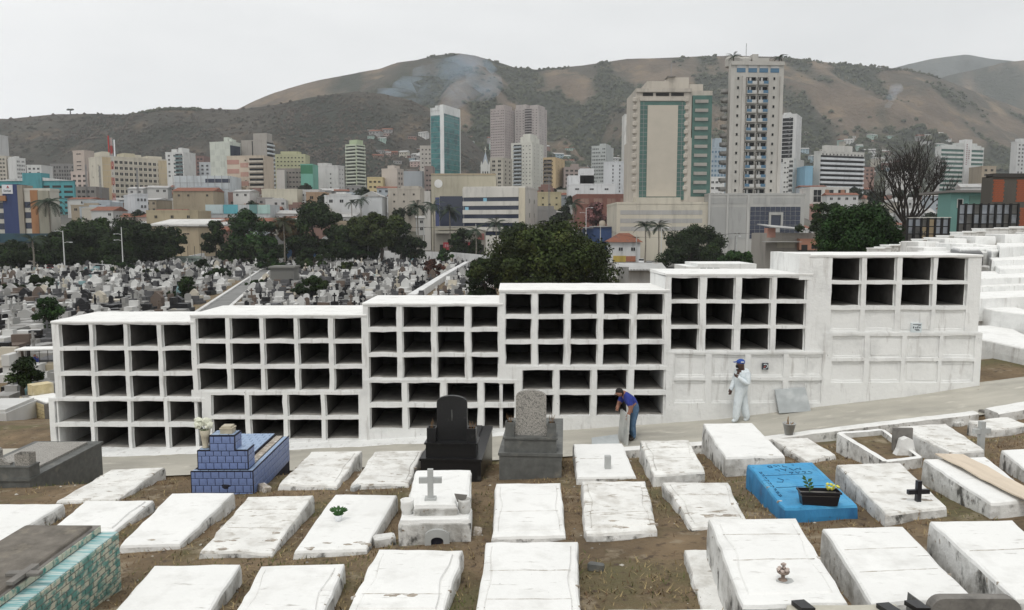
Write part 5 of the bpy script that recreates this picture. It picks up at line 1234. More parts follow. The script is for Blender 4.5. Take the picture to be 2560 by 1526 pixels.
simple('pale plastered block with six small square windows', 973, 1064, 474, 350, (.47, .42, .35), 3, 3, 1.0, 1.0, xc=1052, th=10, hb=3.2, tops=((.4, .95, .1, .9, 1.6),))
simple('old pinkish tower block left of the glass tower', 1053, 1084, 367, 530, (.50, .46, .41), 12, 3, 1.2, 1.2)
simple('brown balcony block at the foot of the glass tower', 1064, 1084, 418, 470, (.24, .18, .16), 7, 2, 1.4, 1.2)
b = simple('left one of the pink twin towers under netting', 1227, 1286, 272, 900, (.40, .335, .315), 27, 8, 1.6, 1.1, xc=1262, th=24, side=(27, 5), tops=((.3, .9, .1, .9, 5),))
b = simple('right one of the pink twin towers with dark balconies', 1287, 1366, 270, 905, (.41, .36, .34), 22, 7, 1.6, 1.1, xc=1345, th=14, side=(22, 3), tops=((.0, .45, .1, .9, 5.5), (.6, .95, .1, .9, 4)))
b.bals(28, b.W * .42, b.W * .72, b.H - 28 * 3, b.H, 1.2, 1.1, (.34, .30, .29), 'f', 'balcony', M['dark_void'])
b = simple('white tower with a column of grey balconies', 1278, 1358, 358, 620, (.58, .57, .50), 18, 6, 1.1, 1.0, xc=1330, th=22, side=(18, 3), bal=(18, .12, .5, 'f', (.38, .43, .46)), tops=((.38, .85, .1, .9, 5.5), (.45, .8, .2, .8, 8)))
simple('cream flats with dark recessed balconies beside the steeple', 1226, 1280, 396, 555, (.48, .44, .36), 7, 2, 2.6, 1.7, xc=1258, th=22, side=(7, 2), pm=M['dark_void'])
b = simple('orange flats with dark balconies', 1357, 1410, 396, 555, (.56, .40, .19), 9, 2, 1.1, 1.1, xc=1388, th=14, side=(9, 2), bal=(11, .02, .7, 'f', (.20, .17, .14)))
simple('brown and pink flats behind the white stepped block', 1408, 1470, 420, 560, (.34, .27, .24), 6, 5, 2.2, 1.6, pm=M['dark_void'], tops=((.3, .6, .2, .8, 3),))
b = simple('white stepped block with small sign-like windows', 1420, 1535, 463, 395, (.64, .65, .66), 1, 3, 2.2, 1.0, tops=((.0, .55, .1, .9, 5), (.25, .55, .1, .9, 8.5)))
simple('grey green flats with white gable', 1476, 1530, 366, 650, (.44, .47, .46), 11, 8, 1.5, 1.5, xc=1512, th=20, tops=((.5, .9, .1, .8, 2.5),))
b = simple('white slab block with vertical slots', 1506, 1580, 406, 500, (.56, .58, .60), 0, 0, xc=1562, th=12, bal=(9, .1, .9, 's', (.4, .42, .44)))
for a in (.42, .72): b.wins(14, 1, b.W * a - .6, b.W * a + .6, b.H - 34, b.H - 1, .9, 1.4)
simple('tall white tower peeping out behind the cream tower', 1556, 1600, 288, 605, (.62, .61, .57), 28, 4, 1.0, 1.2)
b = simple('red brick shed row left of the cream podium', 1440, 1580, 490, 300, (.27, .105, .075), 1, 4, 4, 2.5, pm=cm((.36, .2, .15)), depth=20); b.f(b.W * .2, b.W, 0, 5.5, .2, M['dark_void'], 'open_front')
simple('mustard stained house behind power poles', 1345, 1402, 484, 355, (.47, .40, .22), 2, 3, 1, 1)
simple('pale building behind the white stepped block', 1372, 1425, 478, 420, (.52, .52, .44), 1, 4, 1, 1)
simple('blue glass block between the two big towers', 1768, 1812, 372, 500, (.34, .42, .48), 16, 5, 1.8, 1.6, pm=M['glass_blue'], tops=((.3, .7, .2, .8, 7),))
simple('white house with dark windows between the two big towers', 1768, 1805, 446, 400, (.64, .64, .62), 3, 3, 1.6, 1.3)
b = simple('white tower with dark strip windows right of the tallest tower', 1920, 1991, 287, 560, (.58, .58, .57), 30, 2, 1.2, 1.0, xc=1978, th=12, side=(28, 2), tops=((.4, .7, .2, .8, 2.5),)); b.f(b.W * .42, b.W * .86, b.H - 34, b.H - 2, .06, M['glass'], 'dark_strip')
b.bals(11, b.W * .42, b.W * .86, b.H - 34, b.H - 2, .3, .5, (.5, .5, .5))
simple('short white flats at the foot of the right white tower', 1948, 2000, 398, 480, (.60, .60, .57), 8, 3, 1.2, 1.1, xc=1974, th=10, bal=(8, .6, .98, 'f', (.52, .52, .5)))
simple('sky blue narrow building', 2004, 2023, 418, 470, (.18, .40, .55))
b = Bld('long white hospital block with stacked balconies', 2024, 2148, 380, 475, (.54, .53, .49), 2040, -20)
for i in range(9): b.f(.3, b.W - .2, b.H - 4.6 - i * 2.9, b.H - 3.3 - i * 2.9, .9, (.60, .63, .66), 'balcony_band'); b.f(.3, b.W - .2, b.H - 3.3 - i * 2.9, b.H - 1.9 - i * 2.9, .02, M['glass'], 'window_band')
b.wins(1, 12, .5, b.W - .5, b.H - 2.2, b.H - .4, 1.3, 1.2); b.top(.15, .75, .2, .8, 4.4)
b = simple('low white flats with orange panels below the hospital', 2018, 2115, 472, 380, (.58, .57, .53), 2, 3, 4, 3.2); b.f(0, b.W * .7, 0, b.H - 7.5, 2, (.46, .24, .19), 'pink_annexe'); b.f(b.W * .38, b.W * .48, b.H - 7, b.H - .5, .15, (.36, .17, .09), 'orange_panel'); b.f(b.W * .78, b.W * .88, b.H - 7, b.H - .5, .15, (.36, .17, .09), 'orange_panel')
b = Bld('grey office with green glass bands and a white central spine', 2322, 2442, 368, 515, (.55, .57, .55), 2336, -16)
for i in range(13): b.f(.5, b.W - .5, b.H - 3.0 - i * 2.9, b.H - 1.2 - i * 2.9, .08, M['glass_green'], 'window_band'); b.f(.3, b.W - .3, b.H - 1.15 - i * 2.9, b.H + .1 - i * 2.9, .5, b.m, 'sill_band')
b.f(b.W * .52, b.W * .68, 0, b.H + 5.5, 1.2, (.62, .62, .61), 'spine', 4); b.top(.1, .95, .1, .9, 1.8); b.top(.38, .85, .1, .9, 3.2)
for i in range(11):
    for c_ in (0, 1):
        if c_ and not 2 < i < 8: continue
        MB().box(b.W * (.555 + c_ * .055), b.W * (.555 + c_ * .055) + .85, -1.26, -1.2, b.H + 1.6 - i * 1.3, b.H + 2.4 - i * 1.3).build('faded_lettering', cm((.30, .17, .17)), b.r)
simple('pale grid-fronted tower at the right edge', 2508, 2600, 356, 600, (.56, .56, .55), 14, 9, 1.8, 1.7, xc=2524, th=-18, tops=((.1, .5, .1, .9, 3),))
simple('small tan building behind the brick house', 2440, 2475, 418, 500, (.36, .29, .2), 4, 2)
simple('white flats half hidden by the bare tree', 2228, 2280, 430, 520, (.58, .57, .54), 6, 3)
simple('red brown house seen through the bare tree', 2140, 2175, 420, 620, (.30, .17, .13), 3, 3)
# low stuff in the middle distance
b = simple('white billboard-like shed with open steel frame', 445, 582, 440, 420, (.50, .54, .56), roof=False, depth=18); b.f(b.W * .56, b.W, b.H - 3.8, b.H - 1.6, .05, M['glass_navy'], 'window_band')
for i in range(9): b.f(b.W * i / 8 - .1, b.W * i / 8 + .1, b.H - 12, b.H + .3, 1.5, M['steel'], 'steel_post', -1.3)
for zz in (4, 7.5): b.f(0, b.W, b.H - zz, b.H - zz + .2, 1.75, M['steel'], 'steel_rail', -1.55)
b = simple('white and pale blue narrow building with dark top windows', 318, 378, 488, 345, (.52, .55, .58), 2, 3, 2, 1.4, xc=346, th=-6)
b = Bld('tan hall with wide white roof', 372, 556, 566, 275, (.42, .33, .20), xc=500, th=18, roof=False)
k = MB(); k.prism([(-1, -1, b.H), (b.W + 1, -1, b.H), (b.W + 1, b.D + 1, b.H), (-1, b.D + 1, b.H)], (0, 0, 0), (0, 0, .5)); k.prism([(-1, 3, b.H + .55), (b.W + 1, 3, b.H + .55), (b.W + 1, b.D + 1, b.H + 2.4), (-1, b.D + 1, b.H + 2.4)], (0, 0, 0), (0, 0, .4)); k.build('white_roof', cm((.60, .59, .56)), b.r)
b.wins(1, 3, 2, b.W - 2, b.H - 4, b.H - 1.5, 2.6, .7)
simple('old ochre house with rough parapet left of centre', 372, 500, 530, 320, (.38, .31, .18), 1, 3, 1.4, 1.4)
b = simple('shop row with pale blue and turquoise boards', 520, 680, 512, 340, (.42, .46, .47), roof=False); b.f(b.W * .28, b.W * .5, b.H - 4, b.H, .3, (.05, .38, .46), 'turquoise_board'); b.f(0, b.W * .27, b.H - 4, b.H, .3, (.42, .54, .56), 'pale_board'); b.f(b.W * .68, b.W * .8, b.H - 4, b.H, .3, (.1, .26, .25), 'green_board'); b.f(b.W * .81, b.W, b.H - 4, b.H, .3, (.32, .52, .48), 'mint_board')
simple('cream corner building with louvred stair', 660, 748, 476, 390, (.54, .50, .38), 0, 0, depth=16)
simple('white house row with flat roofs right of the cream corner', 744, 800, 478, 400, (.56, .56, .55), 3, 5, 1.6, 1.2)
simple('orange brown house in the roofs left of centre', 770, 818, 484, 390, (.38, .24, .13), 1, 2)
simple('white low workshop with arched roof', 815, 900, 492, 360, (.55, .56, .56), 1, 3)
b = simple('white gabled hall with sloping roof', 905, 958, 492, 345, (.56, .58, .59), roof=False)
k = MB(); k.prism([(-.4, -.3, b.H), (b.W + .4, -.3, b.H), (b.W * .5, -.3, b.H + 2.5)], (0, 0, 0), (0, b.D, 0)); k.build('gable_roof', M['tin'], b.r)
b = simple('long old house with broken clay roofs', 440, 540, 478, 370, (.33, .27, .17), 1, 4, 1.2, 1.2, roof=False)
k = MB(); k.prism([(-.4, -.5, b.H), (-.4, b.D * .5, b.H + 2), (-.4, b.D, b.H)], (0, 0, 0), (b.W + .8, 0, 0)); k.build('clay_roof', M['rooftile'], b.r)
# ---- houses near the street, centre right
b = Bld('white two storey house with brown tiled roof and yellow shop sign', 1525, 1600, 606, 236, (.62, .63, .63), depth=9, roof=False)
k = MB(); k.add([(-.8, -.8, b.H), (b.W + .8, -.8, b.H), (b.W + .8, 9.8, b.H), (-.8, 9.8, b.H), (b.W * .35, 4.5, b.H + 2.8), (b.W * .7, 4.5, b.H + 2.8)], [(0, 1, 5, 4), (1, 2, 5), (2, 3, 4, 5), (3, 0, 4), (3, 2, 1, 0)]); k.build('tiled_roof', M['rooftile'], b.r)
for a in (.27, .68): o = link('window', win_mesh(1.5, 1.3, cm((.62, .63, .63)), M['glass'], 1), b.r); o.location = (b.W * a, 0, b.H - 2.8)
o = link('window', win_mesh(.7, .5, cm((.62, .63, .63)), M['glass'], 0), b.r); o.location = (b.W * .07, 0, b.H - 2.2)
b.f(b.W * .1, b.W * .52, b.H - 6.1, b.H - 4.2, .35, (.55, .38, .02), 'yellow_sign'); b.f(b.W * .53, b.W * .85, b.H - 6.0, b.H - 4.3, .3, (.42, .14, .06), 'orange_sign'); b.f(b.W * .1, b.W * .85, 0, b.H - 6.2, .1, M['dark_void'], 'shop_front')
b = Bld('blue walled shed with tin roof behind the big tree', 1462, 1540, 568, 262, (.02, .07, .22), depth=10, roof=False)
k = MB(); k.box(b.u(1402), b.u(1480), -3, 8, b.H - .4, b.H - .1); k.box(b.u(1480), b.u(1541), -.5, 10, b.H + .01, b.H + .35); k.build('tin_roof', M['tin'], b.r)
k = MB(); k.lathe([(1.0, 0), (1.15, .8), (.95, 1.7), (.3, 1.9)], 10, (b.u(1508), 4, b.H + .36)); k.build('water_tank', cm((.5, .42, .32)), b.r)
b = Bld('orange and grey house with tin canopy roof', 1912, 2052, 583, 168, (.33, .30, .26), depth=10, roof=False)
k = MB(); k.prism([(b.u(1915), -2.5, b.H + 1.2), (b.u(2030), -3, b.H + .5), (b.u(2020), 8, b.H + 1.1), (b.u(1918), 8, b.H + 1.9)], (0, 0, 0), (0, 0, .2)); k.build('tin_roof', M['tin'], b.r)
b.f(b.u(1915), b.u(1936), b.H - 1.0, b.H + 1.1, .02, (.45, .20, .14), 'pink_wall', 2); b.f(b.u(1990), b.u(2045), b.z(625), b.z(597), 1.5, (.42, .18, .10), 'orange_wall'); b.f(b.u(2020), b.u(2038), b.z(622), b.z(612), 1.55, M['dark_void'], 'window_opening'); b.f(b.u(1995), b.u(2010), b.z(628), b.z(612), 1.55, M['dark_void'], 'door_opening')
b.f(b.u(1940), b.u(1985), b.z(620), b.z(603), .2, (.46, .42, .33), 'cream_wall'); k = MB(); k.box(b.u(1902), b.u(1986), -4, -.2, b.z(605) , b.z(604)); k.build('awning', M['tin'], b.r)
b = Bld('old shop front with broken canopy and red banner', 1082, 1212, 575, 268, (.36, .33, .27), depth=10, roof=False)
for a, c, y in ((1095, 1190, 566), (1090, 1205, 578)): k = MB(); k.box(b.u(a), b.u(c), -2, 6, b.z(y + 6), b.z(y)); k.build('canopy', cm((.40, .37, .30)), b.r)
b.f(b.u(1110), b.u(1200), b.z(629), b.z(606), 2.3, (.42, .018, .035), 'red_banner', -2.2); b.f(b.u(1100), b.u(1210), 0, b.z(612), .1, M['dark_void'], 'shop_front'); b.f(b.u(1194), b.u(1211), b.z(600), b.z(584), .3, (.40, .12, .1), 'red_panel')
for i in range(11):
    if i == 5: continue
    MB().box(b.u(1114) + i * .72, b.u(1114) + i * .72 + .5, -2.36, -2.31, b.z(617.5), b.z(610.5 + (i % 3) * .8)).build('faded_lettering', cm((.45, .22, .24)), b.r)
# cemetery chapel and walls
b = Bld('white chapel with blue base and scalloped gable in the cemetery', 716, 790, 606, 238, (.64, .65, .66), depth=10, roof=False)
b.f(-.1, b.W + .1, 0, b.z(619), .1, (.035, .16, .40), 'blue_base'); b.f(b.W * .1, b.W, b.z(606), b.z(599), .05, (.03, .08, .2), 'blue_band', 6)
k = MB(); k.prism([(b.u(793) + x_, 0, b.z(612) + y_) for x_, y_ in ((0, 0), (7.2, 0), (7.2, 1.0), (6, 1.2), (5.2, 2.2), (3.6, 3.1), (2.0, 2.2), (1.2, 1.2), (0, 1.0))], (0, -.4, 0), (0, 1.5, 0)); k.build('gable', cm((.62, .63, .62)), b.r)
MB().box(b.u(833), b.u(880), -2, 8, 0, b.z(614)).build('annexe', cm((.66, .66, .66)), b.r)
MB().box(b.u(790) + .01, b.u(833) - .01, 1, 8, 0, b.z(612)).build('annexe', cm((.62, .63, .63)), b.r)
def long_wall(label, pts, h, th=.3, m=None, name='boundary_wall'):
    r = thing(name, label, 'wall'); r['kind'] = 'thing'
    for (a, b_) in zip(pts, pts[1:]):
        A, B = Vector((*a, 0)), Vector((*b_, 0)); d = (B - A).normalized(); n = Vector((-d.y, d.x, 0)) * th / 2
        k = MB(); k.prism([A - n, B - n, B + n, A + n], (0, 0, -.3), (0, 0, h)); k.build('panel', m or cm((.68, .68, .67)), r)
    return r
g = lambda px, py: tuple(at_z(px, py, 0)[:2])
long_wall('white boundary wall closing the far side of the cemetery', [g(880, 648), g(1000, 650), g(1130, 655), g(1240, 668)], 3.0)
long_wall('low white wall running diagonally through the cemetery tombs', [g(1168, 664), g(1110, 700), g(1030, 756)], 1.1, 1.2)
long_wall('white wall slanting at the far left of the tombs', [g(388, 672), g(500, 646), g(530, 640)], 1.6)
# lane between the tombs
k = MB(); A = [at_z(a, b_, .02) for a, b_ in ((465, 800), (542, 800), (678, 676), (655, 674))]; k.add(A, [(0, 1, 2, 3)]); tag(k.build('cemetery_lane', mat('lane_asphalt', (.20, .20, .195), .9, .2, .3, space='World')), kind='structure')
for (a, b_) in ((((465, 800)), (655, 674)), (((542, 800)), (678, 676))):
    P, Q_ = at_z(*a, 0), at_z(*b_, 0); d = (Q_ - P).normalized(); n = Vector((-d.y, d.x, 0)) * .22; k = MB(); k.prism([P - n, Q_ - n, Q_ + n, P + n], (0, 0, -.1), (0, 0, .22)); tag(k.build('lane_kerb', cm((.66, .66, .64))), kind='structure')
# street before the city
k = MB(); k.add([(-140, 252, .02), (140, 252, .02), (140, 264, .02), (-140, 264, .02)], [(0, 1, 2, 3)]); tag(k.build('street', mat('asphalt', (.055, .055, .055), .9, .2, .3, space='World')), kind='structure')
# ---- masts
def mast(label, px, yt, yb, D, w, cols):
    X = (px - CX) / FPX * D; zt_, z0 = at_y(px, yt, D).z, 0; r = thing('radio_mast', label, 'mast', (X, D, 0)); n = 14
    for i in range(n):
        za, zb_ = lerp(z0, zt_, i / n), lerp(z0, zt_, (i + 1) / n); wa, wb = w * lerp(1, .55, i / n), w * lerp(1, .55, (i + 1) / n); k = MB(); P = [(-1, -1), (1, -1), (1, 1), (-1, 1)]
        for j in range(4):
            p, q_ = P[j], P[(j + 1) % 4]; k.tube([(p[0] * wa, p[1] * wa, za), (p[0] * wb, p[1] * wb, zb_)], .09, 4); k.tube([(p[0] * wa, p[1] * wa, za), (q_[0] * wb, q_[1] * wb, zb_)], .05, 3); k.tube([(p[0] * wb, p[1] * wb, zb_), (q_[0] * wb, q_[1] * wb, zb_)], .05, 3)
        k.build('lattice_section', cols[i % len(cols)], r)
    return r, zt_
r, zt_ = mast('red and white lattice radio mast with antenna drums', 294, 345, 560, 420, .75, [M['red_paint'], cm((.6, .6, .58))])
for i in range(9):
    k = MB(); a = i * 2.1; k.box(math.cos(a) * 1.6 - .25, math.cos(a) * 1.6 + .25, math.sin(a) * 1.6 - .25, math.sin(a) * 1.6 + .25, zt_ - 10 + i * 1.0, zt_ - 7 + i * 1.0); k.build('antenna_panel', M['red_paint'] if i % 3 else M['pot_white'], r)
for px, yt, D in ((228, 412, 430), (262, 415, 425), (354, 420, 400), (1372, 440, 330)): mast('grey lattice mast %s' % {228: 'left of the cream apartments', 262: 'before the left end of the cream apartments', 354: 'before the middle of the cream apartments', 1372: 'beside the white balcony tower'}[px], px, yt, 560, D, .5, [M['steel']])
# ---- filler: low roofs of the middle distance
frng = random.Random(11)
pal = [('white', (.56, .56, .55)), ('cream', (.48, .44, .36)), ('grey', (.28, .27, .26)), ('whitish', (.50, .50, .48)), ('dark grey', (.17, .165, .16)), ('pinkish', (.42, .34, .30)), ('ochre', (.36, .29, .19)), ('pale blue', (.38, .43, .47)), ('brick', (.24, .13, .10)), ('white washed', (.60, .60, .58))]
for i in range(285):
    D = frng.uniform(288, 540); px = frng.choice((frng.uniform(190, 1075), frng.uniform(190, 1075), frng.uniform(1345, 1560), frng.uniform(1990, 2500), frng.uniform(190, 1075), frng.uniform(430, 1075))); X = (px - CX) / FPX * D
    if (1040 < px < 1350 and D < 335) or (360 < px < 580 and D < 300): continue
    nm, col = frng.choice(pal); w, d, h = frng.uniform(7, 15), frng.uniform(8, 14), frng.uniform(4.5, 9.5) + (frng.random() < .25) * frng.uniform(2, 6)
    rt = frng.choice(('flat', 'flat', 'clay', 'tin'))
    side_ = 'left of the glass tower' if px < 1090 else ('between steeple and cream tower' if px < 1600 else 'right of the tallest tower')
    r = thing('low_house', f'{nm} low house with {rt} roof among the crowded roofs {side_}', 'house', (X, D, rise(D)), frng.uniform(-.3, .3), 'low houses of the middle distance')
    MB().box(-w / 2, w / 2, 0, d, -3, h).build('wall', cm(col), r)
    if rt == 'flat':
        k = MB(); k.box(-w / 2 - .1, w / 2 + .1, -.1, .2, h + .002, h + .6); k.box(-w / 2 - .1, w / 2 + .1, d - .2, d + .1, h + .002, h + .6); k.box(frng.uniform(-w / 2, 0), frng.uniform(.5, w / 2), d * .3, d * .8, h + .003, h + frng.uniform(.8, 2.4)); k.build('roof_parapet', cm(col), r)
    else:
        k = MB(); k.prism([(-w / 2 - .4, -.5, h), (-w / 2 - .4, d / 2, h + frng.uniform(1, 2.2)), (-w / 2 - .4, d + .5, h)], (0, 0, 0), (w + .8, 0, 0)); k.build('roof', M['rooftile'] if rt == 'clay' else M['tin'], r)
    n = int(w / 3)
    me = win_mesh(1.5, 1.4, cm(col), M['glass'], 1)
    for fl in range(max(1, int(h / 3.2))):
        for j in range(n):
            if frng.random() < .35: continue
            o = link('window', me, r); o.location = (-w / 2 + w * (j + .5) / n - .65, 0, h - 2.4 - fl * 3.1)
# ================================================================== hills
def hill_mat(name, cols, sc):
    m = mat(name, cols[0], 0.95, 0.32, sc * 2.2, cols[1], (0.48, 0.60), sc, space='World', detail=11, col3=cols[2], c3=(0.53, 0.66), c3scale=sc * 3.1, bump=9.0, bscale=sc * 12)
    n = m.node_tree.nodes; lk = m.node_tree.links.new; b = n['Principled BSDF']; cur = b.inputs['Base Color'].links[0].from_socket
    at = n.new('ShaderNodeAttribute'); at.attribute_name = 'wooded_gully_shade'; x = n.new('ShaderNodeMixRGB'); lk(at.outputs['Fac'], x.inputs[0]); lk(cur, x.inputs[1]); x.inputs[2].default_value = (*cols[3], 1); lk(x.outputs[0], b.inputs['Base Color'])  # woods tint that also paints shade into the gullies
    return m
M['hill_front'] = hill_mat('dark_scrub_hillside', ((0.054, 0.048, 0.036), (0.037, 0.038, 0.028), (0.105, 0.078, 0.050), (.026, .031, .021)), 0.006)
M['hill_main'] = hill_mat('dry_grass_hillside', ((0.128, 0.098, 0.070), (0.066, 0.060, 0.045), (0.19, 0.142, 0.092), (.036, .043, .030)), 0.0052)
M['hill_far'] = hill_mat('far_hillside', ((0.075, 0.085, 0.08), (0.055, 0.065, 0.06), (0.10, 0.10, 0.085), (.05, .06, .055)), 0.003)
HL = {}
def hill(name, prof, Yr, Yf, m, seed, gully=1.0, ufrom=-400, uto=2960, du=7, nt_=64, sh=1.35):
    us = np.arange(ufrom, uto, du); ts = list(np.linspace(0, 1, nt_)) + [1.06, 1.15, 1.3]
    def h(u, t, veg_shade=False):
        ys = interp(prof, u); H = at_y(u, ys, Yr).z
        tt = min(t, 1); Y = lerp(Yf, Yr, t); X = (u - CX) / FPX * Y
        s = tt ** sh
        w = math.sin(math.pi * tt) ** 0.8 if tt < 1 else 0
        rg = abs(mnoise.fractal(Vector((X * .0042, Y * .0016, seed)), 1.0, 2.1, 4)); r2 = mnoise.fractal(Vector((X * .012, Y * .007, seed + 7)), 1.0, 2.0, 4)
        z = H * s + w * gully * (-46 * rg + 20 * r2 + 8) + (1.3 * r2 if tt >= 1 else 0)
        if t > 1: z -= (t - 1) * H * .9
        lim = CAMZ + (H - CAMZ) * Y / Yr - 1.5
        if t < .995: z = min(z, lim)
        if veg_shade: return sstep(.16, .42, rg + .25 * r2 + .16 * (1 - tt) * (1 if u > 1050 else .6) + (.3 * sstep(.72, .4, tt) * (1 if u > 1900 else .6) if u > 1050 else 0))  # mask for woods and for the painted gully shade
        return X, Y, max(z, -2)
    V = [h(u, t) for t in ts for u in us]; nx = len(us)
    i = np.arange(nx - 1)[None, :] + np.arange(len(ts) - 1)[:, None] * nx
    F = np.stack([i, i + 1, i + 1 + nx, i + nx], -1).reshape(-1, 4)
    HL[name] = (h, Yf, Yr, len(us))
    o = npmesh(name, np.array(V), F, m, smooth=True); at = o.data.attributes.new('wooded_gully_shade', 'FLOAT', 'POINT'); at.data.foreach_set('value', [h(u, t, True) for t in ts for u in us])
    return tag(o, kind='structure')
PA = [(-400, 305), (7, 297), (40, 298), (155, 287), (253, 284), (332, 287), (361, 284), (416, 272), (506, 272), (611, 274), (700, 262), (800, 242), (900, 228), (966, 235), (1032, 251), (1074, 271), (1120, 300), (1180, 350), (1240, 410), (1300, 480), (1400, 560), (2960, 575)]
PB = [(-400, 420), (300, 330), (560, 290), (611, 272), (650, 253), (700, 232), (760, 213), (813, 200), (900, 183), (960, 172), (1000, 157), (1050, 150), (1100, 138), (1150, 133), (1190, 139), (1230, 152), (1290, 170), (1340, 175), (1400, 170), (1450, 165), (1500, 157), (1560, 147), (1640, 146), (1720, 143), (1800, 140), (1900, 142), (1951, 144), (2000, 150), (2069, 159), (2168, 167), (2230, 172), (2300, 187), (2350, 205), (2399, 225), (2480, 255), (2560, 287), (2700, 330), (2960, 380)]
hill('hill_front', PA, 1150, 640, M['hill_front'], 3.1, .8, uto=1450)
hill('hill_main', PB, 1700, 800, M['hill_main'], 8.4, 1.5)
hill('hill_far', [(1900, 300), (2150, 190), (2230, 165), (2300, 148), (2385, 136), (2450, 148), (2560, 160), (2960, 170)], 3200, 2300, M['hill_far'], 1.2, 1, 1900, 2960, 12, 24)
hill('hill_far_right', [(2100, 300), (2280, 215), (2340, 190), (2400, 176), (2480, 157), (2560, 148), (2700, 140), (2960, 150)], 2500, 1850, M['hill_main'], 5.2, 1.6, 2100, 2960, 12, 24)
# woods on the slopes: rough little crowns, one mass
def hill_woods(name, n, pick, m, seed, label):
    rg = random.Random(seed); Vs, Fs = [], []; base = np.array([(0, 0, 1), (1, 0, .1), (0, 1, .1), (-1, 0, .1), (0, -1, .1), (.7, .7, -.6), (-.7, .7, -.6), (-.7, -.7, -.6), (.7, -.7, -.6), (.55, -.55, .7), (-.6, -.5, .65), (0, .75, .65)])
    fs = np.array([(0, 9, 1), (0, 4, 9), (9, 4, 1), (0, 10, 4), (0, 3, 10), (10, 3, 4), (0, 11, 3), (0, 2, 11), (11, 2, 3), (0, 1, 2), (1, 5, 2), (2, 6, 3), (3, 7, 4), (4, 8, 1)]); c = 0
    k = 0
    while k < n:
        p = pick(rg)
        if p is None: continue
        (x, y, z), r_ = p; k += 1
        v = base * np.array([r_, r_, r_ * .85]) * (1 + np.random.RandomState(k).uniform(-.3, .3, base.shape)); Vs.append(v + np.array([x, y, z + r_ * .25])); Fs.append(fs + c); c += 12
    return tag(npmesh(name, np.concatenate(Vs), np.concatenate(Fs), m), label, 'woods', kind='stuff')
M['woods'] = mat('hillside_trees', (0.042, 0.05, 0.028), 0.95, 0.45, 0.04, (0.075, 0.075, 0.045), (0.5, 0.65), 0.02, space='World')
M['woods_dry'] = mat('dry_hillside_scrub', (0.07, 0.058, 0.045), 0.95, 0.45, 0.04, (0.04, 0.042, 0.03), (0.48, 0.62), 0.02, space='World')
def pickA(rg):
    h, Yf, Yr, _ = HL['hill_front']; u = rg.uniform(-100, 1250); t = rg.random() ** .8; x, y, z = h(u, t)
    if z < 3 or rg.random() > .25 + h(u, t, True): return None
    return (x, y, z), rg.uniform(1.2, 3.4) * (1.25 if t < .4 else .9)
hill_woods('front_hill_woods', 6500, pickA, M['woods_dry'], 5, 'dark dry scrub covering the front hillside')
def pickB(rg):
    h, Yf, Yr, _ = HL['hill_main']; u = rg.uniform(1050, 2600); t = rg.random() ** 1.15; x, y, z = h(u, t)
    dens = sstep(.75, .2, t) * .4 + h(u, t, True) ** 2
    if z < 3 or rg.random() > dens: return None
    return (x, y, z), rg.uniform(2.2, 5.5)
hill_woods('main_hill_woods', 12000, pickB, M['woods'], 6, 'dark green woods on the lower slopes of the main hill')
def pickR(rg):
    nm = rg.choice(('hill_main', 'hill_front')); h, Yf, Yr, _ = HL[nm]; u = rg.uniform(1930, 2330) if nm == 'hill_main' else rg.uniform(340, 520)
    if nm == 'hill_main' and rg.random() < .3: u = rg.uniform(1280, 1420)
    x, y, z = h(u, rg.uniform(.985, 1.0)); return (x, y, z), rg.uniform(2.0, 4.5) * (.7 if nm == 'hill_front' else 1)
hill_woods('ridge_trees', 330, pickR, M['woods'], 8, 'small trees along the hill skyline')
# favela houses on the slopes
hr = random.Random(21)
hcol = [('white', (.58, .58, .56)), ('grey', (.32, .31, .30)), ('brick', (.30, .15, .11)), ('cream', (.5, .45, .36)), ('pale blue', (.3, .42, .48)), ('mint', (.34, .48, .42)), ('pinkish', (.46, .32, .28))]
protos = {}
def house_proto(nm, col, kind):
    key = (nm, kind)
    if key not in protos:
        w, d, h = 9, 8, (5.5 if kind == 'two storey' else 3.4); P = []
        P.append(('wall', MB().box(-w / 2, w / 2, 0, d, -4, h).mesh('wall', cm(col))))
        k = MB()
        if kind == 'flat roofed': k.box(-w / 2 - .5, w / 2 + .5, -.6, d + .4, h + .002, h + .3); P.append(('roof', k.mesh('roof', cm((.45, .45, .44)))))
        else: k.prism([(-w / 2 - .4, -.6, h), (-w / 2 - .4, d / 2, h + 1.6), (-w / 2 - .4, d + .5, h)], (0, 0, 0), (w + .8, 0, 0)); P.append(('roof', k.mesh('roof', M['rooftile'] if kind == 'gabled' else M['tin'])))
        protos[key] = P
    return protos[key]
def favela(n, u0, u1, t0, t1, hn, where):
    h = HL[hn][0]
    for i in range(n):
        u, t = hr.uniform(u0, u1), hr.uniform(t0, t1); x, y, z = h(u, t); nm, col = hr.choice(hcol); kind = hr.choice(('flat roofed', 'two storey', 'gabled'))
        r = thing('hillside_house', f'{nm} {kind} little house on the {where}', 'house', (x, y, z), hr.uniform(-.5, .5), 'little houses on the hillsides')
        s = hr.uniform(.7, 1.4); r.scale = (s * hr.uniform(.8, 1.5), s, s)
        for pn, me in house_proto(nm, col, kind): link(pn, me, r)
        me = win_mesh(1.3, 1.2, cm(col), M['glass'], 0); hh = 5.5 if kind == 'two storey' else 3.4
        for fl in range(2 if kind == 'two storey' else 1):
            for j in range(3): o = link('window', me, r); o.location = (-3.6 + j * 2.7, 0, hh - 2.2 - fl * 2.6)
favela(34, 930, 1110, .5, .78, 'hill_front', 'slope left of the glass tower')
favela(30, 1110, 1420, .34, .54, 'hill_main', 'slope behind the steeple')
favela(20, 1400, 1560, .3, .5, 'hill_main', 'slope behind the grey green flats')
favela(80, 1985, 2430, .27, .56, 'hill_main', 'slope right of the tallest tower')
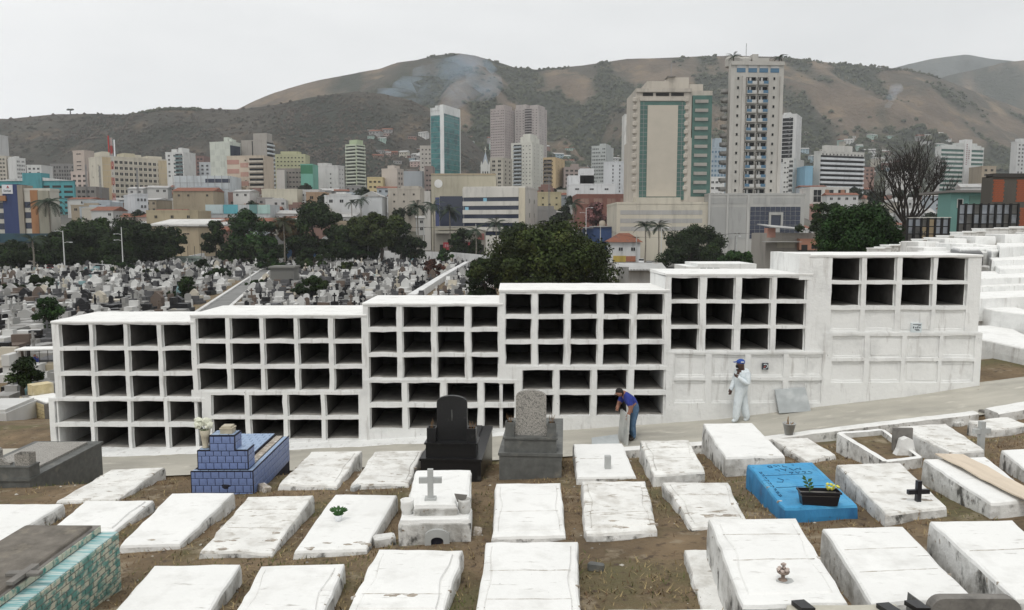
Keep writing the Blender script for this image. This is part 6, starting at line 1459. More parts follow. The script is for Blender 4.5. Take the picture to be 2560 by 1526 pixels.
# lone tree on the left skyline
x, y, z = HL['hill_front'][0](197, 1.0)
r = thing('umbrella_tree', 'lone umbrella-shaped tree on the left skyline', 'tree', (x, y, z - 1)); MB().tube([(0, 0, -3), (.5, 0, 3), (0, 0, 7)], [1.0, .8, .6], 5).build('trunk', M['woods_dry'], r)
k = MB()
for i in range(7): k.blob((hr.uniform(-4, 4), 0, 7.2 + hr.uniform(-.4, .5)), (2.6, 2, 1.3), 0, 1, .3, i)
k.build('crown', M['woods'], r)
# ================================================================== haze and smoke
def volume(name, mb, dens, col, label, aniso=0.2, nscale=None, absorb=None):
    m = bpy.data.materials.new(name + '_volume'); m.use_nodes = True; t = m.node_tree; t.nodes.clear()
    o = t.nodes.new('ShaderNodeOutputMaterial'); v = t.nodes.new('ShaderNodeVolumePrincipled'); v.inputs['Density'].default_value = dens; v.inputs['Color'].default_value = (*col, 1); v.inputs['Anisotropy'].default_value = aniso
    if nscale:
        g_ = t.nodes.new('ShaderNodeNewGeometry'); n_ = t.nodes.new('ShaderNodeTexNoise'); n_.inputs['Scale'].default_value = nscale; n_.inputs['Detail'].default_value = 3; t.links.new(g_.outputs['Position'], n_.inputs['Vector'])
        r_ = t.nodes.new('ShaderNodeMapRange'); r_.inputs['From Min'].default_value = .36; r_.inputs['From Max'].default_value = .75; r_.inputs['To Max'].default_value = dens * 3; t.links.new(n_.outputs['Fac'], r_.inputs['Value']); t.links.new(r_.outputs[0], v.inputs['Density'])
    t.links.new(v.outputs[0], o.inputs['Volume'])
    return tag(mb.build(name, m), label, 'haze', kind='stuff')
volume('haze', MB().box(-6000, 6000, -60, 5200  , -3, 775), 0.00013, (0.93, 0.96, 1.0), 'thin pale haze over the city and the hills')

k = MB()
for i, (px, py, rx, rz_) in enumerate(((985, 232, 46, 12), (1040, 215, 62, 22), (1095, 190, 72, 32), (1155, 172, 78, 32), (1110, 235, 80, 38), (1195, 215, 62, 40), (1060, 262, 46, 18))):
    P = at_y(px, py, 1180); k.blob(P, (rx / FPX * 1180, 26, rz_ / FPX * 1180), 0, 2, .3, i)
volume('smoke', k, 0.0075, (0.62, 0.80, 1.0), 'thin bluish smoke drifting along the central hillside', .3, .014)
k = MB()
for i, (px, py, rx, rz_) in enumerate(((2222, 262, 7, 9), (2228, 243, 11, 12), (2240, 222, 18, 13))):
    P = at_y(px, py, 900); k.blob(P, (rx / FPX * 900, 8, rz_ / FPX * 900), 0, 2, .3, i)
volume('smoke', k, 0.013, (0.75, 0.85, 1.0), 'small wisp of smoke rising on the right hillside', .3, .06)
# ================================================================== trees
def leaf_mat(name, c, c2):
    return [mat(name, tuple(v * f for v in c), 0.75, 0.4, 1.2, tuple(v * f for v in c2), (0.5, 0.68), 0.5, space='World', spec=0.15) for f in (.62, .95, 1.5)]
LM = {'dark': leaf_mat('dark_foliage', (0.016, 0.030, 0.009), (0.030, 0.046, 0.013)), 'olive': leaf_mat('olive_foliage', (0.030, 0.044, 0.012), (0.054, 0.064, 0.016)),
      'green': leaf_mat('green_foliage', (0.020, 0.046, 0.013), (0.036, 0.068, 0.016)), 'red': leaf_mat('reddish_foliage', (0.085, 0.040, 0.030), (0.13, 0.06, 0.045)),
      'pink': leaf_mat('pink_blossom', (0.20, 0.09, 0.09), (0.12, 0.07, 0.06)), 'brown': leaf_mat('brown_foliage', (0.10, 0.065, 0.03), (0.06, 0.05, 0.025))}
M['bark'] = mat('bark', (0.055, 0.045, 0.036), 0.95, 0.3, 2, space='World')
M['bark_pale'] = mat('pale_bark', (0.20, 0.18, 0.15), 0.95, 0.3, 2, space='World')
def leaf_cloud(rs, clumps, per, size, squash=1.0):
    """leaf-sized quads spread through clumps [(centre, radius)]"""
    C = np.repeat(np.array([c for c, r_ in clumps]), per, 0); Rr = np.repeat(np.array([r_ for c, r_ in clumps]), per)
    n = len(C); d = rs.normal(size=(n, 3)); d /= np.linalg.norm(d, axis=1)[:, None]
    P = C + d * (Rr * rs.uniform(.25, 1.12, n) ** .7)[:, None] * np.array([1, 1, squash])
    a = rs.normal(size=(n, 3)) * .6 + d + np.array([0, 0, .5]); a /= np.linalg.norm(a, axis=1)[:, None]
    u = np.cross(a, rs.normal(size=(n, 3))); u /= np.linalg.norm(u, axis=1)[:, None]; v = np.cross(a, u)
    s = (size * rs.uniform(.6, 1.4, n))[:, None]
    V = np.stack([P - u * s, P - v * s * .55 + a * s * .1, P + u * s, P + v * s * .55 + a * s * .1], 1).reshape(-1, 3)
    return V, np.arange(4 * n).reshape(-1, 4)
def tree(label, px, yt, yb, hw, D, mk='dark', seed=1, name='broadleaf_tree', dens=1.0, leaf=None, gz=None, trunk_h=.35, lobes=34, group=None, bark=None, per=None):
    rs = np.random.RandomState(seed); X = (px - CX) / FPX * D; zt_ = at_y(px, yt, D).z; zc0 = at_y(px, yb, D).z
    g0 = T(X, D) if gz is None and D < 150 and abs(X) < 55 else (gz if gz is not None else 0)
    z0 = max(g0, -1); Hc = zt_ - max(zc0, z0 + .3); rw = hw * 1.12 / FPX * D
    zlow = max(zc0, z0 + .3)
    r = thing(name, label, 'tree', (X, D, z0), 0, group)
    cl = []
    for i in range(lobes):
        a = rs.uniform(0, 2 * math.pi); f = rs.uniform(0, 1); t = rs.uniform(.12, .92)
        prof = math.sin(math.pi * min(1, max(.05, t)) ** .8) ** .6
        rr = rw * prof * math.sqrt(f) * .82
        cr = min(rw, Hc * .6) * rs.uniform(.24, .42)
        if i % 4 == 3: rr *= 1.22; cr *= .6
        cl.append(((math.cos(a) * rr, math.sin(a) * rr * .9, zlow - z0 + Hc * t - cr * .3), cr))
    lf = leaf or max(.12, D * .0016 + .05)
    pr = per or int(max(90, min(620, dens * 5.0 * (rw * .3) ** 2 * 4 / (lf * lf * 1.1) * .7)))
    V, F = leaf_cloud(rs, cl, pr, lf, .8)
    V[:, 2] = np.maximum(V[:, 2], .1)
    tint = np.repeat(rs.choice(3, len(cl), p=[.4, .38, .22]), pr); sw = rs.uniform(size=len(tint)); tint = np.where(sw < .25, rs.choice(3, len(tint)), tint)
    npmesh('crown', V, F, LM[mk], r, mi=tint)
    k = MB(); th = zlow - z0 + Hc * trunk_h; tr = max(.12, rw * .06)
    k.tube([(0, 0, -.3), (rs.uniform(-.1, .1) * rw, 0, th * .5), (0, 0, th)], [tr * 1.3, tr, tr * .75], 7)
    for i in range(7):
        c, cr = cl[i * 3 % len(cl)]; m_ = Vector(c) * .55 + Vector((0, 0, th)) * .45; k.tube([(0, 0, th * rs.uniform(.6, 1)), m_, c], [tr * .6, tr * .4, tr * .15], 5)
    k.build('trunk', bark or M['bark'], r)
    return r
TREES = [
 ('broad dark tree before the teal canopy', 185, 560, 690, 70, 198, 'dark', {}),
 ('dark tree left of the leaning trunk', 380, 575, 665, 45, 215, 'dark', {}),
 ('olive dark tree right of the tall dark tree', 905, 540, 625, 50, 232, 'olive', {}),
 ('dark bushes under the tall dark tree', 735, 585, 655, 60, 226, 'dark', {}),
 ('dark green tree beside the flat-topped one', 1000, 545, 640, 34, 228, 'dark', {}),
 ('dark hedge-like tree at the chapel corner', 640, 610, 660, 52, 212, 'dark', {}),
 ('dark tree at the far left edge', 0, 610, 700, 46, 188, 'dark', {}),
 ('dark tree between the two lamp posts', 275, 590, 690, 55, 200, 'dark', {}),
 ('huge spreading tree right behind the niche wall', 1370, 548, 748, 172, 95, 'olive', dict(lobes=70, dens=1.4, leaf=.2)),
 ('round dark green tree in front of the grey podium', 1727, 560, 676, 82, 200, 'dark', dict(lobes=44, leaf=.3)),
 ('dense dark green tree behind the tallest niche block', 2145, 505, 662, 102, 76, 'green', dict(lobes=60, dens=1.6, leaf=.14)),
 ('dark tree behind the lamp posts at the far left', 235, 540, 690, 78, 205, 'dark', {}),
 ('wide dark tree right of the left lamp post', 330, 540, 668, 62, 210, 'dark', {}),
 ('tree with a visible leaning trunk before the tan hall', 425, 560, 640, 42, 212, 'dark', dict(trunk_h=.2)),
 ('dark conical tree right of the tan hall', 540, 548, 640, 30, 225, 'dark', {}),
 ('broad green tree left of the tall dark tree', 628, 520, 645, 58, 220, 'green', {}),
 ('autumn brown tree behind the coconut palm', 715, 545, 600, 48, 235, 'brown', {}),
 ('tall dark tree behind the chapel', 795, 498, 640, 58, 228, 'dark', {}),
 ('dark green tree over the chapel roof', 855, 560, 650, 45, 225, 'dark', {}),
 ('flat-topped dark tree beside the tall street lamp', 950, 528, 610, 64, 222, 'olive', dict(trunk_h=.15)),
 ('low dark tree behind the cemetery wall', 905, 580, 650, 40, 230, 'dark', {}),
 ('dark tree beside the sign tower', 1035, 590, 650, 38, 235, 'dark', {}),
 ('bushy dark trees by the parked cars at the far left', 50, 600, 680, 62, 185, 'dark', {}),
 ('dark low tree between car park and lamp post', 130, 590, 670, 50, 190, 'dark', {}),
 ('sparse dark tree behind the orange house', 2060, 505, 590, 62, 150, 'dark', dict(dens=.4)),
 ('pale green bush in front of the grey podium trees', 1845, 622, 690, 48, 150, 'green', {}),
 ('pink flowering tree before the red brick shed', 1490, 505, 560, 30, 288, 'pink', {}),
 ('dark tree right of the chapel wall', 1290, 555, 640, 40, 200, 'dark', {}),
 ('tree below the navy panel', 1165, 570, 640, 36, 245, 'dark', {}),
 ('dark tree left of the huge tree', 1215, 640, 745, 48, 100, 'dark', dict(leaf=.2)),
 ('green tree cluster behind low roofs left of centre', 660, 590, 650, 40, 225, 'green', {}),
 ('dark tree between hall and chapel', 590, 600, 660, 40, 215, 'dark', {}),
]
for i, (lb, px, yt, yb, hw, D, mk, kw) in enumerate(TREES): tree(lb, px, yt, yb, hw, D, mk, 10 + i, **kw)
SHR = [('round green shrub among the tombs at the left edge', 112, 742, 832, 42, 74, 'green'), ('sparse dark shrub above the leftmost niche block', 462, 690, 782, 48, 108, 'dark'), ('dark green shrub above the second niche block', 770, 688, 752, 55, 110, 'dark'),
       ('low green hedge bush near the red car', 305, 655, 682, 36, 175, 'green'), ('dark bush by the slanting white wall', 508, 648, 672, 26, 180, 'dark'), ('leafy young trees in front of the chapel', 775, 612, 665, 60, 190, 'dark'), ('pale flowering tree left of the chapel', 675, 622, 668, 36, 185, 'green'),
       ('green creeper on the cemetery wall', 895, 624, 640, 34, 222, 'green'), ('reddish brown bush among the tombs', 1083, 648, 688, 32, 160, 'red'), ('round green bush at the end of the diagonal wall', 1112, 620, 652, 20, 205, 'green'), ('dark bushes below the parked cars', 80, 690, 745, 75, 120, 'dark'),
       ('thin tree at the left edge beside the cargo tricycle', 38, 886, 960, 48, 44, 'dark'), ('dark bush beside the grey crypt', 700, 655, 690, 30, 165, 'green'), ('dark bush in the tombs left of the sparse shrub', 250, 700, 728, 36, 135, 'dark'), ('dark low bush left of the cemetery lane', 545, 668, 700, 34, 150, 'dark'), ('green bush above the middle of the second niche block', 640, 700, 730, 30, 130, 'green'), ('dark bush left among the far tombs', 180, 680, 702, 40, 160, 'dark'), ('olive bush among the far tombs near the lamp pole', 380, 672, 700, 34, 160, 'olive'), ('olive bush right of the grey crypt', 860, 655, 680, 30, 175, 'olive'), ('dark bush near the diagonal wall', 1000, 690, 715, 24, 140, 'dark'), ('dark bush at the left edge among the tombs', 20, 770, 806, 36, 92, 'dark')]
for i, (lb, px, yt, yb, hw, D, mk) in enumerate(SHR): tree(lb, px, yt, yb, hw, D, mk, 60 + i, name='shrub', lobes=16, trunk_h=.1, leaf=max(.09, D * .0017), gz=None if D < 50 else 0)
# small street trees among the roofs
V, F = leaf_cloud(np.random.RandomState(2), [((0, 0, 4.2), 2.2), ((1.6, .3, 3.6), 1.6), ((-1.5, -.4, 3.7), 1.7), ((.3, 1, 5.4), 1.5), ((-.6, -1, 5), 1.4)], 170, .55, .85)
o = npmesh('crown', V, F, LM['dark'][0]); cme = o.data; bpy.data.objects.remove(o); tme = MB().tube([(0, 0, -1), (0, 0, 4)], [.3, .18], 6).mesh('trunk', M['bark'])
tr_ = random.Random(8)
for i in range(46):
    D = tr_.uniform(300, 540); px = tr_.choice((tr_.uniform(200, 1075), tr_.uniform(1345, 1570), tr_.uniform(1990, 2480)))
    r = thing('street_tree', 'small dark tree among the crowded roofs ' + ('left of the glass tower' if px < 1090 else ('between steeple and cream tower' if px < 1600 else 'right of the tallest tower')), 'tree', ((px - CX) / FPX * D, D, rise(D) + 2), tr_.uniform(0, 6), 'small trees among the roofs')
    s_ = tr_.uniform(1.0, 1.9); r.scale = (s_, s_, s_ * tr_.uniform(.8, 1.1)); link('crown', cme, r); link('trunk', tme, r)
# palms
fr_cache = {}
def frond_mesh(L_, m):
    key = (round(L_, 1), m.name)
    if key not in fr_cache:
        k = MB(); n = 12; pts = [Vector((L_ * t * (1 - .12 * t), 0, L_ * (.38 * t - .62 * t * t))) for t in np.linspace(0, 1, n)]
        k.tube(pts, [.05 * (1 - i / n) + .015 for i in range(n)], 4)
        for i in range(1, n):
            p = pts[i]; w = L_ * .26 * math.sin(math.pi * min(.97, .12 + i / n * .85)); d = (pts[i] - pts[i - 1]).normalized()
            for s_ in (-1, 1):
                for q_ in (0, .5):
                    b_ = pts[i - 1].lerp(p, q_ + .25); e = b_ + Vector((d.x * w * .6, s_ * w * .8, -w * .45)); k.add([b_, b_ + d * L_ * .035, e], [(0, 1, 2)])
        fr_cache[key] = k.mesh('frond', m)
    return fr_cache[key]
M['frond'] = mat('palm_frond', (0.022, 0.038, 0.020), 0.7, 0.3, 1.5, space='World'); M['frond_olive'] = mat('palm_frond_olive', (0.045, 0.050, 0.024), 0.7, 0.3, 1.5, space='World')
def palm(label, px, yt, D, L_, n=15, m=None, seed=0, base=0.0, bark='bark_pale'):
    rg = random.Random(seed); X = (px - CX) / FPX * D; zt_ = at_y(px, yt, D).z - L_ * .25
    r = thing('palm_tree', label, 'palm', (X, D, base)); h = zt_ - base
    MB().tube([(0, 0, -.2), (.15, 0, h * .5), (0, 0, h)], [.26, .19, .16], 7).build('trunk', M[bark], r)
    for i in range(n):
        o = link('frond', frond_mesh(L_, m or M['frond']), r, (0, 0, h)); o.rotation_euler = (0, R(rg.uniform(-38, 42)), i * 2.399 + rg.uniform(-.2, .2))
for i, a in enumerate([('palm in front of the orange panel at the left', 130, 490, 195, 5.5, 18), ('coconut palm with olive fronds before the brown tree', 712, 545, 215, 5.0, 20), ('royal palm left of the sign tower', 1045, 505, 250, 5.5, 16), ('royal palm right of the sign tower', 1085, 502, 248, 5, 16), ('palm before the navy panel', 1125, 515, 252, 5.5, 18), ('palm before the striped office, left one', 1190, 565, 240, 4.5, 14), ('palm before the striped office, right one', 1240, 548, 235, 5.0, 15),
                       ('palm behind the huge tree beside the brick sheds', 1432, 500, 265, 5.0, 18), ('palm before the cream podium beside the white house', 1612, 556, 225, 4.6, 16), ('second palm before the cream podium', 1645, 556, 226, 4.6, 14), ('small palm before the white gabled hall', 905, 492, 340, 5, 14), ('palm in the roofs left of the small palm', 882, 500, 335, 4.2, 12), ('short bushy palm at the left before the teal canopy', 85, 590, 180, 4, 14)]):
    palm(*a[:5], n=a[5], seed=i, m=M['frond_olive'] if i == 1 else None)
for i, px in enumerate((1822, 1934)):   # palms on the roof of the tallest tower
    zr = TOWER_R.H; r = thing('roof_palm', 'potted palm on the %s corner of the tallest tower roof' % ('left' if i == 0 else 'right'), 'palm', TOWER_R.r.matrix_basis @ Vector((TOWER_FX(px), 1.2, zr)))
    MB().tube([(0, 0, 0), (0, 0, 2.4)], .2, 6).build('trunk', M['bark'], r)
    for j in range(9): o = link('frond', frond_mesh(3.4, M['frond']), r, (0, 0, 2.3)); o.rotation_euler = (0, R(random.uniform(-40, 20)), j * 2.4)
# bare tree
rs = random.Random(4); D = 108; X = (2262 - CX) / FPX * D; zb_ = at_y(2262, 560, D).z
r = thing('bare_tree', 'large leafless tree with spreading branches above the white stepped wall', 'tree', (X, D, zb_))
k = MB()
def branch(p, d, L_, rad, lvl):
    pts = [p]; q = p
    for i in range(4):
        d = (d + Vector((rs.uniform(-.16, .16), rs.uniform(-.16, .16), rs.uniform(-.02, .14)))).normalized(); q = q + d * L_ / 4; pts.append(q)
    k.tube(pts, [rad * (1 - .12 * i) for i in range(5)], 5 if lvl < 2 else 3, cap=lvl < 1)
    if lvl >= 6: return
    for i in range(3 if lvl < 5 else 2):
        t = rs.choice((2, 3, 4)) if i else 4; nd = (d + Vector((rs.uniform(-.75, .75), rs.uniform(-.6, .6), rs.uniform(-.15, .45)))).normalized(); branch(pts[t], nd, L_ * rs.uniform(.58, .78), rad * .62, lvl + 1)
for a in np.linspace(-1, 1, 10): branch(Vector((a * .4, rs.uniform(-.3, .3), 0)), Vector((a * 1.05, rs.uniform(-.5, .5), 1.0)).normalized(), 4.3 - abs(a) * .2, .2, 1)
k.tube([(0, 0, -9), (0, 0, -2), (0, 0, .5)], [.9, .7, .65], 8); k.build('branches', mat('dark_bark', (.028, .023, .02), .95), r)
# ================================================================== lower cemetery: hundreds of small tombs
STONE = {'white': cm((.60, .60, .58)), 'grey': cm((.30, .295, .28)), 'black': mat('polished_black', (.014, .014, .016), .4), 'cream': cm((.55, .50, .40)), 'pale grey': cm((.38, .375, .36)), 'brown': cm((.15, .11, .085)), 'teal': cm((.20, .36, .38)), 'dark grey': cm((.10, .10, .105))}
def cyl_cross(k, x, y, z, h, t=.09):
    k.box(x - t, x + t, y - t, y + t, z, z + h); k.box(x - h * .33, x - t - .002, y - t * .8, y + t * .8, z + h * .58, z + h * .58 + t * 2); k.box(x + t + .002, x + h * .33, y - t * .8, y + t * .8, z + h * .58, z + h * .58 + t * 2)
def kinds():
    K = {}
    a = MB().box(-.75, .75, -1.2, 1.2, -.3, .55); b = MB().box(-.68, .68, -1.12, 1.12, .552, .68); K['box tomb'] = [('base', a), ('lid', b)]
    a = MB().box(-.7, .7, -1.2, 1.0, -.3, .5); b = MB(); b.prism([(x, 1.1, .45 + y) for x, y in headstone_poly(.8, .95, .28, .15, .2)], (0, -.1, 0), (0, .1, 0)); K['tomb with arched headstone'] = [('base', a), ('headstone', b)]
    a = MB().box(-.75, .75, -1.2, 1.2, -.3, .6); b = MB().box(-.5, .5, .5, 1.1, .602, 1.1); c = MB(); cyl_cross(c, 0, .8, 1.102, .9); K['stepped tomb with cross'] = [('base', a), ('pedestal', b), ('cross', c)]
    a = MB().box(-.85, .85, -1.25, 1.25, -.3, .8); b = MB().box(-.7, .7, .3, 1.2, .802, 1.35); c = MB(); c.prism([(-.75, .75, 1.352), (.75, .75, 1.352), (.35, .75, 1.75), (0, .75, 1.95), (-.35, .75, 1.75)], (0, -.3, 0), (0, .3, 0)); K['high tomb with gabled back'] = [('base', a), ('back_block', b), ('gable', c)]
    a = MB().box(-.9, .9, -1.3, 1.3, -.3, .45); b = MB().box(-.62, .62, -1.0, 1.0, .452, .9); c = MB().box(-.7, .7, .55, 1.0, .902, 1.5); K['two step tomb'] = [('base', a), ('step', b), ('back_block', c)]
    a = MB().box(-.7, .7, -1.1, 1.1, -.3, .5); b = MB(); b.lathe([(.28, 0), (.3, .1), (.16, .2), (.2, .6), (.24, .8), (.13, .95), (.15, 1.12), (.05, 1.28)], 8, (0, .7, .502)); K['tomb with small statue'] = [('base', a), ('statue', b)]
    return K
KD = kinds(); tmesh = {}
def tmesh_of(kind, st):
    key = (kind, st)
    if key not in tmesh: tmesh[key] = [(pn, mb.mesh(pn, STONE[st])) for pn, mb in KD[kind]]
    return tmesh[key]
cr = random.Random(17); spots = []
lim = [(-50, 2000), (128, 2000), (134, 812), (480, 800), (482, 790), (910, 775), (912, 760), (1250, 748), (1252, 716), (1300, 700)]
lane = [at_z(a, b_, 0) for a, b_ in ((465, 800), (542, 800), (678, 676), (655, 674))]
def in_lane(x, y):
    if not 60 < y < lane[2].y: return False
    t = (y - lane[0].y) / (lane[2].y - lane[0].y); xa = lerp(lane[0].x, lane[3].x, t); xb = lerp(lane[1].x, lane[2].x, t); return xa - 1.3 < x < xb + 1.3
dw = [Vector((*g(1168, 664), 0)), Vector((*g(1030, 756), 0))]
def near_diag(x, y):
    t = (y - dw[1].y) / (dw[0].y - dw[1].y); return 0 <= t <= 1.05 and abs(x - lerp(dw[1].x, dw[0].x, t)) < 1.9
Y = 46.5
while Y < 238:
    xa, xb = (-30 - CX) / FPX * Y, (1235 - CX) / FPX * Y; x = xa + cr.uniform(0, 2)
    while x < xb:
        px = CX + x / Y * FPX; py = HZ + (CAMZ - .9) / Y * FPX
        yy = Y + cr.uniform(-.7, .7)
        if py < interp(lim, px) and not in_lane(x, yy) and not near_diag(x, yy) and cr.random() < .93 and not (40 < px < 150 and 48 < Y < 54): spots.append((Y, x, yy))
        x += cr.uniform(1.55, 2.3)
    Y += cr.uniform(2.6, 3.1)
wts = [('white', 24), ('pale grey', 15), ('grey', 17), ('black', 24), ('cream', 6), ('brown', 6), ('dark grey', 15), ('teal', .8)]
kinds_l = list(KD) + ['box tomb', 'box tomb', 'two step tomb', 'stepped tomb with cross']
rest = {s_: MB() for s_, _ in wts}
for i, (Yr_, x, y) in enumerate(spots):
    st = cr.choices([w[0] for w in wts], [w[1] for w in wts])[0]; kd = cr.choice(kinds_l); rz = cr.choice((0, 0, .1, -.12, math.pi / 2, math.pi)) + cr.uniform(-.08, .08); s_ = cr.uniform(.75, 1.1); sx = cr.uniform(.7, 1.1); sz = cr.uniform(.6, 1.25)
    if i < 290:
        px = CX + x / y * FPX
        wh = 'left of the niche wall' if px < 135 else ('above the leftmost niche block' if px < 480 else ('above the second niche block' if px < 912 else 'above the third niche block'))
        szw = 'tall ' if sz > 1.15 else ('low ' if sz < .85 else ''); szw += 'wide ' if sx > 1.0 else ('narrow ' if sx < .8 else '')
        r = thing('small_tomb', f'{szw}{st} {kd}, lower cemetery {wh}', 'tomb', (x, y, 0), rz, 'small tombs crowded in the lower cemetery'); r.scale = (sx, s_, sz)
        for pn, me in tmesh_of(kd, st): link(pn, me, r)
    else:
        ca, sa = math.cos(rz), math.sin(rz); k = rest[st]
        for pn, mb in KD[kd]: k.add([(x + (v[0] * sx * ca - v[1] * s_ * sa), y + (v[0] * sx * sa + v[1] * s_ * ca), v[2] * sz) for v in mb.v], mb.f)
mats_ = []; allm = MB(); names_ = list(rest)
for i, n_ in enumerate(names_): allm.add(rest[n_].v, rest[n_].f, i)
tag(allm.build('distant_tombs', [STONE[n_] for n_ in names_]), 'mass of small distant tombs filling the far lower cemetery', 'tombs', kind='stuff')
# grey crypt
r = thing('crypt', 'plain dark grey box crypt standing among the tombs', 'crypt', (at_z(706, 712, 0).x, at_z(706, 712, 0).y, 0), .05)
D_ = at_z(706, 712, 0).y; w = 58 / FPX * D_ / 2; MB().box(-w, w, 0, 4, -.2, 3.0).build('wall', cm((.18, .18, .165)), r); MB().box(-w - .25, w + .25, -.3, 4.3, 3.002, 3.35).build('cornice', cm((.20, .2, .18)), r)
# special tombs on the slope left of the wall
def slope_spot(px, py):
    d = ray(px, py); Yq = 30
    for _ in range(25): Yq = .5 * Yq + .5 * (CAMZ - T(d[0] / d[1] * Yq, Yq)) / (-d[2] / d[1])
    return Vector((d[0] / d[1] * Yq, Yq, T(d[0] / d[1] * Yq, Yq)))
M['yellow_tile'] = mat('cream_yellow_tile', (.55, .46, .27), .5, .15, 4, (.62, .58, .46), (.5, .62), 1.0); M['teal_tile'] = mat('teal_tile', (.14, .31, .35), .5, .15, 4)
p = slope_spot(55, 1043); r = thing('tiled_tomb', 'cream yellow tiled tomb on the slope left of the niche wall', 'tomb', p, R(-38))
MB().box(-.1, 2.3, 0, 1.1, -.6, .85).build('body', M['concrete_dark'], r); tile_face(r, (-.1, -.002, .0), (1, 0, 0), (0, 0, 1), 2.4, .84, .4, .14, M['yellow_tile'], rng=trng, gap=.014); tile_face(r, (-.102, 1.1, .0), (0, -1, 0), (0, 0, 1), 1.1, .84, .37, .14, M['yellow_tile'], rng=trng, gap=.014)
MB().box(-.1, .5, .3, 1.05, .86, 1.3).build('head_block', M['yellow_tile'], r); MB().box(.55, 2.25, .1, 1.0, .855, .9).build('lid', M['white'], r)
p = slope_spot(75, 992); r = thing('tiled_tomb', 'teal tiled stepped tomb on the slope left of the niche wall', 'tomb', p, R(-30))
MB().box(-.8, .8, 0, 2.2, -.6, .42).build('body', M['concrete_dark'], r); tile_face(r, (-.8, -.002, .0), (1, 0, 0), (0, 0, 1), 1.6, .42, .3, .105, M['teal_tile'], rng=trng); tile_face(r, (.802, 0, 0), (0, 1, 0), (0, 0, 1), 2.2, .42, .3, .105, M['teal_tile'], rng=trng); MB().box(-.45, .45, .05, .5, .422, .9).build('step', M['concrete_dark'], r); tile_face(r, (-.45, .048, .43), (1, 0, 0), (0, 0, 1), .9, .46, .3, .105, M['teal_tile'], rng=trng); MB().box(-.75, .75, .55, 2.1, .422, .47).build('lid', M['white'], r)
def place(kd, st, px, py, label, rz=0, s_=1.0, cat='tomb'):
    p = slope_spot(px, py); r = thing('small_tomb', label, cat, p, rz); r.scale = (s_,) * 3
    for pn, me in tmesh_of(kd, st): link(pn, me, r)
place('box tomb', 'white', 10, 1050, 'white box tomb at the left edge behind the granite tomb', .1, .9); place('tomb with arched headstone', 'black', 42, 975, 'black tomb with arched headstone beside the teal tiled tomb', .2, .75); place('box tomb', 'white', 118, 1030, 'low white slab tomb touching the left end of the niche wall', -.6, .7); place('box tomb', 'white', 95, 968, 'white tomb behind the teal tiled tomb', -.3, .7)
place('box tomb', 'pale grey', 122, 962, 'grey box tomb next to the niche wall behind the teal tomb', .2, .9); place('stepped tomb with cross', 'pale grey', 20, 1000, 'pale grey tomb with cross at the left edge', .1, .7); place('two step tomb', 'grey', 128, 985, 'grey two step tomb against the left end of the niche wall', -.3, .8)
# ================================================================== hillside on the right
def hill_tomb(label, TL, TR, BR, BL, z, m=None, bottom=1.2):
    q = [at_z(a[0], a[1], z) for a in (TL, TR, BR, BL)]; r = thing('white_tomb', label, 'tomb', (0, 0, 0), 0, 'white tombs on the right hillside')
    slab(r, q, z, m or [M['white'], M['white_wall']], 0, 0, seed=z * 3, bottom=z - bottom, rough=.02); return r
hill_tomb('big white tomb just right of the tallest niche block', (2380, 815), (2510, 812), (2700, 900), (2440, 845), CAMZ - 3.55, bottom=1.3)
rows = [((2400, 757), (2480, 752), (2640, 795), (2480, 775), 2.95, 'white tomb with a low wall, second step up the right hillside'), ((2390, 722), (2560, 712), (2700, 735), (2440, 745), 2.55, 'wide white slab on the third step of the right hillside'), ((2400, 703), (2540, 700), (2640, 708), (2440, 716), 2.3, 'white slab on the fourth step of the right hillside'), ((2420, 680), (2520, 676), (2640, 688), (2450, 696), 2.0, 'white tomb on the fifth step of the right hillside'),
        ((2480, 660), (2600, 656), (2700, 665), (2500, 672), 1.75, 'grey white tomb high on the right hillside'), ((2470, 640), (2540, 637), (2640, 645), (2480, 650), 1.45, 'white tomb with flowers high on the right hillside'), ((2360, 612), (2430, 610), (2510, 618), (2400, 622), 1.0, 'long white tomb below the stepped wall'), ((2440, 618), (2500, 614), (2560, 622), (2480, 628), 1.1, 'white tomb right of the black one below the stepped wall'), ((2490, 607), (2560, 604), (2640, 610), (2500, 616), .85, 'white tomb at the right edge below the stepped wall'), ((2280, 624), (2350, 622), (2400, 628), (2320, 632), 1.25, 'white tomb with flowers behind the tallest niche block')]
for a, b_, c, d, z, lb in rows: hill_tomb(lb, a, b_, c, d, CAMZ - z, bottom=.9)
hill_tomb('black granite tomb on the right hillside behind the niche wall', (2376, 622), (2450, 624), (2458, 634), (2378, 630), CAMZ - 1.15, [M['black_granite'], M['black_granite']], .6)
hs_ = random.Random(31); mesh_c = {}
for d_ in (29, 32.5, 36, 39.5, 43, 46.5, 50):
    x = 12.6 + (d_ - 24) * .42 + 3.2
    while x < d_ * .72:
        px = CX + x / d_ * FPX
        if px > 2460 or d_ > 40:
            z = T(x, d_) + hs_.uniform(.35, .75); w_, l_ = hs_.uniform(.5, .7), hs_.uniform(1.0, 1.2)
            r = thing('white_tomb', 'plain white slab tomb in the packed rows on the right hillside', 'tomb', (0, 0, 0), 0, 'packed white slab tombs on the right hillside')
            slab(r, [Vector((x - w_, d_ + l_, 0)), Vector((x + w_, d_ + l_, 0)), Vector((x + w_, d_ - l_, 0)), Vector((x - w_, d_ - l_, 0))], z, [M['white'], M['white_wall']], 0, 0, seed=x, rough=.02)
        x += hs_.uniform(1.7, 2.3)
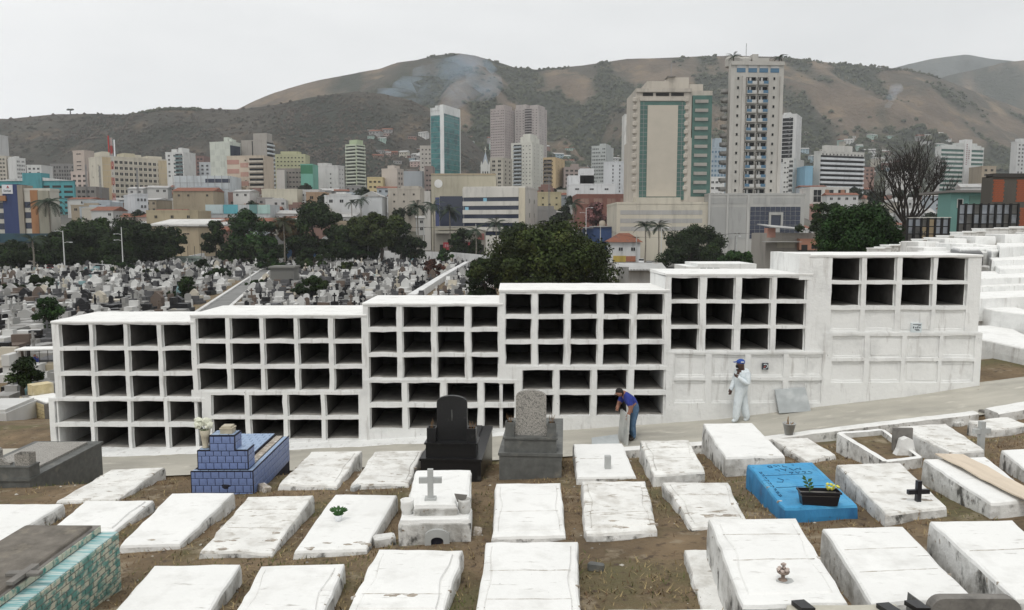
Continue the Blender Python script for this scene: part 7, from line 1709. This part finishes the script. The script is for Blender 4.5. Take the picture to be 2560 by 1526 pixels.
# stepped white wall of tombs climbing to the right
st_px = [(2193, 621), (2213, 618), (2228, 613), (2252, 612), (2278, 607), (2308, 598), (2340, 594), (2372, 589), (2408, 580), (2440, 578), (2464, 571), (2498, 571), (2522, 569), (2560, 566), (2620, 560)]
r = thing('stepped_wall', 'white stepped wall of tombs climbing the right hillside', 'tomb wall'); r['kind'] = 'thing'; D = 54
for (a, ya), (b_, yb_) in zip(st_px, st_px[1:]):
    x0, x1 = at_y(a, ya, D).x, at_y(b_, ya, D).x; z1 = at_y(a, ya, D).z; MB().box(x0 + .01, x1 - .01, D, D + 1.6, z1 - 2.4, z1 - .08).build('wall_panel', M['white_side'] if (a // 7) % 3 == 0 else M['white_wall'], r); MB().box(x0 - .02, x1 + .0, D - .06, D + 1.65, z1 - .079, z1).build('coping', M['white'], r)
# sheet metal fences, teal house, brick house
M['sheet'] = mat('galvanised_sheet', (.30, .33, .37), .5, .25, 1.0, (.17, .18, .19), (.5, .66), .9); M['sheet_dark'] = mat('stained_sheet', (.12, .12, .115), .7, .25, 1.0); M['iron'] = mat('black_iron', (.012, .012, .013), .6)
def fence(label, px0, px1, yt, yb, D, cols, rws, dk):
    r = thing('metal_fence', label, 'fence'); x0, x1, z1, z0 = at_y(px0, yt, D).x, at_y(px1, yt, D).x, at_y(px0, yt, D).z, at_y(px0, yb, D).z
    for i in range(cols):
        a, c = lerp(x0, x1, i / cols), lerp(x0, x1, (i + 1) / cols)
        for j in range(rws):
            za, zc = lerp(z0, z1, j / rws), lerp(z0, z1, (j + 1) / rws)
            MB().box(a + .02, c - .02, D, D + .03, za + .02, zc - .02).build('sheet', M['sheet_dark'] if ((j == 0 and i not in dk) or (i * 7 + j * 3) % 5 == 0) else (cm((.42, .32, .18)) if i in dk and px0 < 2300 else M['sheet']), r)
    for i in range(cols + 1): a = lerp(x0, x1, i / cols); MB().box(a - .06 - (.05 if i % 2 else 0), a + .06, D - .16, D - .01, z0 - 1.5, z1 + .1).build('post', M['iron'], r)
    for j in range(rws + 1): zc = lerp(z0, z1, j / rws); MB().box(x0, x1, D - .235, D - .165, zc - .04, zc + .04).build('rail', M['iron'], r)
    return r
r = fence('iron framed sheet metal fence beside the dense green tree', 2268, 2372, 548, 604, 62, 6, 3, (2, 3))
text('VIO', .55, (at_y(2307, 588, 62).x, 61.97, at_y(2307, 590, 62).z), r, M['ink'], .01)
MB().box(at_y(2284, 548, 63).x, at_y(2366, 548, 63).x, 62.3, 64, at_y(2300, 546, 64).z, at_y(2300, 544, 64).z).build('pale_roof', cm((.62, .61, .56)), r)
fence('tall iron framed sheet metal fence before the brick house', 2396, 2545, 512, 584, 66, 8, 3, (5,))
b = Bld('turquoise rendered house with a small window', 2368, 2468, 482, 82, (.13, .33, .30), depth=2.5, zb=4, roof=False); b.f(-.3, b.W + .3, b.H, b.H + .25, .5, (.2, .19, .18), 'eaves', 6); b.f(b.u(2413), b.u(2452), b.z(512), b.z(489), .04, (.10, .22, .18), 'recess_panel')
o = link('window', win_mesh(.62, .95, cm((.6, .6, .58)), M['glass'], 0), b.r); o.location = (b.u(2383), 0, b.z(520))
M['brick'] = mat('hollow_brick', (.27, .085, .045), .9, .2, 3, (.17, .06, .04), (.5, .66), 2.0)
b = Bld('unplastered red brick house at the right edge', 2467, 2640, 441, 72, (.095, .085, .07), depth=1.6, zb=4, roof=False)
bm_ = MB().box(0, .29, 0, .03, 0, .14).mesh('brick', M['brick'])
for (pa, pb, ya, yb_) in ((2470, 2498, 444, 505), (2528, 2562, 444, 505), (2540, 2562, 518, 565)):
    xa, xb, z0, z1 = b.u(pa), b.u(pb), b.z(yb_), b.z(ya); nz_ = int((z1 - z0) / .19); nx_ = max(1, int((xb - xa) / .33))
    for j in range(nz_):
        for i in range(nx_): o = link('brick', bm_, b.r); o.location = (xa + i * .33 + (j % 2) * .08, -.03, z0 + j * .19); o.scale = (1.1, 1, 1.22)
b.f(0, b.W, b.H - .1, b.H + .25, .15, (.05, .045, .04), 'ring_beam', 1); b.f(b.u(2556), b.u(2600), b.z(465), b.z(458), .06, (.6, .6, .58), 'white_box')
# another white niche block behind the fifth one, and low roofs seen between
r = thing('niche_block', 'far white niche block peeping over the fifth block', 'tomb wall', (0, 0, 0), 0, 'stepped blocks of the white niche wall'); D = 30
for i, (a, c, y) in enumerate(((1717, 1745, 667), (1745, 1892, 660))):
    x0, x1, z1 = at_y(a, y, D).x, at_y(c, y, D).x, at_y(a, y, D).z; MB().box(x0, x1 - .01, D, D + 2.3, z1 - 2.5, z1).build('body', M['white_wall'], r)
    for j in range(3): w_ = (x1 - x0) / (3.2 if i == 0 else 9); MB().box(x0 + .1 + j * w_ * 1.05, x0 + .1 + j * w_ * 1.05 + w_ * .8, D - .02, D + .05, z1 - .75, z1 - .15).build('niche', M['concrete'], r)
b = Bld('tin roofed low shed between the huge tree and the fifth niche block', 1550, 1660, 676, 130, (.34, .33, .31), depth=9, roof=False); k = MB(); k.prism([(-.5, -1, b.H), (-.5, 4.5, b.H + 1.1), (-.5, 10, b.H)], (0, 0, 0), (b.W + 1, 0, 0)); k.build('tin_roof', M['tin'], b.r)
for i in range(14): MB().box(b.W * i / 14, b.W * i / 14 + .35, -.9, 4.2, b.H + .12 + 0, b.H + .16).build('roof_rib', M['concrete_dark'], b.r).rotation_euler = (0, 0, 0)
b = Bld('stained white garden wall house behind the fourth niche block', 1485, 1570, 692, 100, (.52, .51, .48), depth=6, roof=False); b.f(b.u(1545), b.u(1572), b.z(720), b.z(668), .05, (.34, .34, .33), 'mouldy_panel', 1)
# ================================================================== vehicles, lamps, wires
M['tyre'] = mat('tyre', (.012, .012, .012), .9); M['rim'] = mat('rim', (.35, .35, .36), .4, metal=.6)
carc = {}
def car_parts(col):
    if col in carc: return carc[col]
    cmat = mat('car_paint', {'white': (.62, .63, .64), 'red': (.22, .02, .02), 'silver': (.40, .41, .42), 'black': (.02, .02, .022)}[col], .3, spec=.6); P = []
    def shell(sec, mi): # sec: list of (x, halfwidth, z0, z1)
        k = MB()
        for x, w, z0, z1 in sec: k.v += [(x, -w, z0), (x, w, z0), (x, w * .96, z1), (x, -w * .96, z1)]
        for i in range(len(sec) - 1):
            for j in range(4): a = i * 4 + j; c = i * 4 + (j + 1) % 4; k.f.append((a, c, c + 4, a + 4)); k.m.append(0)
        k.f += [(3, 2, 1, 0), tuple(len(k.v) - 4 + q for q in range(4))]; k.m += [0, 0]; return k
    P.append(('body', shell([(-2.1, .72, .35, .7), (-2.0, .82, .25, .88), (-1.0, .86, .22, .95), (1.3, .86, .22, .95), (2.0, .8, .25, .85), (2.1, .7, .35, .6)], 0).mesh('body', cmat)))
    P.append(('cabin', shell([(-1.75, .76, .93, .95), (-1.15, .7, .93, 1.42), (.3, .7, .93, 1.46), (1.1, .76, .93, .96)], 0).mesh('cabin', M['glass'])))
    P.append(('roof', shell([(-1.1, .68, 1.41, 1.45), (-.6, .69, 1.44, 1.5), (.2, .69, 1.45, 1.5), (.4, .66, 1.41, 1.44)], 0).mesh('roof', cmat)))
    wk = MB(); wk.tube([(0, -.1, 0), (0, .1, 0)], .32, 14); wm = wk.mesh('wheel', M['tyre']); rk = MB(); rk.tube([(0, -.115, 0), (0, .115, 0)], .19, 10); rm = rk.mesh('rim', M['rim'])
    lk = MB().box(-.03, .03, -.16, .16, -.07, .07).mesh('headlight', M['pot_white']); carc[col] = (P, wm, rm, lk); return carc[col]
def car(label, px, py, D, col, rz):
    X = (px - CX) / FPX * D; P, wm, rm, lk = car_parts(col); r = thing('parked_car', label, 'car', (X, D, .02), rz, 'cars on the street')
    for n_, me in P: link(n_, me, r)
    for sx in (-1.35, 1.35):
        for sy in (-.76, .76): o = link('wheel', wm, r, (sx, sy, .32)); link('rim', rm, o)
    for sy in (-.55, .55): link('headlight', lk, r, (2.09, sy, .62))
car('white car parked at the far left under the trees', 38, 668, 186, 'white', .1); car('white car right of the far left one', 82, 672, 184, 'white', .05); car('dark red car between the trees at the left', 125, 672, 186, 'red', .0); car('silver car right of the red one', 158, 668, 192, 'silver', .1)
car('white car before the dark trees left of centre', 256, 668, 188, 'white', .0); car('black car left of the slanting white wall', 352, 662, 205, 'black', .1); car('silver car behind the cemetery wall', 1063, 622, 256, 'silver', .0); car('white car behind the fourth niche block', 1517, 708, 92, 'white', .35)
car('white car in the side street beside the white house', 1603, 632, 226, 'white', 1.4); car('silver car in the side street below the palm', 1622, 648, 205, 'silver', 1.45); car('white car under the round dark tree', 1775, 650, 215, 'white', .2); car('red car beside the red banner shop', 1095, 632, 258, 'red', 0)
def lamp(label, px, yt, D, arms, base=0.0, pale=True):
    X = (px - CX) / FPX * D; h = at_y(px, yt, D).z - base; r = thing('street_lamp', label, 'lamp', (X, D, base)); m = cm((.60, .61, .60)) if pale else M['steel']
    MB().tube([(0, 0, 0), (0, 0, h)], [.16, .09], 7).build('pole', m, r)
    for f_, d in arms:
        z = h * f_; MB().tube([(0, 0, z), (d * .8, 0, z + .25), (d * 1.6, 0, z + .2)], .05, 5).build('arm', m, r); MB().box(d * 1.6 - .1, d * 1.6 + .45 * (1 if d > 0 else -1) + .1, -.14, .14, z + .12, z + .26).build('lamp_head', M['pot_white'], r)
lamp('tall white street lamp with staggered arms at the left', 162, 577, 182, [(.97, -1), (.7, 1)]); lamp('tall white street lamp left of the leaning tree', 308, 568, 190, [(.82, -1), (.68, -1)]); lamp('grey street pole behind the red car', 118, 588, 190, [(.9, -1)], pale=False); lamp('slim pole lamp beside the flat-topped tree', 921, 565, 226, [(.98, 1)], pale=False); lamp('curved street lamp behind the cemetery wall', 1015, 585, 235, [(.98, -1.4)], pale=False); lamp('street lamp before the cream podium', 1652, 570, 214, [(.99, 1)]); lamp('lamp post behind the huge tree', 1464, 520, 240, [(.99, 1), (.9, -1)]); lamp('thin white lamp pole above the leftmost niche block', 476, 748, 98, [], 0); lamp('thin white lamp pole by the cemetery lane', 625, 680, 140, [(.95, .5)]); lamp('lamp pole before the grey podium', 1836, 590, 205, [(.97, .6)], pale=False)
def pole_line(label, pts, D0):
    r = thing('utility_line', label, 'power line')
    tops = []
    for px, yt, D in pts:
        X = (px - CX) / FPX * D; h = at_y(px, yt, D).z; MB().tube([(X, D, 0), (X, D, h)], [.17, .12], 6).build('pole', M['concrete'], r); MB().box(X - .9, X + .9, D - .06, D + .06, h - .6, h - .45).build('crossarm', M['bark'], r); tops.append(Vector((X, D, h - .4)))
    for a, b_ in zip(tops, tops[1:]):
        for o_ in (-.8, 0, .8): MB().tube([a.lerp(b_, t) + Vector((o_, 0, -2.2 * t * (1 - t))) for t in np.linspace(0, 1, 9)], .022, 3).build('wire', M['iron'], r)
pole_line('concrete utility poles with wires along the street, left half', [(-60, 560, 246), (190, 565, 247), (420, 560, 247), (640, 565, 248), (880, 560, 248), (1060, 565, 249), (1190, 560, 249)], 0)
pole_line('concrete utility poles with wires along the street, right half', [(1330, 560, 248), (1500, 565, 243), (1590, 590, 235), (1840, 580, 235), (2010, 570, 238), (2200, 560, 240)], 0)
# sign wall
r = thing('sign_wall', 'pale green low wall lettered as a parking place', 'wall', (at_y(470, 648, 215).x, 215, 0)); r['kind'] = 'thing'
w = 34 / FPX * 215; MB().box(-w, w, 0, .25, -.2, 2.6).build('panel', cm((.30, .38, .33)), r); text('ESTACIONAMENTO', .85, (0, -.02, 1.4), r, M['ink'])
for i in range(5): MB().tube([(-w + i * w / 2, .1, 2.6), (-w + i * w / 2, .1, 5.4)], .07, 5).build('post', M['iron'], r)
# cargo tricycle with canopy and rider
p = at_z(84, 944, 0); r = thing('cargo_tricycle', 'motor tricycle with white canopy and white front mudguard on the lower lane', 'tricycle', (p.x, p.y, 0), R(8))
for x_, y_ in ((-.75, 0), (1.3, -.5), (1.3, .5)): k = MB(); k.tube([(x_, y_ - .07, .33), (x_, y_ + .07, .33)], .33, 14); o = k.build('wheel', M['tyre'], r); k = MB(); k.tube([(x_, y_ - .08, .33), (x_, y_ + .08, .33)], .17, 10); k.build('rim', M['rim'], o)
k = MB(); k.tube([(-1.12, 0, .4), (-1.0, 0, .66), (-.72, 0, .74), (-.45, 0, .6), (-.38, 0, .4)], .1, 6); k.build('mudguard', M['pot_white'], r)
k = MB(); k.tube([(-.75, 0, .33), (-.5, 0, 1.0)], .05, 5); k.tube([(-.5, -.35, 1.05), (-.5, .35, 1.05)], .03, 5); k.build('fork', M['iron'], r)
k = MB(); k.box(-.45, .6, -.14, .14, .42, .72); k.blob((-.15, 0, .8), (.28, .15, .14), 0, 1, .1); k.build('frame', M['black_plastic'], r); MB().box(.05, .6, -.16, .16, .74, .84).build('seat', M['black_plastic'], r)
MB().box(.75, 2.1, -.6, .6, .5, .95).build('cargo_box', cm((.45, .38, .25)), r); MB().box(-.8, 2.2, -.65, .65, 1.95, 2.03).build('canopy', M['white'], r)
for x_ in (-.7, .72, 2.1):
    for y_ in (-.6, .6): MB().tube([(x_, y_, .5), (x_, y_, 1.96)], .02, 4).build('canopy_post', M['iron'], r)
J = {'pel': (.25, 0, .92, .15), 'chs': (.2, 0, 1.25, .17), 'nck': (.17, 0, 1.44, .06), 'hd': (.14, 0, 1.6, .105), 'lk': (-.1, -.16, .85, .08), 'la': (-.05, -.18, .45, .06), 'rk': (-.1, .16, .85, .08), 'ra': (-.05, .18, .45, .06), 'ls': (.18, -.2, 1.34, .08), 'le': (-.05, -.28, 1.15, .055), 'lh': (-.42, -.3, 1.08, .045), 'rs': (.18, .2, 1.34, .08), 're': (-.05, .28, 1.15, .055), 'rh': (-.42, .3, 1.08, .045)}
E = [('pel', 'chs'), ('chs', 'nck'), ('nck', 'hd'), ('pel', 'lk'), ('lk', 'la'), ('pel', 'rk'), ('rk', 'ra'), ('chs', 'ls'), ('ls', 'le'), ('le', 'lh'), ('chs', 'rs'), ('rs', 're'), ('re', 'rh')]
tg = {n_: 0 for n_ in J}; tg.update(pel=1, chs=2, ls=2, rs=2, lk=1, rk=1, la=1, ra=1)
person('rider in dark blue seated on the cargo tricycle', (p.x, p.y, 0), J, E, tg, [M['skin_tan'], M['jeans'], M['shirt_blue']], 'pel', R(8), 1)
# ================================================================== dry grass, litter and pebbles between the graves
rs = np.random.RandomState(5); n = 70000
X = rs.uniform(-13, 14, n); Yv = 6.2 + (18.2 - 6.2) * rs.uniform(0, 1, n) ** 1.1
X = X * (.35 + .65 * (Yv - 4) / 13); dn = np.array([nz3(x * .55, y * .55, 3.3) + .55 * nz3(x * 2.1, y * 2.1, 8) for x, y in zip(X, Yv)])
keep = dn > rs.uniform(-.35, .5, n); X, Yv = X[keep], Yv[keep]; n = len(X); Z = np.array([near_z(x, y) for x, y in zip(X, Yv)])
ang = rs.uniform(0, 6.28, n); L_ = rs.uniform(.03, .10, n); w = rs.uniform(.005, .012, n); lean = rs.uniform(.2, 1.6, n)
b0 = np.stack([X, Yv, Z - .004], 1); sd_ = np.stack([np.cos(ang), np.sin(ang), 0 * ang], 1) * w[:, None]; tip = b0 + np.stack([-np.sin(ang) * L_ * lean * .8, np.cos(ang) * L_ * lean * .8, L_ / (1 + lean * .6)], 1)
V = np.stack([b0 - sd_, b0 + sd_, tip], 1).reshape(-1, 3); F = np.arange(3 * n).reshape(-1, 3)
gm = [mat('dry_grass_blade', (.31, .24, .125), .9, .3, 3, space='World'), mat('green_grass_blade', (.095, .105, .035), .9, .3, 3, space='World'), mat('brown_litter', (.13, .08, .045), .9, .3, 3, space='World')]
gsel = np.array([nz3(x * .8, y * .8, 21) for x, y in zip(X, Yv)]) + rs.uniform(-.35, .35, n); mi = np.where(gsel > .28, 1, np.where(gsel < -.12, 2, 0))
tag(npmesh('dry_grass', V, F, gm, mi=mi), 'short dry grass and leaf litter between the graves', 'grass', kind='stuff')
k = MB(); pr = random.Random(9)
for i in range(420):
    y = pr.uniform(6.5, 18.2); x = pr.uniform(-12, 13) * (.35 + .65 * (y - 4) / 13); s_ = pr.uniform(.008, .03) * (1 if pr.random() < .9 else 1.8); bm0 = len(k.v); z = near_z(x, y)
    k.add([(x + s_ * a * pr.uniform(.7, 1.3), y + s_ * b_ * pr.uniform(.7, 1.3), z + s_ * c * .6) for a, b_, c in ((1, 0, 0), (0, 1, 0), (-1, 0, 0), (0, -1, 0), (0, 0, 1))], [(0, 1, 4), (1, 2, 4), (2, 3, 4), (3, 0, 4)], pr.choice((0, 0, 1)))
for i in range(160):
    x = pr.uniform(-11, 16); y = 21 - abs(pr.gauss(0, .22)) - .05 if pr.random() < .6 else pr.uniform(18.8, 20.8); s_ = pr.uniform(.008, .028); z = T(x, 19) + .01
    k.add([(x + s_ * a * pr.uniform(.7, 1.5), y + s_ * b_ * pr.uniform(.7, 1.3), z + s_ * c * .6) for a, b_, c in ((1, 0, 0), (0, 1, 0), (-1, 0, 0), (0, -1, 0), (0, 0, 1))], [(0, 1, 4), (1, 2, 4), (2, 3, 4), (3, 0, 4)], pr.choice((0, 1, 2)))
tag(k.build('pebbles', [mat('pale_pebble', (.45, .43, .38), .9), mat('grey_pebble', (.25, .24, .22), .9), gm[2]]), 'scattered pebbles and plaster crumbs on soil and path', 'pebbles', kind='stuff')
